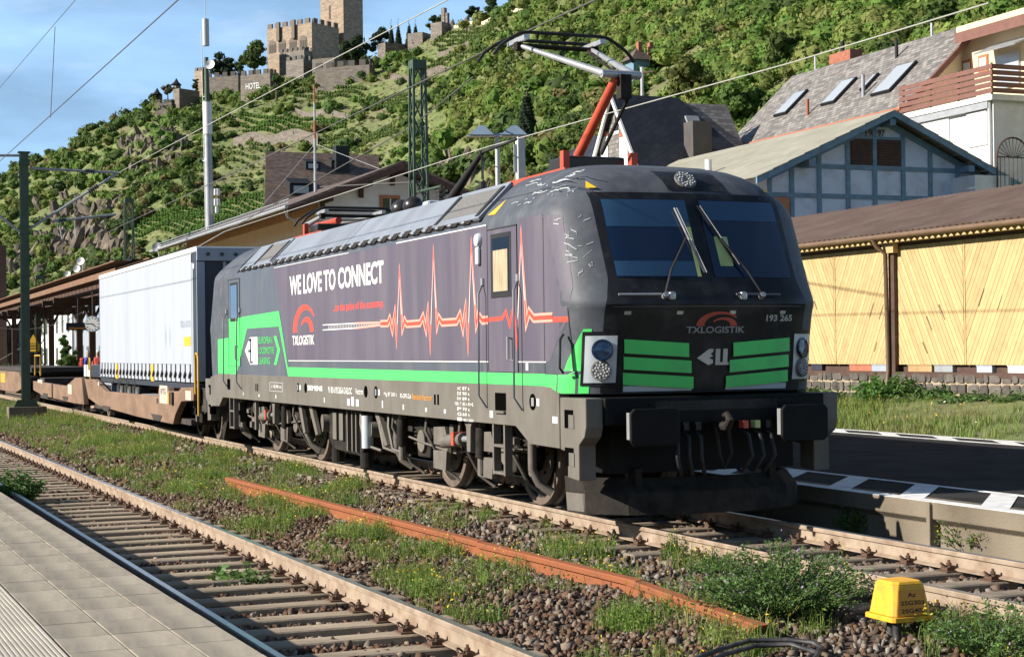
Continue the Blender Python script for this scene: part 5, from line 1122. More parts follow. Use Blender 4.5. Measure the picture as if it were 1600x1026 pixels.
c = onP(1092, 222, (XS0+.6, yg, zs), nS); MB().box(c.x-.55, c.x+.35, c.y-.5, c.y+.5, c.z-1.8, c.z+.95).build('slate_chimney', 'slate_grey', hs); uvm(hs.children[-1])
c = onP(1083, 193, pS, nS); tS = Vector((hwS, 0, -dS)).normalized(); nn = Vector(nS).normalized(); mb = MB()
q = [c+tS*a_*.4+Vector((0, b_*.35, 0))+nn*e for a_ in (-1, 1) for b_ in (-1, 1) for e in (.02, .12)]; mb.add(q, [(0, 1, 3, 2), (4, 6, 7, 5), (0, 4, 5, 1), (2, 3, 7, 6), (0, 2, 6, 4), (1, 5, 7, 3)]).build('roof_window', 'zinc', hs)
o = slope('lower_roof', (-64.5, 25.2, 10.5), (-58.7, 25.2, 10.5), (-58.7, 28.5, 12.9), (-64.5, 28.5, 12.9), .1, 'slate_dark', hs)

# ---- grey slate roofed house with skylights
hg = thing('skylight_house', (-51, 38, 0), 'large grey slate roof with four skylights behind the blue house', 'house')
EY, EZ, RY, RZ, XA, XC = 33.0, 11.75, 37.1, 15.6, -58.3, -43.2
slope('roof_slope', (XA, EY, EZ), (XC, EY, EZ), (XC, RY, RZ), (XA, RY, RZ), .18, 'slate_grey', hg); slope('roof_slope', (XC, 41.2, EZ), (XA, 41.2, EZ), (XA, RY, RZ), (XC, RY, RZ), .18, 'slate_grey', hg)
MB().prism([(EY+.5, 0), (41, 0), (41, EZ-.1), (RY, RZ-.25), (EY+.5, EZ+.1)], 'x', XA+.4, XC-.4).build('wall', 'plaster_cream', hg)
MB().prism([(EY, EZ-.02), (RY, RZ-.02), (RY, RZ-.32), (EY, EZ-.32)], 'x', XC+.002, XC+.12).build('bargeboard', 'balcony_brown', hg)
MB().sweep([(XA, EY-.08, EZ-.08), (XC, EY-.08, EZ-.08)], .08, 8).build('gutter', 'terracotta', hg)
pg = Vector((XA, EY, EZ)); ng = Vector((0, -(RZ-EZ), RY-EY)).normalized(); tu = Vector((0, RY-EY, RZ-EZ)).normalized(); tx = Vector((1, 0, 0))
for (px, py, w_, h_) in ((1237, 163, 1.15, 1.75), (1312, 145, 1.15, 1.75), (1398, 125, 1.45, 2.0), (1360, 130, .4, 1.1)):
    c = onP(px, py, pg, ng); q = [c+tx*a_*w_/2+tu*b_*h_/2+ng*e for a_ in (-1, 1) for b_ in (-1, 1) for e in (.0, .13)]
    sk = MB().add(q, [(0, 1, 3, 2), (4, 6, 7, 5), (0, 4, 5, 1), (2, 3, 7, 6), (0, 2, 6, 4), (1, 5, 7, 3)]).build('skylight', 'slate_dark', hg)
    q = [c+tx*a_*(w_/2-.08)+tu*b_*(h_/2-.08)+ng*e for a_ in (-1, 1) for b_ in (-1, 1) for e in (.131, .15)]; MB().add(q, [(0, 1, 3, 2), (4, 6, 7, 5), (0, 4, 5, 1), (2, 3, 7, 6), (0, 2, 6, 4), (1, 5, 7, 3)]).build('pane', 'skylight_glass', sk)
for (px, py, h_, m_) in ((1262, 180, .75, 'terracotta'), (1349, 150, .95, 'zinc'), (1401, 90, .8, 'slate_dark')):
    c = onP(px, py, pg, ng); MB().cyl((c.x, c.y, c.z-.2), (c.x, c.y, c.z+h_), .08, n=10).build('vent_pipe', m_, hg)
c = onY(1320, 90, RY+.4); MB().box(c.x-.9, c.x+.9, RY+.1, RY+.8, RZ-1, c.z+.25).build('chimney', 'brick_red', hg); MB().cyl((c.x-.2, RY+.4, c.z+.2), (c.x-.2, RY+.4, c.z+.8), .12, n=10).build('chimney_pot', 'slate_dark', hg)
c = onY(1274, 98, RY); MB().cyl((c.x, RY, RZ-.2), (c.x, RY, c.z+.35), .05, n=8).build('aerial_mast', 'zinc', hg)
c = onY(1456, 52, RY); MB().cyl((c.x, RY, RZ-.2), (c.x, RY, c.z+.45), .06, n=8).build('aerial_mast', 'zinc', hg)

# ---- white house with the brown balcony
hwt = thing('white_house', (-38, 37, 0), 'white house with brown slatted roof terrace at the right edge', 'house')
x0, x1, y0 = -43.05, -37.6, 33.2
zt = onY(1485, 172, y0).z
MB().box(x0, x1, y0, 42, 0, zt).build('wall', 'plaster_white', hwt)
MB().box(x0-.2, x1+.25, y0-.25, 42, zt+.001, zt+.22).build('terrace_slab', 'plaster_white', hwt); MB().box(x0-.15, x1-.1, y0-.2, y0-.02, zt-.28, zt-.01).build('awning_box', 'zinc', hwt)
for k in range(5):
    MB().box(x0-.25, x1+.28, y0-.30, y0-.26, zt+.26+k*.23, zt+.44+k*.23).build('balcony_slat', 'balcony_brown', hwt); MB().box(x1+.281, x1+.32, y0-.30, 41, zt+.26+k*.23, zt+.44+k*.23).build('balcony_slat', 'balcony_brown', hwt)
for x in (x0, -41.2, -39.4, x1+.22): MB().box(x-.04, x+.04, y0-.255, y0-.20, zt+.2, zt+1.42).build('balcony_post', 'wood_dark', hwt)
for (a_, b_, c_, d_) in ((1428, 1485, 185, 232), (1512, 1544, 178, 226)):
    p, q = onY(a_, c_, y0), onY(b_, d_, y0); wn = MB().box(p.x, q.x, y0-.06, y0-.002, min(p.z, q.z), max(p.z, q.z)).build('shuttered_window', 'blind_white', hwt)
    for k in range(12): MB().box(p.x+.03, q.x-.03, y0-.075, y0-.061, lerp(q.z, p.z, (k+.15)/12), lerp(q.z, p.z, (k+.8)/12)).build('shutter_slat', 'blind_white', wn)
    MB().box(p.x-.05, q.x+.05, y0-.05, y0-.003, max(p.z, q.z)+.001, max(p.z, q.z)+.06).build('lintel', 'wood_dark', hwt)
MB().sweep([(x1-.12, y0-.1, zt), (x1-.12, y0-.1, 4)], .06, 8).build('downpipe', 'white_paint', hwt)
MB().box(-44, -28, 36.4, 44, zt+.2, zt+4.2).build('upper_wall', 'plaster_cream', hwt)
MB().prism([(35.7, zt+3.3), (35.7, zt+3.75), (44, zt+6.2), (44, zt+5.8)], 'x', -43.2, -27).build('upper_roof', 'balcony_brown', hwt)
for (a_, b_, c_, d_) in ((1505, 1520, 96, 120), (1530, 1545, 88, 112)):
    p, q = onY(a_, c_, 36.4), onY(b_, d_, 36.4); wn = MB().box(p.x, q.x, 36.34, 36.398, min(p.z, q.z), max(p.z, q.z)).build('window', 'frame_orange', hwt); MB().box(p.x+.1, q.x-.1, 36.32, 36.339, min(p.z, q.z)+.1, max(p.z, q.z)-.12).build('pane', 'blind_white', wn)
slope('porch_roof', (-41.6, 35.4, zt+2.6), (-39, 35.4, zt+2.6), (-39, 36.4, zt+3.0), (-41.6, 36.4, zt+3.0), .06, 'zinc', hwt)
p = onY(1572, 108, 36.4); MB().box(p.x-.5, p.x+.9, 36.3, 36.398, p.z-.8, p.z+.6).build('glass_block_window', 'skylight_glass', hwt)
gtx = onX(1583, 250, -36.5)
gt_ = thing('iron_gate', tuple(gtx-Vector((0, 0, 1.2))), 'round topped black iron garden gate at the right edge', 'gate')
mb = MB(); 
for k in range(13): a_ = math.pi*k/12; mb.v; 
arcp = [Vector((-36.5, gtx.y-.75*math.cos(math.pi*k/12), gtx.z+.1+.75*math.sin(math.pi*k/12))) for k in range(13)]
MB().sweep([arcp[0]-Vector((0, 0, 1.3))]+arcp+[arcp[-1]-Vector((0, 0, 1.3))], .035, 6).build('gate_frame', 'wood_dark', gt_)
for k in range(1, 12, 1):
    b_ = arcp[k]; MB().cyl(b_, Vector((-36.5, lerp(gtx.y, b_.y, .3), gtx.z+.12)), .015, n=5).build('gate_bar', 'wood_dark', gt_)
for k in range(7): MB().cyl((-36.5, gtx.y-.6+.2*k, gtx.z-1.2), (-36.5, gtx.y-.6+.2*k, gtx.z+.1), .015, n=5).build('gate_bar', 'wood_dark', gt_)
MB().cyl((-36.5, gtx.y-.75, gtx.z+.1), (-36.5, gtx.y+.75, gtx.z+.1), .025, n=6).build('gate_rail', 'wood_dark', gt_)
MB().box(-60, -36.6, 31.5, 33.15, 0, 8.2).build('terrace_wall', 'plaster_white', hwt)

# ---- station building
XG = -64.0
ss = thing('station_building', (-76, 18, 0), 'cream station building with wide eaves behind the locomotive roof', 'building')
G = lambda x, y: onX(x, y, XG)
rdg = G(612, 257); yl, yr = G(497, 340).y, G(738, 312).y+1.0; sl_ = .40
MB().prism([(yl, 0), (yr, 0), (yr, rdg.z-.3-sl_*(yr-rdg.y)), (rdg.y, rdg.z-.3), (yl, rdg.z-.3-sl_*(rdg.y-yl))], 'x', -96, XG).build('wall', 'plaster_cream', ss)
MB().prism([(yl+.02, 2), (yr-.02, 2), (yr-.02, rdg.z-.33-sl_*(yr-rdg.y)), (rdg.y, rdg.z-.33), (yl+.02, rdg.z-.33-sl_*(rdg.y-yl))], 'x', XG+.002, XG+.02).build('gable_render', 'plaster_white', ss)
el = yl-2.0; er = yr+1.4
for ya, sg in ((el, -1), (er, 1)):
    slope('roof_slope', (-98, ya, rdg.z-sl_*abs(ya-rdg.y)), (XG+1.9, ya, rdg.z-sl_*abs(ya-rdg.y)), (XG+1.9, rdg.y, rdg.z), (-98, rdg.y, rdg.z), .12, 'slate_brown', ss)
    MB().prism([(ya, rdg.z-sl_*abs(ya-rdg.y)-.13), (rdg.y, rdg.z-.13), (rdg.y, rdg.z-.45), (ya, rdg.z-sl_*abs(ya-rdg.y)-.40)], 'x', XG+1.75, XG+1.9).build('bargeboard', 'wood_dark', ss)
zl = rdg.z-sl_*(rdg.y-el)
MB().prism([(el+.05, zl-.14), (yl, zl+.8-.16), (yl, zl+.8-.22), (el+.05, zl-.2)], 'x', -97, XG+1.74).build('soffit', 'wood_soffit', ss)
fz_ = onY(495, 331, yl).z; MB().box(-96, XG, yl-.025, yl-.002, min(fz_, zl+.3), zl+.55).build('frieze_board', 'wood_soffit', ss)
MB().sweep([(-98, el-.06, zl-.06), (XG+1.9, el-.06, zl-.06)], .09, 8).build('gutter', 'zinc', ss)
for x in np.arange(-97, XG+1.5, .45): MB().box(x, x+.03, el+.02, el+.05, zl+.02, zl+.32).build('snow_guard_post', 'zinc', ss)
for z_ in (.14, .30): MB().box(-97.5, XG+1.9, el+.03, el+.06, zl+z_, zl+z_+.035).build('snow_guard_rail', 'zinc', ss)
MB().sweep([(XG+1.2, el, zl-.1), (XG+1.1, el+.2, zl-.5), (XG+.2, yl-.1, zl-1.1), (XG-.1, yl-.1, zl-3)], .055, 8).build('downpipe', 'zinc', ss)
for f in (.28, .62): 
    for s in (-1,):
        y_ = lerp(rdg.y, el, f); z_ = rdg.z-sl_*(rdg.y-y_)-.15; MB().box(XG+.02, XG+1.7, y_-.1, y_+.1, z_-.45, z_-.1).build('purlin', 'wood_dark', ss); MB().box(XG+.02, XG+.2, y_-.1, y_+.1, z_-.9, z_-.46).build('bracket', 'wood_dark', ss)
for y_ in (rdg.y, lerp(rdg.y, er, .6)): z_ = rdg.z-sl_*abs(rdg.y-y_)-.15; MB().box(XG+.02, XG+1.7, y_-.1, y_+.1, z_-.45, z_-.1).build('purlin', 'wood_dark', ss); MB().box(XG+.02, XG+.2, y_-.1, y_+.1, z_-.9, z_-.46).build('bracket', 'wood_dark', ss)
p, q = G(593, 305), G(625, 345); wn = MB().box(XG+.021, XG+.09, p.y, q.y, q.z, p.z).build('window', 'frame_orange', ss); cy = (p.y+q.y)/2
for ya, yb in ((p.y+.14, cy-.03), (cy+.03, q.y-.14)): 
    pn = MB().box(XG+.091, XG+.10, ya, yb, q.z, p.z-.16).build('pane', 'window_dark', wn)
MB().box(XG+.101, XG+.115, cy-.03, cy+.03, q.z, p.z-.16).build('mullion', 'white_paint', wn)
p = onY(493, 300, rdg.y-2.5); pt = thing('aerial_pole', (p.x, p.y, p.z-.5), 'thin striped aerial pole on the station roof', 'pole')
tp = onY(491, 133, rdg.y-2.5)
for k in range(6): a_, b_ = p.lerp(tp, k/6), p.lerp(tp, (k+1)/6); MB().cyl(a_, b_, .085-.008*k, n=8).build('pole_section', 'zinc' if k % 2 == 0 or k < 3 else 'terracotta', pt)
c = p.lerp(tp, .45)
for e in ((-72, el+1, zl+.6), (-66, rdg.y, rdg.z)): MB().cyl(c, e, .015, n=4).build('stay_wire', 'zinc', pt)

# ---- house with the large brown roof behind the station
hk = thing('brown_roof_house', (-107, 29, 0), 'house with large brown slate roof and blue grey chimney behind the station', 'house')
Xr, Xe = -116.0, -106.5; a_, b_ = onX(415, 239, Xr), onX(592, 240, Xr); ze = onX(413, 362, Xe).z; zk = (a_.z+b_.z)/2
eyl, eyr = onX(413, 362, Xe).y, onX(592, 330, Xe).y; slope('roof_slope', (Xe, eyl, ze), (Xe, eyr, ze), (Xr, b_.y, zk), (Xr, a_.y, zk), .15, 'slate_brown', hk); slope('roof_slope', (Xr-9.5, b_.y, ze), (Xr-9.5, 2*a_.y-eyl, ze), (Xr, a_.y, zk), (Xr, b_.y, zk), .15, 'slate_brown', hk)
sk_ = (a_.y-eyl)/(Xe-Xr); pw = [(Xe-.4, 0), (Xe-.4, ze-.1), (Xr, zk-.3), (Xr-9.1, ze-.1), (Xr-9.1, 0)]; MB().add([(x, eyl+(Xe-x)*sk_+.7, z) for x, z in pw]+[(x, eyr-.6, z) for x, z in pw], [(0, 1, 2, 3, 4), (5, 9, 8, 7, 6)]+[(i, (i+1) % 5, 5+(i+1) % 5, 5+i) for i in range(5)]).build('wall', 'plaster_white', hk)
pk = Vector((Xe, a_.y, ze)); nk = Vector((zk-ze, 0, Xe-Xr)).normalized()
for px, py, sc in ((487, 260, .8), (527, 258, .8), (467, 297, 1.2)):
    c = onP(px, py, pk, nk); dm = MB().prism([(c.x+.55*sc, c.z-.4*sc), (c.x+.55*sc, c.z+.3*sc), (c.x+.7*sc, c.z+.38*sc), (c.x-.9, c.z+.85*sc), (c.x-.9, c.z)], 'y', c.y-.75*sc, c.y+.75*sc).build('dormer', 'slate_dark', hk); MB().box(c.x+.551*sc, c.x+.58*sc, c.y-.5*sc, c.y+.5*sc, c.z-.25*sc, c.z+.22*sc).build('dormer_window', 'skylight_glass', dm)
c = onP(533, 264, pk, nk); tpz = onX(533, 229, c.x).z; MB().box(c.x-.5, c.x+.5, c.y-.55, c.y+.55, c.z-.5, tpz).build('chimney', 'slate_dark', hk)

# ---- village houses at the left, under and beyond the canopy
def far_house(label, Y, px0, px1, pyt, mt, nw, floors=2, roof=None, dep=9.):
    x0, x1 = onY(px0, 500, Y).x, onY(px1, 500, Y).x; H = onY(px1, pyt, Y).z; w_ = x1-x0
    t_ = thing('village_house', ((x0+x1)/2, Y, 0), label, 'house'); MB().box(x0, x1, Y, Y+dep, 0, H).build('wall', mt, t_)
    for g in range(floors):
        for k in range(nw):
            wx = x0+w_*(k+.5)/nw; ww = min(.55, w_/nw*.25); z0 = .9+g*(H-.6)/floors; z1 = z0+min(1.7, (H-.6)/floors*.6)
            wn = MB().box(wx-ww-.12, wx+ww+.12, Y-.06, Y-.002, z0-.1, z1+.12).build('window', 'zinc', t_); MB().box(wx-ww, wx+ww, Y-.09, Y-.061, z0, z1).build('pane', 'window_dark', wn)
    if roof:
        o = MB().prism([(Y-.5, H), (Y+dep+.5, H), (Y+dep/2, H+roof[1])], 'x', x0-.4, x1+.4).build('roof', roof[0], t_); uvm(o)
    return t_
far_house('white house at the left edge under the canopy', 15.5, 5, 58, 500, 'plaster_white', 7, 2)
far_house('white house with tall windows behind the canopy posts', 14.0, 62, 112, 470, 'plaster_white', 6, 2)
far_house('grey panelled building behind the station clock', 13.2, 116, 162, 462, 'trailer_frame', 5, 2)
far_house('dark brown house at the left edge', 12.5, -60, -4, 382, 'wood_dark', 3, 3, None, 1.2)
far_house('house with dark slate roof above the canopy left end', 26, 2, 60, 478, 'plaster_white', 5, 2, ('slate_dark', 5.))
far_house('house with blue slate roof above the canopy right end', 22, 150, 222, 440, 'plaster_white', 4, 2, ('slate_dark', 3.5))
far_house('house with red brown tiled roof left of the tall antenna mast', 24, 250, 345, 408, 'plaster_cream', 4, 2, ('slate_brown', 3.2))
far_house('house with grey roof below the satellite dishes', 22, 84, 148, 462, 'plaster_white', 4, 2, ('slate_grey', 3.6))

# ---- platform canopy
mat('canopy_wood', (.20, .105, .055), .75, var=.25, vs=3, orand=.12)
cn = thing('platform_canopy', (-85, 5, ZF), 'brown timber platform canopy on dark posts left of the trailer', 'canopy')
YE, ZE = 3.0, 5.55
MB().box(-125, -58, YE-.06, YE+.06, ZE-.25, ZE+.02).build('fascia', 'canopy_wood', cn); MB().box(-125, -58, 8.0, 8.1, ZE-.25, ZE+.02).build('fascia', 'canopy_wood', cn)
for k in range(11):
    y = YE-.1+k*.75; zz = ZE+.04+.09*(5.5-abs(y-5.5))/1.; MB().box(-125, -58, y, y+(.5 if k % 3 else .62), zz, zz+.05).build('roof_plank', 'slate_dark' if k % 2 else 'canopy_wood', cn)
for x in np.arange(-124, -58, 1.5): MB().box(x, x+.1, YE+.08, 7.98, ZE-.2, ZE-.02).build('rafter', 'canopy_wood', cn)
for y in (YE+1.0, 5.2, 7.0): MB().box(-125, -58.3, y-.1, y+.1, ZE-.50, ZE-.21).build('purlin', 'wood_dark', cn)
for px in (144, 124, 80, 60, 50, 22):
    p = onY(px, 500, 5.2); x = p.x
    ps = MB().box(x-.17, x+.17, 5.03, 5.37, ZF, ZE-.5).build('post', 'wood_dark', cn)
    for s in (-1, 1):
        MB().sweep([(x, 5.2+s*.15, ZE-1.6), (x, 5.2+s*.5, ZE-.9), (x, 5.2+s*1.3, ZE-.55)], .09, 6).build('brace', 'wood_dark', ps); MB().sweep([(x+s*.15, 5.2, ZE-1.6), (x+s*.5, 5.2, ZE-.9), (x+s*1.4, 5.2, ZE-.55)], .09, 6).build('brace', 'wood_dark', ps)
    MB().box(x-.12, x+.12, YE+.1, 7.9, ZE-.8, ZE-.52).build('cross_beam', 'wood_dark', cn)
# ================================================================== masts, wires, lamps, small things
mat('mast_green', (.045, .085, .055), .6, var=.2, vs=3, dirt=(.08, .10, .07), dscale=4, damt=.4); mat('wire', (.10, .095, .09), .6); mat('wire_pale', (.40, .40, .36), .6); mat('pole_grey', (.50, .51, .52), .5, var=.1); mat('lamp_blue', (.20, .27, .36), .4, var=.1)
mat('sign_dark', (.015, .02, .045), .4); mat('shirt_blue', (.03, .07, .35), .8, var=.15); mat('pack_red', (.55, .05, .04), .7, var=.15); mat('skin', (.45, .26, .18), .6); mat('hair_white', (.7, .68, .64), .8); mat('trousers', (.05, .055, .08), .8); mat('shirt_red', (.5, .08, .06), .8)
mat('box_yellow', (.80, .43, .025), .55, var=.10, vs=6, dirt=(.5, .27, .04), dscale=9, damt=.35); mat('hose_black', (.03, .03, .032), .55, var=.3, vs=8, dirt=(.12, .11, .10), dscale=12, damt=.4); mat('leaf_attr', (.1, .1, .1), .75, var=.2, vs=1, attr='tint', trans=.38, spec=.25); mat('bark', (.12, .085, .06), .9, var=.3, vs=6)
# ---- near catenary mast
mx_, my_ = -44.0, -2.3; zt_ = onY(36, 240, my_).z
cm = thing('catenary_mast', (mx_, my_, -.3), 'dark green steel catenary mast with arms at the left edge', 'mast')
for dx in (-.13, .13): MB().box(mx_+dx-.012, mx_+dx+.012, my_-.14, my_+.14, -.1, zt_).build('flange', 'mast_green', cm)
MB().box(mx_-.118, mx_+.118, my_-.012, my_+.012, -.1, zt_-.01).build('web', 'mast_green', cm); MB().box(mx_-.2, mx_+.2, my_-.2, my_+.2, zt_, zt_+.03).build('cap', 'mast_green', cm)
MB().box(mx_-.35, mx_+.35, my_-.6, my_+.65, -.35, .12).build('concrete_footing', 'concrete', cm, bevel=.02)
MB().prism([(my_-.42, .12), (my_+.42, .12), (my_+.30, .36), (my_-.30, .36)], 'x', mx_+.15, mx_+.19).build('base_plate', 'mast_green', cm)
A = lambda x, y: tuple(onX(x, y, mx_))
arms = [((47, 263), (122, 265), (185, 270)), ((47, 357), (140, 297), (185, 270)), ((80, 346), (112, 343), (181, 335))]
for k, (a_, b_, c_) in enumerate(arms):
    ar = MB().cyl(A(*a_), A(*c_), .045, n=8).build('arm_tube', 'zinc', cm); q0, q1 = Vector(A(*a_)), Vector(A(*c_)); f = (.62, .66, .12)[k]
    o = MB(); 
    for j in range(5): o.cyl(q0.lerp(q1, f+j*.022), q0.lerp(q1, f+.012+j*.022), .085, n=10)
    o.build('insulator', 'insulator', ar)
for z_ in (zt_-.75, zt_-2.72, zt_-.35): MB().box(mx_-.17, mx_+.17, my_-.18, my_+.18, z_-.06, z_+.06).build('clamp', 'mast_green', cm)
MB().cyl(A(33, 243), A(-10, 243), .045, n=8).build('arm_tube', 'zinc', cm); MB().cyl(A(33, 364), A(-10, 330), .045, n=8).build('arm_tube', 'zinc', cm)
MB().cyl(A(92, 346), A(97, 374), .025, n=6).build('steady_arm', 'zinc', cm); MB().cyl(A(118, 343), A(118, 372), .02, n=6).build('steady_arm', 'zinc', cm)
tp_ = Vector(A(185, 270)); 
# ---- wires, one thing per wire
def wire(name, pts, r, label, mt='wire', sag=0.):
    P = [Vector(p) for p in pts]; path = []
    for a_, b_ in zip(P[:-1], P[1:]):
        for k in range(8): f = k/8; q = a_.lerp(b_, f); q.z -= sag*4*f*(1-f); path.append(q)
    path.append(P[-1]); o = MB().sweep(path, r, 6).build(name, mt); return tag(o, label, 'wire')
wire('contact_wire', [(-44, .3, 6.0), (-20, -.3, 5.8), (-4.3, -.5, 5.80), (14, -.35, 5.80)], .011, 'dark contact wire touching the raised roof arm')
wire('messenger_wire', [tuple(tp_), tuple(onY(410, 150, .1)), tuple(onY(690, 5, -.2)), tuple(onY(800, -55, -.2))], .010, 'pale catenary wire rising from the left mast arm past the castle', 'wire_pale')
wire('feeder_wire', [tuple(onY(0, 572-10, 7.2)), tuple(onY(350, 380-18, 7.2)), tuple(onY(580, 288, 7.3)), tuple(onY(760, 230, 7.4)), tuple(onY(1230, 100, 7.5)), tuple(onY(1545, 5, 7.5))], .013, 'long pale wire crossing above the locomotive from left to right', 'wire_pale')
wire('contact_wire', [(-44, -5.55, 5.75), (-18.5, -5.46, 5.6), (-2.6, -5.1, 5.6), (10, -5.2, 5.6)], .008, 'thick dark wire across the upper left sky')
wire('messenger_wire', [(-44, -5.5, 7.6), (-18.4, -5.46, 7.0), (-9.8, -5.2, 7.0), (2, -5.2, 7.2)], .005, 'thin wire at the top left corner of the sky')
wire('dropper_wire', [tuple(onY(86, 42, -5.3)), tuple(onY(79, 184, -5.35))], .006, 'short vertical dropper between the two upper left wires')
wire('village_cable', [tuple(atD(160, 470, 110)), tuple(atD(640, 200, 52)), tuple(atD(740, 120, 40))], .02, 'thin dark cable slanting past the lattice mast')
wire('village_cable', [tuple(atD(0, 512, 95)), tuple(atD(125, 490, 95)), tuple(atD(215, 380, 95))], .02, 'dark sagging cable at the left above the canopy', sag=.4)
wire('span_wire', [tuple(atD(500, 292, 62)), tuple(atD(655, 284, 49.8))], .02, 'thin span wire from the station roof to the lattice mast')

# ---- lattice masts
def lattice(px, pyt, pyb, D, w0, w1, label, mt='mast_green', zlow=0.):
    b_ = atD(px, pyb, D); t_ = atD(px, pyt, D); base = Vector((t_.x, t_.y, zlow)); m_ = thing('lattice_mast', tuple(base), label, 'mast', 'lattice masts')
    H = t_.z-zlow; n = max(6, int(H/(w0*1.6)))
    cs = lambda z: lerp(w0, w1, z/H)/2
    lw = w0*.09
    for sx in (-1, 1):
        for sy in (-1, 1): MB().cyl(base+Vector((sx*cs(0), sy*cs(0), 0)), base+Vector((sx*cs(H), sy*cs(H), H)), lw, n=4).build('corner_leg', mt, m_)
    k0 = 0
    for k in range(n):
        z0, z1 = H*k/n, H*(k+1)/n; a_, c_ = cs(z0), cs(z1)
        br = MB()
        for u, v in (((-1, -1), (1, -1)), ((1, -1), (1, 1)), ((1, 1), (-1, 1)), ((-1, 1), (-1, -1))):
            if k % 2: u, v = v, u
            br.cyl(base+Vector((u[0]*a_, u[1]*a_, z0)), base+Vector((v[0]*c_, v[1]*c_, z1)), lw*.6, n=4)
        o = br.build('brace_panel', mt, m_); o['kind'] = 'stuff'
    MB().box(base.x-cs(H)-.03, base.x+cs(H)+.03, base.y-cs(H)-.03, base.y+cs(H)+.03, H-.25, H).build('head_plate', mt, m_)
    return m_, base, H
lm, lb_, lH = lattice(652, 95, 320, 50, .52, .36, 'tall green lattice mast rising behind the locomotive roof')
ai = thing('insulated_arm', tuple(atD(690, 320, 48)), 'black ribbed insulator held beside the green lattice mast', 'insulator')
o = MB(); q = atD(690, 310, 48)
for k in range(5): o.cyl(q+Vector((0, 0, -.33+k*.13)), q+Vector((0, 0, -.27+k*.13)), .17, n=12)
o.cyl(q+Vector((0, 0, -.4)), q+Vector((0, 0, .35)), .07, n=10); o.build('insulator_stack', 'insulator', ai); MB().cyl(q+Vector((0, 0, .35)), atD(652, 300, 50), .04, n=6).build('support_bar', 'mast_green', ai)
lattice(201, 310, 420, 100, .62, .45, 'green lattice mast in front of the rocky slope left of the trailer top')
lattice(62, 430, 575, 112, .6, .5, 'far thin lattice mast below the canopy at the left')
# ---- tall antenna mast
D_ = 110; b_ = atD(331, 372, D_); t_ = atD(321, 30, D_); an = thing('antenna_mast', (b_.x, b_.y, 0), 'tall telecom mast with panel antennas and dishes left of the castle', 'mast')
P_ = lambda f: Vector((b_.x, b_.y, 0)).lerp(Vector((t_.x, t_.y, t_.z)), f)
zf = lambda py: (atD(325, py, D_).z)/t_.z
MB().cyl(P_(0), P_(zf(180)), .32, .24, 14).build('lower_pole', 'zinc', an, smooth=50); MB().cyl(P_(zf(180)), P_(zf(90)), .18, .14, 12).build('upper_pole', 'mast_green', an, smooth=50)
MB().cyl(P_(zf(210)), P_(zf(160)), .30, n=14).build('panel_antenna', 'white_paint', an, smooth=50); MB().cyl(P_(zf(72)), P_(zf(30)), .22, n=12).build('top_antenna', 'pole_grey', an, smooth=50); MB().cyl(P_(zf(30)), P_(zf(2)), .03, n=6).build('lightning_rod', 'pole_grey', an)
for k in range(40):
    z = lerp(.3, .80, k/40); c = P_(z); MB().cyl(c+Vector((-.42, -.2, 0)), c+Vector((-.2, 0, 0)), .025, n=4).build('climbing_rung', 'pole_grey', an)
MB().cyl(P_(.3)+Vector((-.42, -.2, 0)), P_(.97)+Vector((-.42, -.2, 0)), .03, n=5).build('ladder_rail', 'pole_grey', an)
def dish(px, py, D, r, label=None, parent=None, name='satellite_dish', mt='white_paint', aim=None, stand=.8):
    c = atD(px, py, D); aim = aim or Vector((.8, -.55, .25)); M_ = Matrix.Translation(c) @ aim.normalized().to_track_quat('Z', 'Y').to_matrix().to_4x4()
    prof = [(0, -.3*r), (.5*r, -.22*r), (r, 0), (r, .03), (.5*r, -.2*r), (0, -.27*r)]
    if parent is None:
        t_ = thing(name, (c.x, c.y, c.z-stand), label, 'satellite dish', 'satellite dishes on the roofs'); MB().lathe(prof, M_, 18).build('reflector', mt, t_, smooth=50); MB().cyl((c.x-.1, c.y+.15, c.z-stand), (c.x-.1, c.y+.15, c.z), .04, n=6).build('stand', 'zinc', t_); MB().cyl(c-aim.normalized()*.2*r, c+aim.normalized()*.7*r, .02, n=5).build('feed_arm', 'zinc', t_)
    else: MB().lathe(prof, M_, 18).build('dish', mt, parent, smooth=50)
dish(328, 101, 109.5, .33, parent=an); dish(319, 249, 109.5, .16, parent=an)
for i, (px, py) in enumerate(((336, 300), (340, 300), (336, 316), (340, 316), (338, 328))): c = atD(px+1, py, 109.6); MB().box(c.x-.12, c.x+.12, c.y-.1, c.y+.1, c.z-.22, c.z+.22).build('radio_unit', 'white_paint', an, bevel=.03)
dish(126, 408, 120, .30, 'largest white satellite dish above the canopy'); dish(120, 420, 118, .27, 'white satellite dish just below the largest one'); dish(106, 428, 118, .22, 'small white satellite dish, lowest left of three'); dish(245, 386, 110, .33, 'grey satellite dish above the trailer rear corner', mt='zinc')
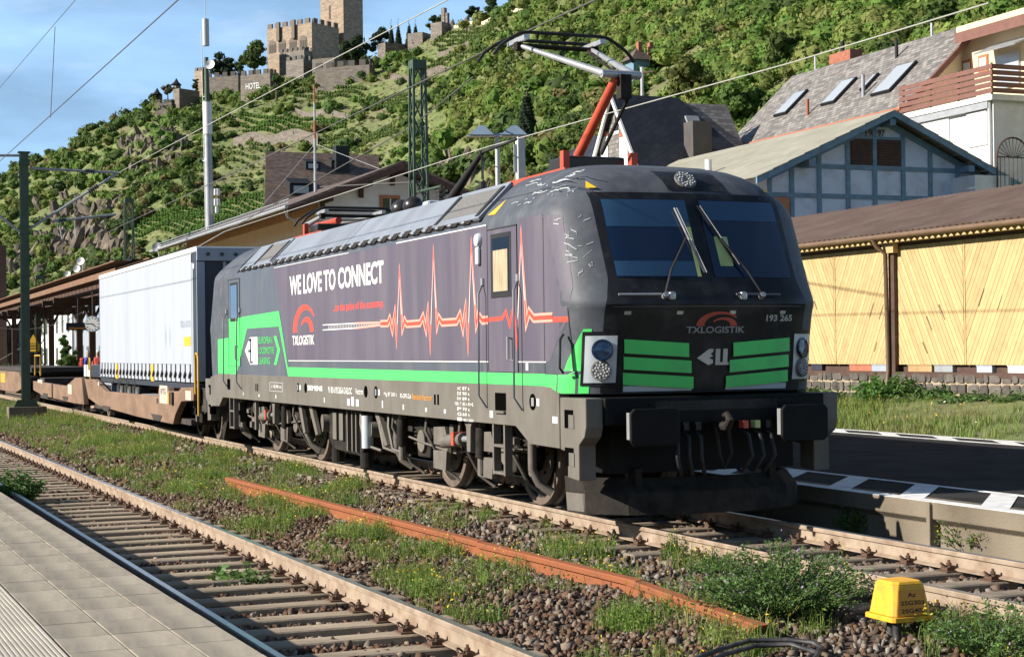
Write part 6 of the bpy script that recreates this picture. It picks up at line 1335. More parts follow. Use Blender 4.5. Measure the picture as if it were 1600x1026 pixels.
# ---- platform lamp and white pole
c = atD(777, 210, 45); lp = thing('street_lamp', (c.x, c.y, ZF), 'twin headed platform lamp with blue grey hoods', 'lamp')
MB().cyl((c.x, c.y, ZF), (c.x, c.y, c.z), .09, .06, 12).build('pole', 'pole_grey', lp, smooth=50)
for s, (pa, pb) in ((-1, (733, 772)), (1, (782, 824))):
    a_, b_ = onP(pa, 212, c, (CAM_F.x, CAM_F.y, 0)), onP(pb, 212, c, (CAM_F.x, CAM_F.y, 0)); u = (b_-a_); n = Vector((-u.y, u.x, 0)).normalized()*.24
    t0, t1 = a_.lerp(b_, .42)+Vector((0, 0, .26)), a_.lerp(b_, .62)+Vector((0, 0, .26)); vs = [a_-n, b_-n, b_+n, a_+n, t0-n*.4, t1-n*.4, t1+n*.4, t0+n*.4]
    if s > 0: pass
    h = MB().add(vs, [(0, 1, 5, 4), (1, 2, 6, 5), (2, 3, 7, 6), (3, 0, 4, 7), (4, 5, 6, 7), (0, 3, 2, 1)]).build('lamp_hood', 'lamp_blue', lp); MB().box(-.4, .4, -.12, .12, -.03, -.002, Matrix.Translation((a_+b_)/2) @ Matrix.Rotation(math.atan2(u.y, u.x), 4, 'Z')).build('diffuser', 'lamp_lens', h)
q0 = atD(778, 215, 45); MB().cyl(atD(765, 210, 45), atD(790, 210, 45), .035, n=6).build('cross_arm', 'lamp_blue', lp)
c = atD(813, 250, 48); t_ = atD(812, 215, 48); o = thing('signal_pole', (c.x, c.y, ZF), 'short pale square pole right of the twin lamp', 'pole'); MB().box(c.x-.11, c.x+.11, c.y-.11, c.y+.11, ZF, t_.z).build('post', 'pole_grey', o, bevel=.01); MB().box(c.x-.02, c.x+.02, c.y-.2, c.y-.112, t_.z-1.0, t_.z-.2).build('cable_duct', 'zinc', o)
for px, py, h_, lb in ((1003, 112, 2.6, 'short pole with crossarm above the dark slate roof'), (1087, 140, 0, None)):
    if lb is None: continue
    c = atD(px, 147, 82); t_ = atD(px, 105, 82); o = thing('utility_pole', (c.x, c.y, c.z-2), lb, 'pole'); MB().cyl((c.x, c.y, c.z-2), t_, .08, n=8).build('pole', 'pole_grey', o); MB().cyl(t_+Vector((-.7, -.3, -.3)), t_+Vector((.7, .3, -.3)), .05, n=6).build('crossarm', 'wood_dark', o)
# ---- clock, sign boards
c = onY(145, 506, 3.6); ck = thing('station_clock', (c.x, c.y, c.z-.4), 'round white station clock hanging under the canopy', 'clock')
M_ = Matrix.Translation(c) @ Vector((.9, -.42, 0)).to_track_quat('Z', 'Y').to_matrix().to_4x4()
MB().lathe([(.38, -.12), (.40, 0), (.38, .05), (0, .05)], M_, 24).build('case', 'trailer_frame', ck); MB().lathe([(.35, .052), (0, .053)], M_, 24).build('face', 'white_paint', ck)
for k in range(12): a_ = k*math.pi/6; MB().box(-.015, .015, .26, .33, .055, .06, M_ @ Matrix.Rotation(a_, 4, 'Z')).build('hour_mark', 'strap_black', ck)
MB().box(-.02, .02, -.05, .2, .058, .064, M_ @ Matrix.Rotation(rad(-133), 4, 'Z')).build('hour_hand', 'strap_black', ck); MB().box(-.014, .014, -.05, .3, .062, .068, M_ @ Matrix.Rotation(rad(85), 4, 'Z')).build('minute_hand', 'strap_black', ck); MB().cyl(c, (c.x, c.y, 5.0), .04, n=6).build('hanger', 'strap_black', ck)
c = onY(122, 510, 3.8); sg_ = thing('departure_board', (c.x, c.y, c.z-.2), 'dark blue departure board under the canopy left of the clock', 'sign'); MB().box(c.x-.1, c.x+.1, c.y-.62, c.y+.62, c.z-.2, c.z+.2).build('board', 'sign_dark', sg_); MB().box(c.x+.101, c.x+.11, c.y-.5, c.y+.5, c.z-.13, c.z-.05).build('text_line', 'orange_print', sg_); MB().cyl((c.x, c.y, c.z+.2), (c.x, c.y, 5), .03, n=6).build('hanger', 'strap_black', sg_)
c = onY(52, 535, 4.2); ws_ = thing('warning_sign', (c.x, c.y, c.z-.45), 'yellow warning triangle sign above a yellow plate', 'sign'); u = Vector((.38, .925, 0))
MB().add([c+u*-.35+Vector((0, 0, -.05)), c+u*.35+Vector((0, 0, -.05)), c+Vector((0, 0, .55))], [(0, 1, 2)]).build('triangle', 'signal_yellow', ws_); MB().add([c+u*-.4+Vector((0, 0, -.6)), c+u*.4+Vector((0, 0, -.6)), c+u*.4+Vector((0, 0, -.1)), c+u*-.4+Vector((0, 0, -.1))], [(0, 1, 2, 3)]).build('plate', 'signal_yellow', ws_)
for z in (-.25, -.42): MB().box(-.3, .3, -.012, -.004, z, z+.06, Matrix.Translation(c) @ Matrix.Rotation(math.atan2(u.y, u.x), 4, 'Z')).build('text_line', 'strap_black', ws_)

# ---- people on the far platform
def person(px, Y, label, shirt, pack, rz):
    c = onY(px, 560, Y); t_ = thing('person', (c.x, c.y, ZF), label, 'person'); J = {}
    def skin(name, verts, edges, radii, mt, root=0):
        me = bpy.data.meshes.new(name); me.from_pydata(verts, edges, []); o = link_mesh(name, me, mt, t_); sk = o.modifiers.new('skin', 'SKIN'); 
        for i, r in enumerate(radii): me.skin_vertices[0].data[i].radius = (r, r); me.skin_vertices[0].data[i].use_root = (i == root)
        sk.use_smooth_shade = True; s_ = o.modifiers.new('sub', 'SUBSURF'); s_.levels = 1; s_.render_levels = 2; o.rotation_euler[2] = rz; return o
    V_ = [(0, 0, .92), (0, 0, 1.12), (.02, 0, 1.32), (.02, 0, 1.46), (.03, 0, 1.54), (.05, 0, 1.64), (.05, 0, 1.74), (0, .17, 1.41), (.03, .23, 1.16), (.18, .22, 1.0), (.25, .21, .95), (0, -.17, 1.41), (-.02, -.23, 1.16), (.1, -.23, .95), (.15, -.22, .88), (0, .1, .85), (.03, .11, .47), (-.03, .11, .08), (.1, .12, .04), (0, -.1, .85), (.08, -.11, .47), (.05, -.11, .08), (.18, -.12, .04)]
    E_ = [(0, 1), (1, 2), (2, 3), (3, 4), (4, 5), (5, 6), (2, 7), (7, 8), (8, 9), (9, 10), (2, 11), (11, 12), (12, 13), (13, 14), (0, 15), (15, 16), (16, 17), (17, 18), (0, 19), (19, 20), (20, 21), (21, 22)]
    R_ = [.15, .145, .16, .07, .06, .095, .075, .075, .05, .04, .035, .075, .05, .04, .035, .1, .07, .05, .045, .1, .07, .05, .045]
    body = skin('body', V_, E_, R_, 'skin')
    skin('shirt', [(0, 0, .88), (0, 0, 1.12), (.02, 0, 1.32), (.02, 0, 1.43), (0, .17, 1.41), (.03, .235, 1.16), (.1, .23, 1.08), (0, -.17, 1.41), (-.02, -.235, 1.16), (.04, -.24, 1.06)], [(0, 1), (1, 2), (2, 3), (2, 4), (4, 5), (5, 6), (2, 7), (7, 8), (8, 9)], [.17, .165, .175, .09, .095, .07, .065, .095, .07, .065], shirt)
    skin('trousers', [(0, 0, .92), (0, .1, .85), (.03, .11, .47), (-.03, .11, .12), (0, -.1, .85), (.08, -.11, .47), (.05, -.11, .12)], [(0, 1), (1, 2), (2, 3), (0, 4), (4, 5), (5, 6)], [.165, .115, .085, .07, .115, .085, .07], 'trousers')
    skin('hair', [(.02, 0, 1.66), (.02, 0, 1.76), (-.03, 0, 1.7)], [(0, 1), (1, 2)], [.09, .085, .08], 'hair_white')
    if pack: 
        bp_ = thing('backpack', (c.x, c.y, ZF+1.0), 'red backpack worn by the person in blue', 'backpack'); o = MB().box(c.x-.34, c.x-.13, c.y-.16, c.y+.16, ZF+1.02, ZF+1.45).build('pack_body', 'pack_red', bp_, bevel=.06); MB().box(c.x-.40, c.x-.341, c.y-.11, c.y+.11, ZF+1.05, ZF+1.25).build('pack_pocket', 'pack_red', bp_, bevel=.03); bp_.rotation_euler[2] = rz
person(137, 2.6, 'person with white hair in a blue shirt on the far platform', 'shirt_blue', True, rad(60))
person(153.5, 2.9, 'person in a red top half hidden behind the trailer', 'shirt_red', False, rad(-20))

# ---- yellow cable box by the track
c = onZ(1408, 1026, -.28); bxp = Vector((4.86, -1.45, 0)); zb = onX(1408, 972, bxp.x).z; zt = onX(1400, 908, bxp.x).z
c = onX(1406, 965, 4.86); zb = c.z; zt = onX(1406, 906, 4.9).z; cx_, cy_ = c.x, c.y; H_ = zt-zb
yb_ = thing('cable_box', (cx_, cy_, zb), 'yellow trackside cable box on black hoses', 'box')
def frustum(w0, w1, z0, z1, ch0, ch1):
    pts = []
    for w_, z, ch in ((w0, z0, ch0), (w1, z1, ch1)): pts += [(cx_+u*w_, cy_+v*w_, z) for u, v in ((-1+ch, -1), (1-ch, -1), (1, -1+ch), (1, 1-ch), (1-ch, 1), (-1+ch, 1), (-1, 1-ch), (-1, -1+ch))]
    return MB().add(pts, [(i, (i+1) % 8, 8+(i+1) % 8, 8+i) for i in range(8)]+[tuple(range(7, -1, -1)), tuple(range(8, 16))])
frustum(.185, .185, zb, zb+.035, .12, .12).build('flange', 'box_yellow', yb_, bevel=.005); frustum(.165, .135, zb+.036, zb+H_-.02, .15, .25).build('cover', 'box_yellow', yb_, bevel=.008); frustum(.134, .118, zb+H_-.0199, zb+H_, .25, .3).build('cover_top', 'box_yellow', yb_, bevel=.004)
xfc = lambda z: cx_+.1665-.03*(z-zb-.036)/(H_-.056)
for s_, z0, h_, w_ in (('Az', .62, .11, .07), ('25G303', .42, .11, .20), ('25G403', .22, .11, .20)):
    z = zb+z0*H_; text(s_, 'lettering', 'strap_black', yb_, (xfc(z)+.003, cy_-w_/2, z), (0, 1, 0), (-.13, 0, 1), w_, h_*H_, .02)
za, zc_ = zb+.16*H_, zb+.8*H_
MB().add([(xfc(za)+.0015, cy_-.12, za), (xfc(za)+.0015, cy_+.12, za), (xfc(zc_)+.0015, cy_+.11, zc_), (xfc(zc_)+.0015, cy_-.11, zc_)], [(0, 1, 2, 3)]).build('label_plate', 'orange_print', yb_)
for dx, dy in ((.09, -.09), (.09, .09), (-.08, -.02)):
    MB().sweep([(cx_+dx, cy_+dy, zb), (cx_+dx, cy_+dy, zb-.12), (cx_+dx+.03, cy_+dy-.01, zb-.28), (cx_+dx+.1, cy_+dy, zb-.45)], .032, 8).build('hose', 'hose_black', yb_, smooth=60)
def cable(pts, r, label): o = MB().sweep([onZ(x, y, -.26+dz) for x, y, dz in pts], r, 7).build('cable', 'hose_black', smooth=60); tag(o, label, 'cable', 'black cables lying in the weeds')
cable([(1060, 1040, 0), (1120, 1015, .02), (1170, 1000, .05), (1230, 999, .06), (1270, 1003, .05), (1285, 1012, .03), (1260, 1030, 0)], .018, 'black cable looping in the weeds below the purple bush, upper strand')
cable([(1080, 1045, 0), (1130, 1022, .02), (1180, 1008, .04), (1235, 1006, .05), (1280, 1020, .04), (1262, 1040, 0)], .018, 'black cable looping in the weeds below the purple bush, lower strand')
# ================================================================== hillside
SKY = [(-500, 335), (-100, 300), (0, 274), (41, 250), (104, 233), (136, 212), (177, 193), (232, 169), (300, 152), (360, 142), (420, 128), (480, 114), (560, 102), (620, 86), (690, 53), (720, 44), (760, 28), (850, -5), (1000, -60), (1300, -120), (1700, -160), (2200, -180)]
TB = [(-500, 540), (0, 470), (250, 400), (500, 330), (700, 260), (850, 215), (1100, 150), (1400, 112), (1700, 95), (2200, 85)]
TC = [(-500, 820), (0, 690), (250, 620), (500, 600), (700, 560), (850, 480), (1100, 420), (1400, 340), (1700, 300), (2200, 280)]
def hdir(px, py=530): d = ray(px, py); h = math.hypot(d.x, d.y); return d.x/h, d.y/h, d.z/h
def hnoise(x, y): return (1.5*np.sin(.045*x+.9)*np.sin(.052*y+.3)+.9*np.sin(.11*x-.07*y)+.6*np.sin(.19*x+.23*y+1.)+.35*np.sin(.41*x-.37*y))
def hill_raw(px, s):
    tb, tc_ = itp(TB, px), itp(TC, px); e = hdir(px, itp(SKY, px))[2]; zc = CAM_C.z+e*tc_; t_ = tb+(tc_-tb)*s
    if s <= 0: z = 3.+8*s
    elif s <= 1: z = 3.+(zc-3.)*(s*.92+.08*s*s)
    else: z = zc-.04*(t_-tc_)
    return t_, z
def hill(px, s):
    dx, dy, _ = hdir(px); t_, z = hill_raw(px, s); x, y = CAM_C.x+dx*t_, CAM_C.y+dy*t_
    return Vector((x, y, z+float(hnoise(x, y))*min(1, max(0, s*4))*(1-.7*max(0, min(1, (s-.8)*4)))))
def hill_at(px, py):
    e = hdir(px, py)[2]; a_, b_ = 0., 1.
    for _ in range(26):
        m_ = (a_+b_)/2; t_, z = hill_raw(px, m_)
        if (z-CAM_C.z)/t_ < e: a_ = m_
        else: b_ = m_
    return hill(px, a_), a_
def depth(p): return (Vector(p)-CAM_C).dot(CAM_F)
m = mat('hill_ground', (.135, .165, .052), .95, var=.55, vs=.35, bump=.8, bs=.8, dirt=(.185, .155, .09), dscale=.045, damt=.4)
mat('rock', (.17, .135, .10), .9, var=.45, vs=.35, bump=.9, bs=1.2, dirt=(.09, .08, .07), dscale=.25, damt=.5)
cols = list(range(-480, 2200, 14)); rows = np.concatenate([[-.4], np.linspace(0, 1, 80), [1.1, 1.25, 1.5, 2., 3.]])
vs = [tuple(hill(px, s)) for px in cols for s in rows]; nr = len(rows)
V = np.array(vs); ii, jj = np.meshgrid(np.arange(len(cols)-1), np.arange(nr-1), indexing='ij'); a = (ii*nr+jj).ravel()
tag(np_mesh('hillside', V, np.stack([a, a+nr, a+nr+1, a+1], 1), 'hill_ground', smooth=True), kind='structure')

# ---- zones of the slope (photo outlines used to find where they are on the hill)
VINE = {'a': [(465, 147), (575, 136), (585, 156), (465, 164)], 'b': [(375, 187), (545, 178), (545, 203), (380, 206)], 'c': [(680, 76), (700, 54), (795, 38), (810, 52), (700, 82)], 'd': [(650, 95), (745, 78), (765, 98), (650, 116)], 'e': [(205, 378), (240, 332), (290, 324), (340, 324), (420, 300), (420, 378)], 'f': [(352, 225), (470, 225), (420, 240), (415, 296), (355, 282)], 'g': [(585, 150), (648, 140), (648, 158), (590, 172)], 'h': [(505, 212), (600, 196), (640, 215), (620, 232), (505, 232)], 'i': [(775, 100), (860, 80), (870, 96), (780, 120)]}
def inside(p, poly):
    c = False; n = len(poly)
    for i in range(n):
        (x1, y1), (x2, y2) = poly[i], poly[(i+1) % n]
        if (y1 > p[1]) != (y2 > p[1]) and p[0] < (x2-x1)*(p[1]-y1)/(y2-y1)+x1: c = not c
    return c
ROCKZ = [[(60, 330), (130, 300), (190, 310), (185, 380), (60, 400)], [(185, 235), (230, 195), (300, 205), (300, 250), (200, 262)], [(680, 240), (760, 225), (770, 300), (690, 310)], [(365, 205), (500, 206), (500, 222), (365, 224)], [(690, 30), (760, 30), (760, 50), (690, 54)]]
def leafball(C, R, ncard, tint, size, squash=.8):
    """C (n,3) centres, R (n) radii -> leaf cards around lumpy balls"""
    n = len(C); k = n*ncard; d = RNG.normal(size=(k, 3)); d /= np.linalg.norm(d, axis=1)[:, None]; d[:, 2] = np.where(d[:, 2] < -.25, -d[:, 2]*.5, d[:, 2])
    rr = np.repeat(R, ncard)*(.62+.42*RNG.random(k)); off = d*rr[:, None]; off[:, 2] *= squash; P = np.repeat(C, ncard, 0)+off
    a_ = RNG.normal(size=(k, 3)); a_ -= d*(a_*d).sum(1, keepdims=True)*.8; a_ /= np.linalg.norm(a_, axis=1)[:, None]; b_ = np.cross(a_, d+RNG.normal(size=(k, 3))*.38); b_ /= np.linalg.norm(b_, axis=1)[:, None]
    s_ = (np.repeat(size*R, ncard)*(.55+.9*RNG.random(k)))[:, None]
    V = np.stack([P-a_*s_, P+b_*s_*.7, P+a_*s_, P-b_*s_*.7], 1).reshape(-1, 3); T = np.repeat(tint, ncard, 0)*(.82+.36*RNG.random((k, 1)))
    F = np.arange(k*4).reshape(-1, 4)
    # solid core so that nothing shines straight through
    nu, nv = 6, 3; ph = np.array([math.pi*(j+.0)/nv for j in range(nv+1)]); th = np.array([2*math.pi*i/nu for i in range(nu)])
    S_ = np.array([(math.sin(p)*math.cos(t), math.sin(p)*math.sin(t), math.cos(p)) for p in ph for t in th]); CV = C[:, None]+S_[None]*(R*.72)[:, None, None]*np.array([1, 1, squash])
    cf = np.array([(j*nu+i, (j+1)*nu+i, (j+1)*nu+(i+1) % nu, j*nu+(i+1) % nu) for j in range(nv) for i in range(nu)]); CF = (np.arange(n)[:, None, None]*len(S_)+cf[None]).reshape(-1, 4)
    return [(V, F, np.repeat(T, 4, 0)), (CV.reshape(-1, 3), CF, np.repeat(tint*.9, len(S_), 0))]
HT = np.array([(.100, .165, .036), (.145, .205, .044), (.185, .240, .055), (.070, .115, .032), (.215, .240, .070), (.185, .160, .065), (.130, .220, .042)])
C1, R1, T1 = [], [], []
rnd = random.Random(5)
for i in range(9400):
    px = rnd.uniform(-160, 1750); s = rnd.random()**.85
    t_, z = hill_raw(px, s); py = 0
    p = hill(px, s); dd = p-CAM_C; q = dd.dot(CAM_F); ix, iy = 800+FPX*dd.dot(CAM_R)/q, 513-FPX*dd.dot(CAM_U)/q
    if iy < -40 or iy > 470: continue
    if any(inside((ix, iy), v) for v in VINE.values()): continue
    if any(inside((ix, iy), v) for v in ROCKZ) and rnd.random() < .6: continue
    if s > .93 and 235 < px < 720: continue
    left = px < 560; 
    if left and rnd.random() < .25: continue
    if 340 < ix < 700 and 60 < iy < 310 and rnd.random() < .68: continue
    r = rnd.uniform(.8, 2.3)*(1. if q < 200 else 1.25) if rnd.random() < .8 else rnd.uniform(2.2, 4.2)
    if px > 900: r *= .85
    n_ = math.sin(p.x*.03)+math.sin(p.y*.041+1)+rnd.uniform(-1.2, 1.2)
    c = HT[(rnd.choice((2, 4, 6, 2, 1)) if n_ > .6 else rnd.choice((0, 1, 3, 0, 6)) if n_ > -.8 else rnd.choice((5, 3, 1, 0)))]
    if px > 950 and rnd.random() < .6: c = HT[rnd.choice((2, 6, 4))]*1.12
    C1.append((p.x, p.y, p.z+r*.35)); R1.append(r); T1.append(c*rnd.uniform(.75, 1.25))
for (x0, y0), (x1, y1), n_ in (((232, 172), (305, 178), 16), ((318, 156), (432, 156), 22), ((436, 136), (480, 134), 9), ((490, 132), (580, 128), 18), ((590, 108), (660, 84), 12), ((200, 188), (300, 190), 16)):
    for k in range(n_):
        p, s = hill_at(lerp(x0, x1, k/n_)+rnd.uniform(-4, 4), lerp(y0, y1, k/n_)+rnd.uniform(-3, 6)); r = rnd.uniform(1.4, 3.2); C1.append((p.x, p.y, p.z+r*.5)); R1.append(r); T1.append(HT[rnd.choice((0, 1, 2, 3, 6))])
C1, R1, T1 = np.array(C1), np.array(R1), np.array(T1); dist = np.linalg.norm(C1-np.array(CAM_C), axis=1)
parts = []
for lo, hi, nc, sz in ((0, 190, 185, .115), (190, 330, 96, .15), (330, 900, 48, .225)):
    k_ = (dist >= lo) & (dist < hi)
    sq = RNG.random(len(C1))
    for s0, s1, q_ in ((0, .4, .6), (.4, .8, .9), (.8, 1.1, 1.45)):
        kk = k_ & (sq >= s0) & (sq < s1)
        if kk.sum(): parts += leafball(C1[kk], R1[kk]*(1 if q_ < 1 else .8), nc, T1[kk], sz, q_)
join_stuff('hillside_scrub', parts, 'leaf_attr', 'green and olive scrub covering the steep hillside', 'scrub')
C2, R2, T2 = [], [], []
for i in range(9500):
    px = rnd.uniform(-160, 1700) if i % 2 else rnd.uniform(250, 800); s = rnd.random(); p = hill(px, s); r = rnd.uniform(.25, .75)*(1.3 if px < 600 else .8); C2.append((p.x, p.y, p.z+.1)); R2.append(r); T2.append(HT[rnd.choice((2, 4, 5, 6, 1, 4))]*rnd.uniform(.75, 1.15))
C2, R2, T2 = np.array(C2), np.array(R2), np.array(T2)
join_stuff('hillside_grass', leafball(C2, R2, 12, T2, .36, .6)[:1], 'leaf_attr', 'rough grass and low herbs on the open slope', 'grass')
# ---- vineyards
vl = {'a': 'vine rows on the terrace below the castle', 'b': 'bright vine rows above the grey retaining wall', 'c': 'steep vine rows right of the ruin on the ridge', 'd': 'pale vine rows left of the roof arm tip', 'e': 'dense green vineyard at the foot of the hill by the antenna mast', 'f': 'sparse vine rows below the retaining wall', 'g': 'small vineyard patch left of the lattice mast', 'h': 'vine rows above the station roofs', 'i': 'small vine terrace below the roof arm head'}
for key, poly in VINE.items():
    xs_, ys_ = [p[0] for p in poly], [p[1] for p in poly]; Cv, Rv = [], []
    sp_ = {'e': 6.0, 'f': 12., 'd': 7.}.get(key, 5.2)
    y = min(ys_)
    while y <= max(ys_):
        x = min(xs_)
        while x <= max(xs_):
            yy = y+(-.10*(x-min(xs_)) if key in 'ac' else .06*(x-min(xs_)) if key in 'f' else 0)
            if inside((x, yy), poly) and not (key == 'f' and rnd.random() < .35): p, s = hill_at(x, yy); Cv.append((p.x, p.y, p.z+.55)); Rv.append(rnd.uniform(.6, .95))
            x += 4.2 if key != 'e' else 4.6
        y += sp_
    if Cv: 
        Cv, Rv = np.array(Cv), np.array(Rv); tt = np.tile(np.array([(.085, .16, .030) if key in 'be' else (.105, .15, .04)]), (len(Cv), 1))*(.8+.4*RNG.random((len(Cv), 1)))
        join_stuff('vineyard', leafball(Cv, Rv, 26, tt*1.25, .34, 1.1), 'leaf_attr', vl[key], 'vineyard')
# ---- retaining walls and rock faces
def hill_wall(pts, hpx, label, mt='castle_grey', seg=10, name='retaining_wall', cat='wall'):
    P = []
    for (x0, y0), (x1, y1) in zip(pts[:-1], pts[1:]):
        for k in range(seg): P.append((lerp(x0, x1, k/seg), lerp(y0, y1, k/seg)))
    P.append(pts[-1]); B = [hill_at(*p)[0] for p in P]; h = hpx*depth(B[0])/FPX; mb = MB(); vs = []
    for i, b in enumerate(B):
        hh = h*(1+.03*math.sin(i*1.7)); bk = Vector((CAM_F.x, CAM_F.y, 0)).normalized()*1.2
        vs += [b-Vector((0, 0, 1.5)), b+Vector((0, 0, hh)), b+bk+Vector((0, 0, hh)), b+bk-Vector((0, 0, 1.5))]
    n = len(B); o = mb.add(vs, [(i*4+j, i*4+(j+1) % 4, (i+1)*4+(j+1) % 4, (i+1)*4+j) for i in range(n-1) for j in range(4)]+[(0, 1, 2, 3), tuple((n-1)*4+j for j in range(4))]).build(name, mt); uvm(o); return tag(o, label, cat)
hill_wall([(368, 224), (430, 226), (500, 222)], 17, 'long grey terrace wall below the bright vine rows')
hill_wall([(600, 124), (650, 121), (700, 116)], 9, 'terrace wall left of the green lattice mast top')
hill_wall([(690, 84), (730, 76), (760, 70)], 8, 'terrace wall under the steep vine rows by the ridge')
hill_wall([(465, 178), (520, 176), (560, 172)], 9, 'short terrace wall under the castle vines')
hill_wall([(715, 46), (760, 36), (850, 10)], 5, 'pale wall along the ridge line right of the ruin', 'plaster_cream')
def rockface(poly, n, r0, r1):
    xs_, ys_ = [p[0] for p in poly], [p[1] for p in poly]; mb = MB(); k = 0
    while k < n:
        x, y = rnd.uniform(min(xs_), max(xs_)), rnd.uniform(min(ys_), max(ys_))
        if not inside((x, y), poly): continue
        k += 1; p, s = hill_at(x, y); r = rnd.uniform(r0, r1); mb2 = MB().sph((0, 0, 0), (1, 1, 1), 9, 6); a_ = rnd.random()*6.28
        ph = [rnd.uniform(0, 6.28) for _ in range(6)]
        for v in mb2.v:
            f = 1+.28*math.sin(3*v[0]+ph[0])+.25*math.sin(4*v[1]+ph[1])+.22*math.sin(5*v[2]+ph[2])+rnd.uniform(-.16, .16)
            q = Vector((v[0]*r*.62*f, v[1]*r*.6*f, v[2]*r*1.45*f-.6*r)); q.rotate(Matrix.Rotation(rad(24), 3, 'Y')); q.rotate(Matrix.Rotation(a_, 3, 'Z')); mb.v.append((p.x+q.x, p.y+q.y, p.z+q.z))
        b = len(mb.v)-len(mb2.v); mb.f += [tuple(i+b for i in f) for f in mb2.f]
    o = mb.build('rock_face', 'rock'); tag(o, kind='structure'); return o
rockface(ROCKZ[0], 110, 1.2, 3.6); rockface(ROCKZ[1], 70, 1., 3.); rockface(ROCKZ[2], 40, .7, 1.9); rockface(ROCKZ[4], 14, 1., 2.)
rockface([(20, 400), (190, 385), (190, 420), (20, 440)], 26, 2., 4.5); rockface([(560, 205), (640, 200), (640, 225), (560, 225)], 8, 1., 2.2)

# ================================================================== trees that stand out
def tree(px, pyb, pyt, wpx_, label, tint, D=None, base=None, conifer=False, dense=1., name='broadleaf_tree', lean=0.):
    if base is None: base = hill_at(px, pyb)[0]
    D = depth(base); k = D/FPX; up = atD(px, pyb, D)-base; up = max(0., up.z); H = (pyb-pyt)*k+up*.6; base = base+Vector((0, 0, up*.4)); Wd = wpx_*k/2; t_ = thing(name, tuple(base), label, 'tree'); tint = np.array(tint)
    tr_ = MB().sweep([base-Vector((0, 0, .5+up*.5)), base+Vector((.02*H, 0, H*.35)), base+Vector((lean*H, 0, H*.8))], [.035*H, .026*H, .008*H], 7)
    Cb, Rb = [], []
    if conifer:
        n = 20
        for i in range(n):
            f = i/(n-1); r = Wd*(1-f)*.9+.06*Wd; 
            for j in range(5 if f < .7 else 2): a_ = j*1.26+i; Cb.append(base+Vector((math.cos(a_)*r*.55, math.sin(a_)*r*.55, H*(.10+.88*f)))); Rb.append(max(.10*Wd, r*.6))
    else:
        for i in range(int(24*dense)):
            d = Vector((rnd.gauss(0, 1), rnd.gauss(0, 1), rnd.gauss(0, 1))).normalized()*(.35+.55*rnd.random()); c = base+Vector((d.x*Wd*.85+lean*H*.7, d.y*Wd*.85, H*(.52+.44*d.z))); Cb.append(c); Rb.append(Wd*rnd.uniform(.26, .46))
            if i % 3 == 0: tr_.sweep([base+Vector((.02*H, 0, H*.33)), (base+Vector((0, 0, H*.45))).lerp(c, .5), c], [.016*H, .010*H, .004*H], 5)
    tr_.build('trunk', 'bark', t_, fix=False)
    Cb = np.array([c[:] for c in Cb])-np.array(base); Rb = np.array(Rb); tt = np.tile(tint[None], (len(Cb), 1))*(.75+.5*RNG.random((len(Cb), 1)))
    pr_ = leafball(Cb, Rb, (60 if conifer else 120) if D < 200 else (30 if conifer else 60), tt, .2 if D < 200 else .26, .8 if conifer else .85)
    join_stuff('crown', pr_, 'leaf_attr', parent=t_, kind=None)
DG, MG, LG = (.030, .050, .022), (.055, .090, .028), (.095, .140, .036)
tree(402, 112, 58, 46, 'bright leafy tree left of the castle hall', LG); tree(352, 118, 76, 50, 'dark broad tree left of the bright castle tree', DG); tree(378, 116, 85, 26, 'small bluish dark tree between two castle trees', MG)
tree(562, 108, 56, 54, 'large dark tree at the foot of the castle tower', (.034, .058, .022)); tree(597, 92, 38, 40, 'flat topped dark pine right of the castle tower', DG, dense=.8)
for px, pyt, lb in ((617, 29, 'first pointed conifer of four on the ridge'), (628, 28, 'second pointed conifer of four on the ridge'), (645, 28, 'third pointed conifer of four on the ridge'), (655, 30, 'fourth pointed conifer of four on the ridge')): tree(px, 72, pyt, 14, lb, DG, conifer=True, name='conifer')
tree(266, 150, 126, 24, 'pale thin tree between the two castle turrets', (.12, .12, .06), dense=.6); tree(243, 168, 146, 16, 'round ivy bush at the left castle turret', MG); tree(310, 140, 118, 14, 'small tree at the left end of the castle wall', MG)
tree(690, 50, 24, 42, 'bush growing around the ruin on the ridge', MG); tree(745, 30, 9, 26, 'dark tree on the ridge right of the ruin', DG); tree(775, 22, -4, 30, 'tree at the top edge on the ridge', MG)
tree(828, 232, 118, 40, 'tall dark spruce on the slope left of the red roof arm', (.028, .05, .026), conifer=True, name='conifer')
for px, pyb, pyt, w_, lb, c in ((1160, 200, 130, 90, 'bright green leafy tree between the dark and grey slate roofs', (.10, .17, .035)), (1085, 190, 100, 90, 'yellowish tree behind the dark slate roof', (.15, .17, .045)), (1230, 110, 50, 80, 'light green tree above the brick chimney', (.11, .15, .04)), (1480, 60, -5, 70, 'green bush above the right end of the grey slate roof', (.09, .15, .035)), (1565, 25, -30, 80, 'bright ivy like tree in the top right corner', (.10, .18, .035)), (700, 310, 255, 60, 'green tree right of the lattice mast', (.09, .14, .035)), (830, 275, 215, 90, 'leafy shrub mass behind the twin lamp', (.105, .16, .04)), (900, 260, 200, 70, 'light green shrub left of the dark slate house', (.12, .17, .045)), (520, 140, 112, 40, 'green shrub below the castle hall walls', LG), (436, 165, 110, 22, 'ivy column on the castle wall left of the hall', (.08, .13, .03)), (578, 125, 88, 22, 'ivy covered wall tower right of the dark castle tree', LG)):
    tree(px, pyb, pyt, w_, lb, c)
b_ = atD(105, 560, 96); b_.z = 0; tree(105, 560+30, 515, 34, 'round green street tree under the canopy', (.06, .14, .03), base=b_)
b_ = atD(108, 575, 90); b_.z = 0; tree(108, 585, 552, 40, 'low green hedge bush behind the far wagon', (.10, .17, .04), base=b_, name='hedge_bush')
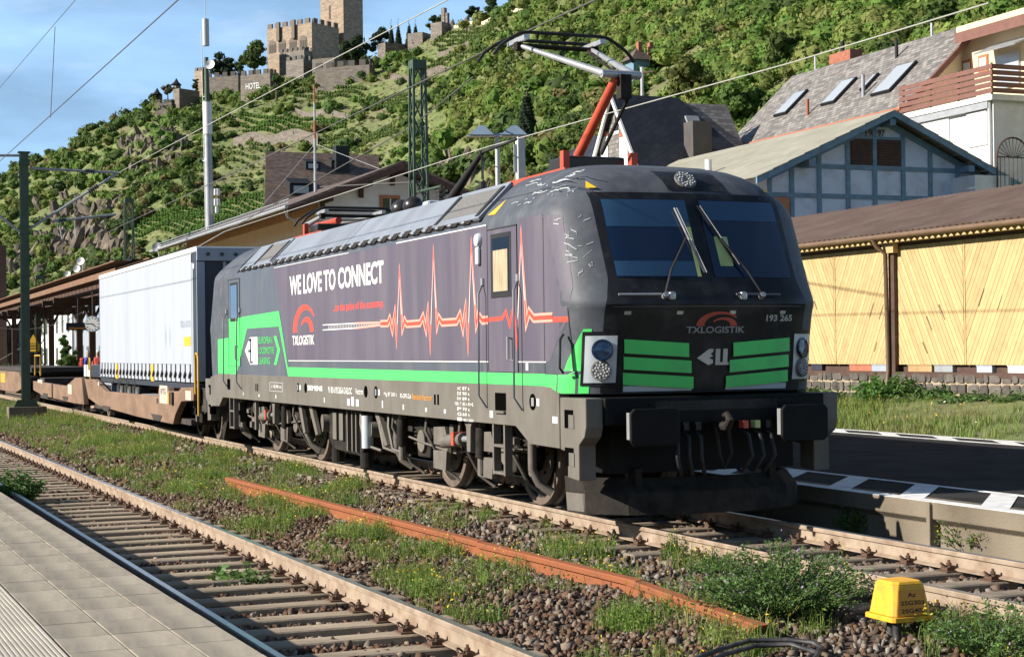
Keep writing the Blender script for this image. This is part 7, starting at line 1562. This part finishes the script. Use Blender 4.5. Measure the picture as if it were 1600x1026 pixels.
b_ = atD(20, 590, 100); b_.z = 0; tree(18, 600, 566, 46, 'green bush at the left edge under the canopy', (.08, .14, .035), base=b_, name='hedge_bush')
# small cottage high on the slope
cp = hill_at(1002, 150)[0]; kc = depth(cp)/FPX; ct = thing('hill_cottage', tuple(cp), 'small cottage with brown pyramid roof on the slope above the slate house', 'house'); w_ = 14*kc
MB().box(cp.x-w_, cp.x+w_, cp.y-w_, cp.y+w_, cp.z-3, cp.z+36*kc).build('wall', 'timber_blue', ct); zr_ = cp.z+36*kc; o = MB().add([(cp.x-w_*1.5, cp.y-w_*1.5, zr_), (cp.x+w_*1.5, cp.y-w_*1.5, zr_), (cp.x+w_*1.5, cp.y+w_*1.5, zr_), (cp.x-w_*1.5, cp.y+w_*1.5, zr_), (cp.x, cp.y, zr_+22*kc)], [(0, 1, 4), (1, 2, 4), (2, 3, 4), (3, 0, 4), (0, 3, 2, 1)]).build('roof', 'slate_brown', ct); uvm(o)
for dy in (-.1, 1.3): MB().box(cp.x-.1*w_, cp.x+.5*w_, cp.y+dy*w_, cp.y+(dy+.5)*w_, zr_, zr_+30*kc).build('chimney', 'brick_red', ct)

# ================================================================== castle
DC = 578.
RH = Vector((CAM_R.x, CAM_R.y, 0)).normalized(); FH = Vector((CAM_F.x, CAM_F.y, 0)).normalized()
def cbox(parent, name, pl_, pc, pr_, pyt, pyb, mt, D=DC, al=35, cren=0, low=10., topb=None):
    D = depth(hill_at(pc, pyb)[0])+(D-DC)*.5+4
    a_ = rad(al); e1 = RH*math.cos(a_)-FH*math.sin(a_); e2 = RH*math.sin(a_)+FH*math.cos(a_); P = atD(pc, pyt, D); L1 = (pc-pl_)*D/FPX/math.cos(a_); L2 = (pr_-pc)*D/FPX/math.sin(a_); zt_ = P.z; zb_ = atD(pc, pyb, D).z-low
    M_ = Matrix(((e1.x, e2.x, 0, P.x), (e1.y, e2.y, 0, P.y), (0, 0, 1, 0), (0, 0, 0, 1)))
    o = MB().box(-L1, 0, 0, L2, zb_, zt_, M_).build(name, mt, parent); uvm(o)
    if cren:
        n1 = max(2, int(L1/cren)); n2 = max(2, int(L2/cren)); mh = cren*.55
        for k in range(n1): f = -L1+L1*(k+.08)/n1; MB().box(f, f+L1/n1*.58, .0, .7, zt_-.05, zt_+mh, M_).build('merlon', mt, o)
        for k in range(n2): f = L2*(k+.3)/n2; MB().box(-.7, 0, f, f+L2/n2*.58, zt_-.05, zt_+mh, M_).build('merlon', mt, o)
    return o, M_, L1, L2, zt_, zb_
def cthing(px, py, label, cat='castle', name='castle_part'): return thing(name, tuple(atD(px, py, DC)), label, cat)
kp = cthing(530, 100, 'tall square castle keep rising above the frame', 'castle tower', 'castle_keep'); o, M_, L1, L2, zt_, zb_ = cbox(kp, 'tower_wall', 497, 536, 563, -28, 108, 'castle_brown', D=DC+46)
for (px, py) in ((513, 11), (513, 22), (545, 5)):
    z = atD(px, py, depth((M_[0][3], M_[1][3], zt_))).z
    if px < 536: MB().box(-L1*.62, -L1*.56, -.12, -.01, z-1.2, z+1.2, M_).build('arrow_slit', 'stone_dark', o)
for k in range(6): MB().box(-L1+L1*k/6, -L1+L1*(k+.55)/6, 0, .8, zt_, zt_+2, M_).build('merlon', 'castle_brown', o)
hl = cthing(450, 100, 'crenellated castle hall with four arched windows', 'castle', 'castle_hall'); o, M_, L1, L2, zt_, zb_ = cbox(hl, 'hall_wall', 409, 487, 524, 35, 100, 'castle_brown', cren=3.2)
for f in (-.88, -.66, -.42, -.19):
    zc = atD(455, 64, depth((M_[0][3], M_[1][3], zt_))).z; w_ = 1.75; pts = [(L1*f-w_, zc-2.3)]+[(L1*f+w_*math.cos(math.pi*k/8), zc+.6+1.7*math.sin(math.pi*k/8)) for k in range(8, -1, -1)]+[(L1*f+w_, zc-2.3)]
    wn = MB().prism(pts, 'y', -.16, -.01, M_).build('arched_window', 'castle_brown', o)
    for q in (-1, 0, 1): MB().prism([(L1*f+q*1.0-.36, zc-2.1)]+[(L1*f+q*1.0+.36*math.cos(math.pi*k/4), zc+.2+.5*math.sin(math.pi*k/4)) for k in range(4, -1, -1)]+[(L1*f+q*1.0+.36, zc-2.1)], 'y', -.22, -.165, M_).build('light_opening', 'stone_dark', wn)
for f in (-.72, -.38): MB().box(L1*f-.7, L1*f+.7, -.9, -.01, zt_-5, zt_+1.8, M_).build('wall_turret', 'castle_brown', o)
w1_ = cthing(460, 110, 'stepped grey castle bastion below the hall', 'castle wall', 'castle_bastion'); cbox(w1_, 'bastion_wall', 444, 474, 488, 92, 128, 'castle_grey', D=DC-14, cren=2.6); cbox(w1_, 'upper_terrace', 432, 475, 498, 78, 100, 'castle_grey', D=DC-8, cren=2.4)
w2_ = cthing(530, 112, 'light grey castle wall right of the bastion', 'castle wall', 'castle_wall'); cbox(w2_, 'curtain_wall', 488, 577, 584, 101, 128, 'castle_grey', D=DC-12, al=20, cren=3.4); cbox(w2_, 'gate_block', 486, 522, 530, 90, 120, 'castle_grey', D=DC-10, al=22)
w3_ = cthing(370, 130, 'grey castle wall with the word HOTEL painted in white', 'castle wall', 'castle_wall'); o, M_, L1, L2, zt_, zb_ = cbox(w3_, 'curtain_wall', 372, 422, 430, 114, 152, 'castle_grey', D=DC-14, al=25, cren=2.8); cbox(w3_, 'curtain_wall', 318, 372, 382, 118, 150, 'castle_grey', D=DC-8, al=18, cren=2.8)
Dw = depth((M_[0][3], M_[1][3], zt_)); z0 = atD(400, 137, Dw).z; z1 = atD(400, 127.5, Dw).z; e1 = Vector((M_[0][0], M_[1][0], 0)); P = Vector((M_[0][3], M_[1][3], 0)); n_ = -Vector((M_[0][1], M_[1][1], 0))
text('HOTEL', 'lettering', 'white_print', w3_, P-e1*L1*.82+n_*.12+Vector((0, 0, z0)), e1, UZ, L1*.5, z1-z0, .01)
w4_ = cthing(310, 125, 'small orange castle building left of the antenna mast', 'castle', 'castle_house'); cbox(w4_, 'house_wall', 302, 316, 321, 110, 140, 'castle_brown', D=DC-4, cren=2.2)
def spire(parent, px, pyb, pyt, wpx_, D):
    D = depth(hill_at(px, 172)[0])+3.5; b_ = atD(px, pyb, D); t_ = atD(px, pyt, D); r = wpx_*D/FPX/2; vs = [b_+Vector((r*math.cos(k*math.pi/4), r*math.sin(k*math.pi/4), 0)) for k in range(8)]; mid = [b_+Vector((r*.45*math.cos(k*math.pi/4), r*.45*math.sin(k*math.pi/4), (t_.z-b_.z)*.4)) for k in range(8)]
    MB().add(vs+mid+[t_], [(k, (k+1) % 8, 8+(k+1) % 8, 8+k) for k in range(8)]+[(8+k, 8+(k+1) % 8, 16) for k in range(8)]).build('spire_roof', 'slate_dark', parent)
t1_ = cthing(285, 150, 'dark castle gate tower with a small spired turret', 'castle tower', 'castle_tower'); cbox(t1_, 'tower_wall', 268, 280, 306, 138, 172, 'castle_grey', D=DC-10, al=40); cbox(t1_, 'turret', 270, 275, 281, 132, 140, 'castle_grey', D=DC-9, al=40, low=2); spire(t1_, 275.5, 133, 122, 18, DC-9)
t2_ = cthing(245, 155, 'leftmost small castle turret with a pointed roof', 'castle tower', 'castle_tower'); cbox(t2_, 'tower_wall', 239, 245, 252, 148, 164, 'castle_grey', D=DC-8, al=40); spire(t2_, 245.5, 148.5, 137, 18, DC-8); cbox(t2_, 'low_wall', 240, 268, 272, 160, 172, 'castle_grey', D=DC-14, al=15, cren=2.2)
r1_ = cthing(622, 80, 'dark ruined castle wall arch right of the keep', 'ruin', 'castle_ruin'); cbox(r1_, 'ruin_wall', 589, 602, 655, 66, 104, 'castle_grey', D=DC-2, al=55); cbox(r1_, 'broken_wall', 636, 660, 680, 50, 76, 'castle_grey', D=DC+2, al=30)
r2_ = cthing(695, 30, 'small ruined tower stump on the ridge', 'ruin', 'castle_ruin'); cbox(r2_, 'stump', 689, 694, 698, 12, 40, 'castle_grey', D=556, al=35); cbox(r2_, 'stump', 695, 699, 702, 20, 42, 'castle_grey', D=557, al=35); cbox(r2_, 'base_wall', 672, 690, 706, 34, 56, 'castle_grey', D=555, al=40)

# ================================================================== unseen valley hills beside and behind the camera, added to block low sky fill
vs = []; az = np.linspace(rad(-165), rad(38), 70); rr = [420, 520, 640, 780, 1000]
for k, a_ in enumerate(az):
    h = (150+22*math.sin(a_*5.)+14*math.sin(a_*11+1))*(1 if a_ < rad(10) else .9)
    for r_, f in zip(rr, (0, .45, .85, 1., 1.05)): vs.append((CAM_C.x+math.cos(a_)*r_*1.15, CAM_C.y+math.sin(a_)*r_*1.15, -.5+h*f))
V = np.array(vs); n5 = len(rr); ii, jj = np.meshgrid(np.arange(len(az)-1), np.arange(n5-1), indexing='ij'); a = (ii*n5+jj).ravel()
tag(np_mesh('fill_block_hills', V, np.stack([a, a+n5, a+n5+1, a+1], 1), 'hill_ground', smooth=True), kind='structure')
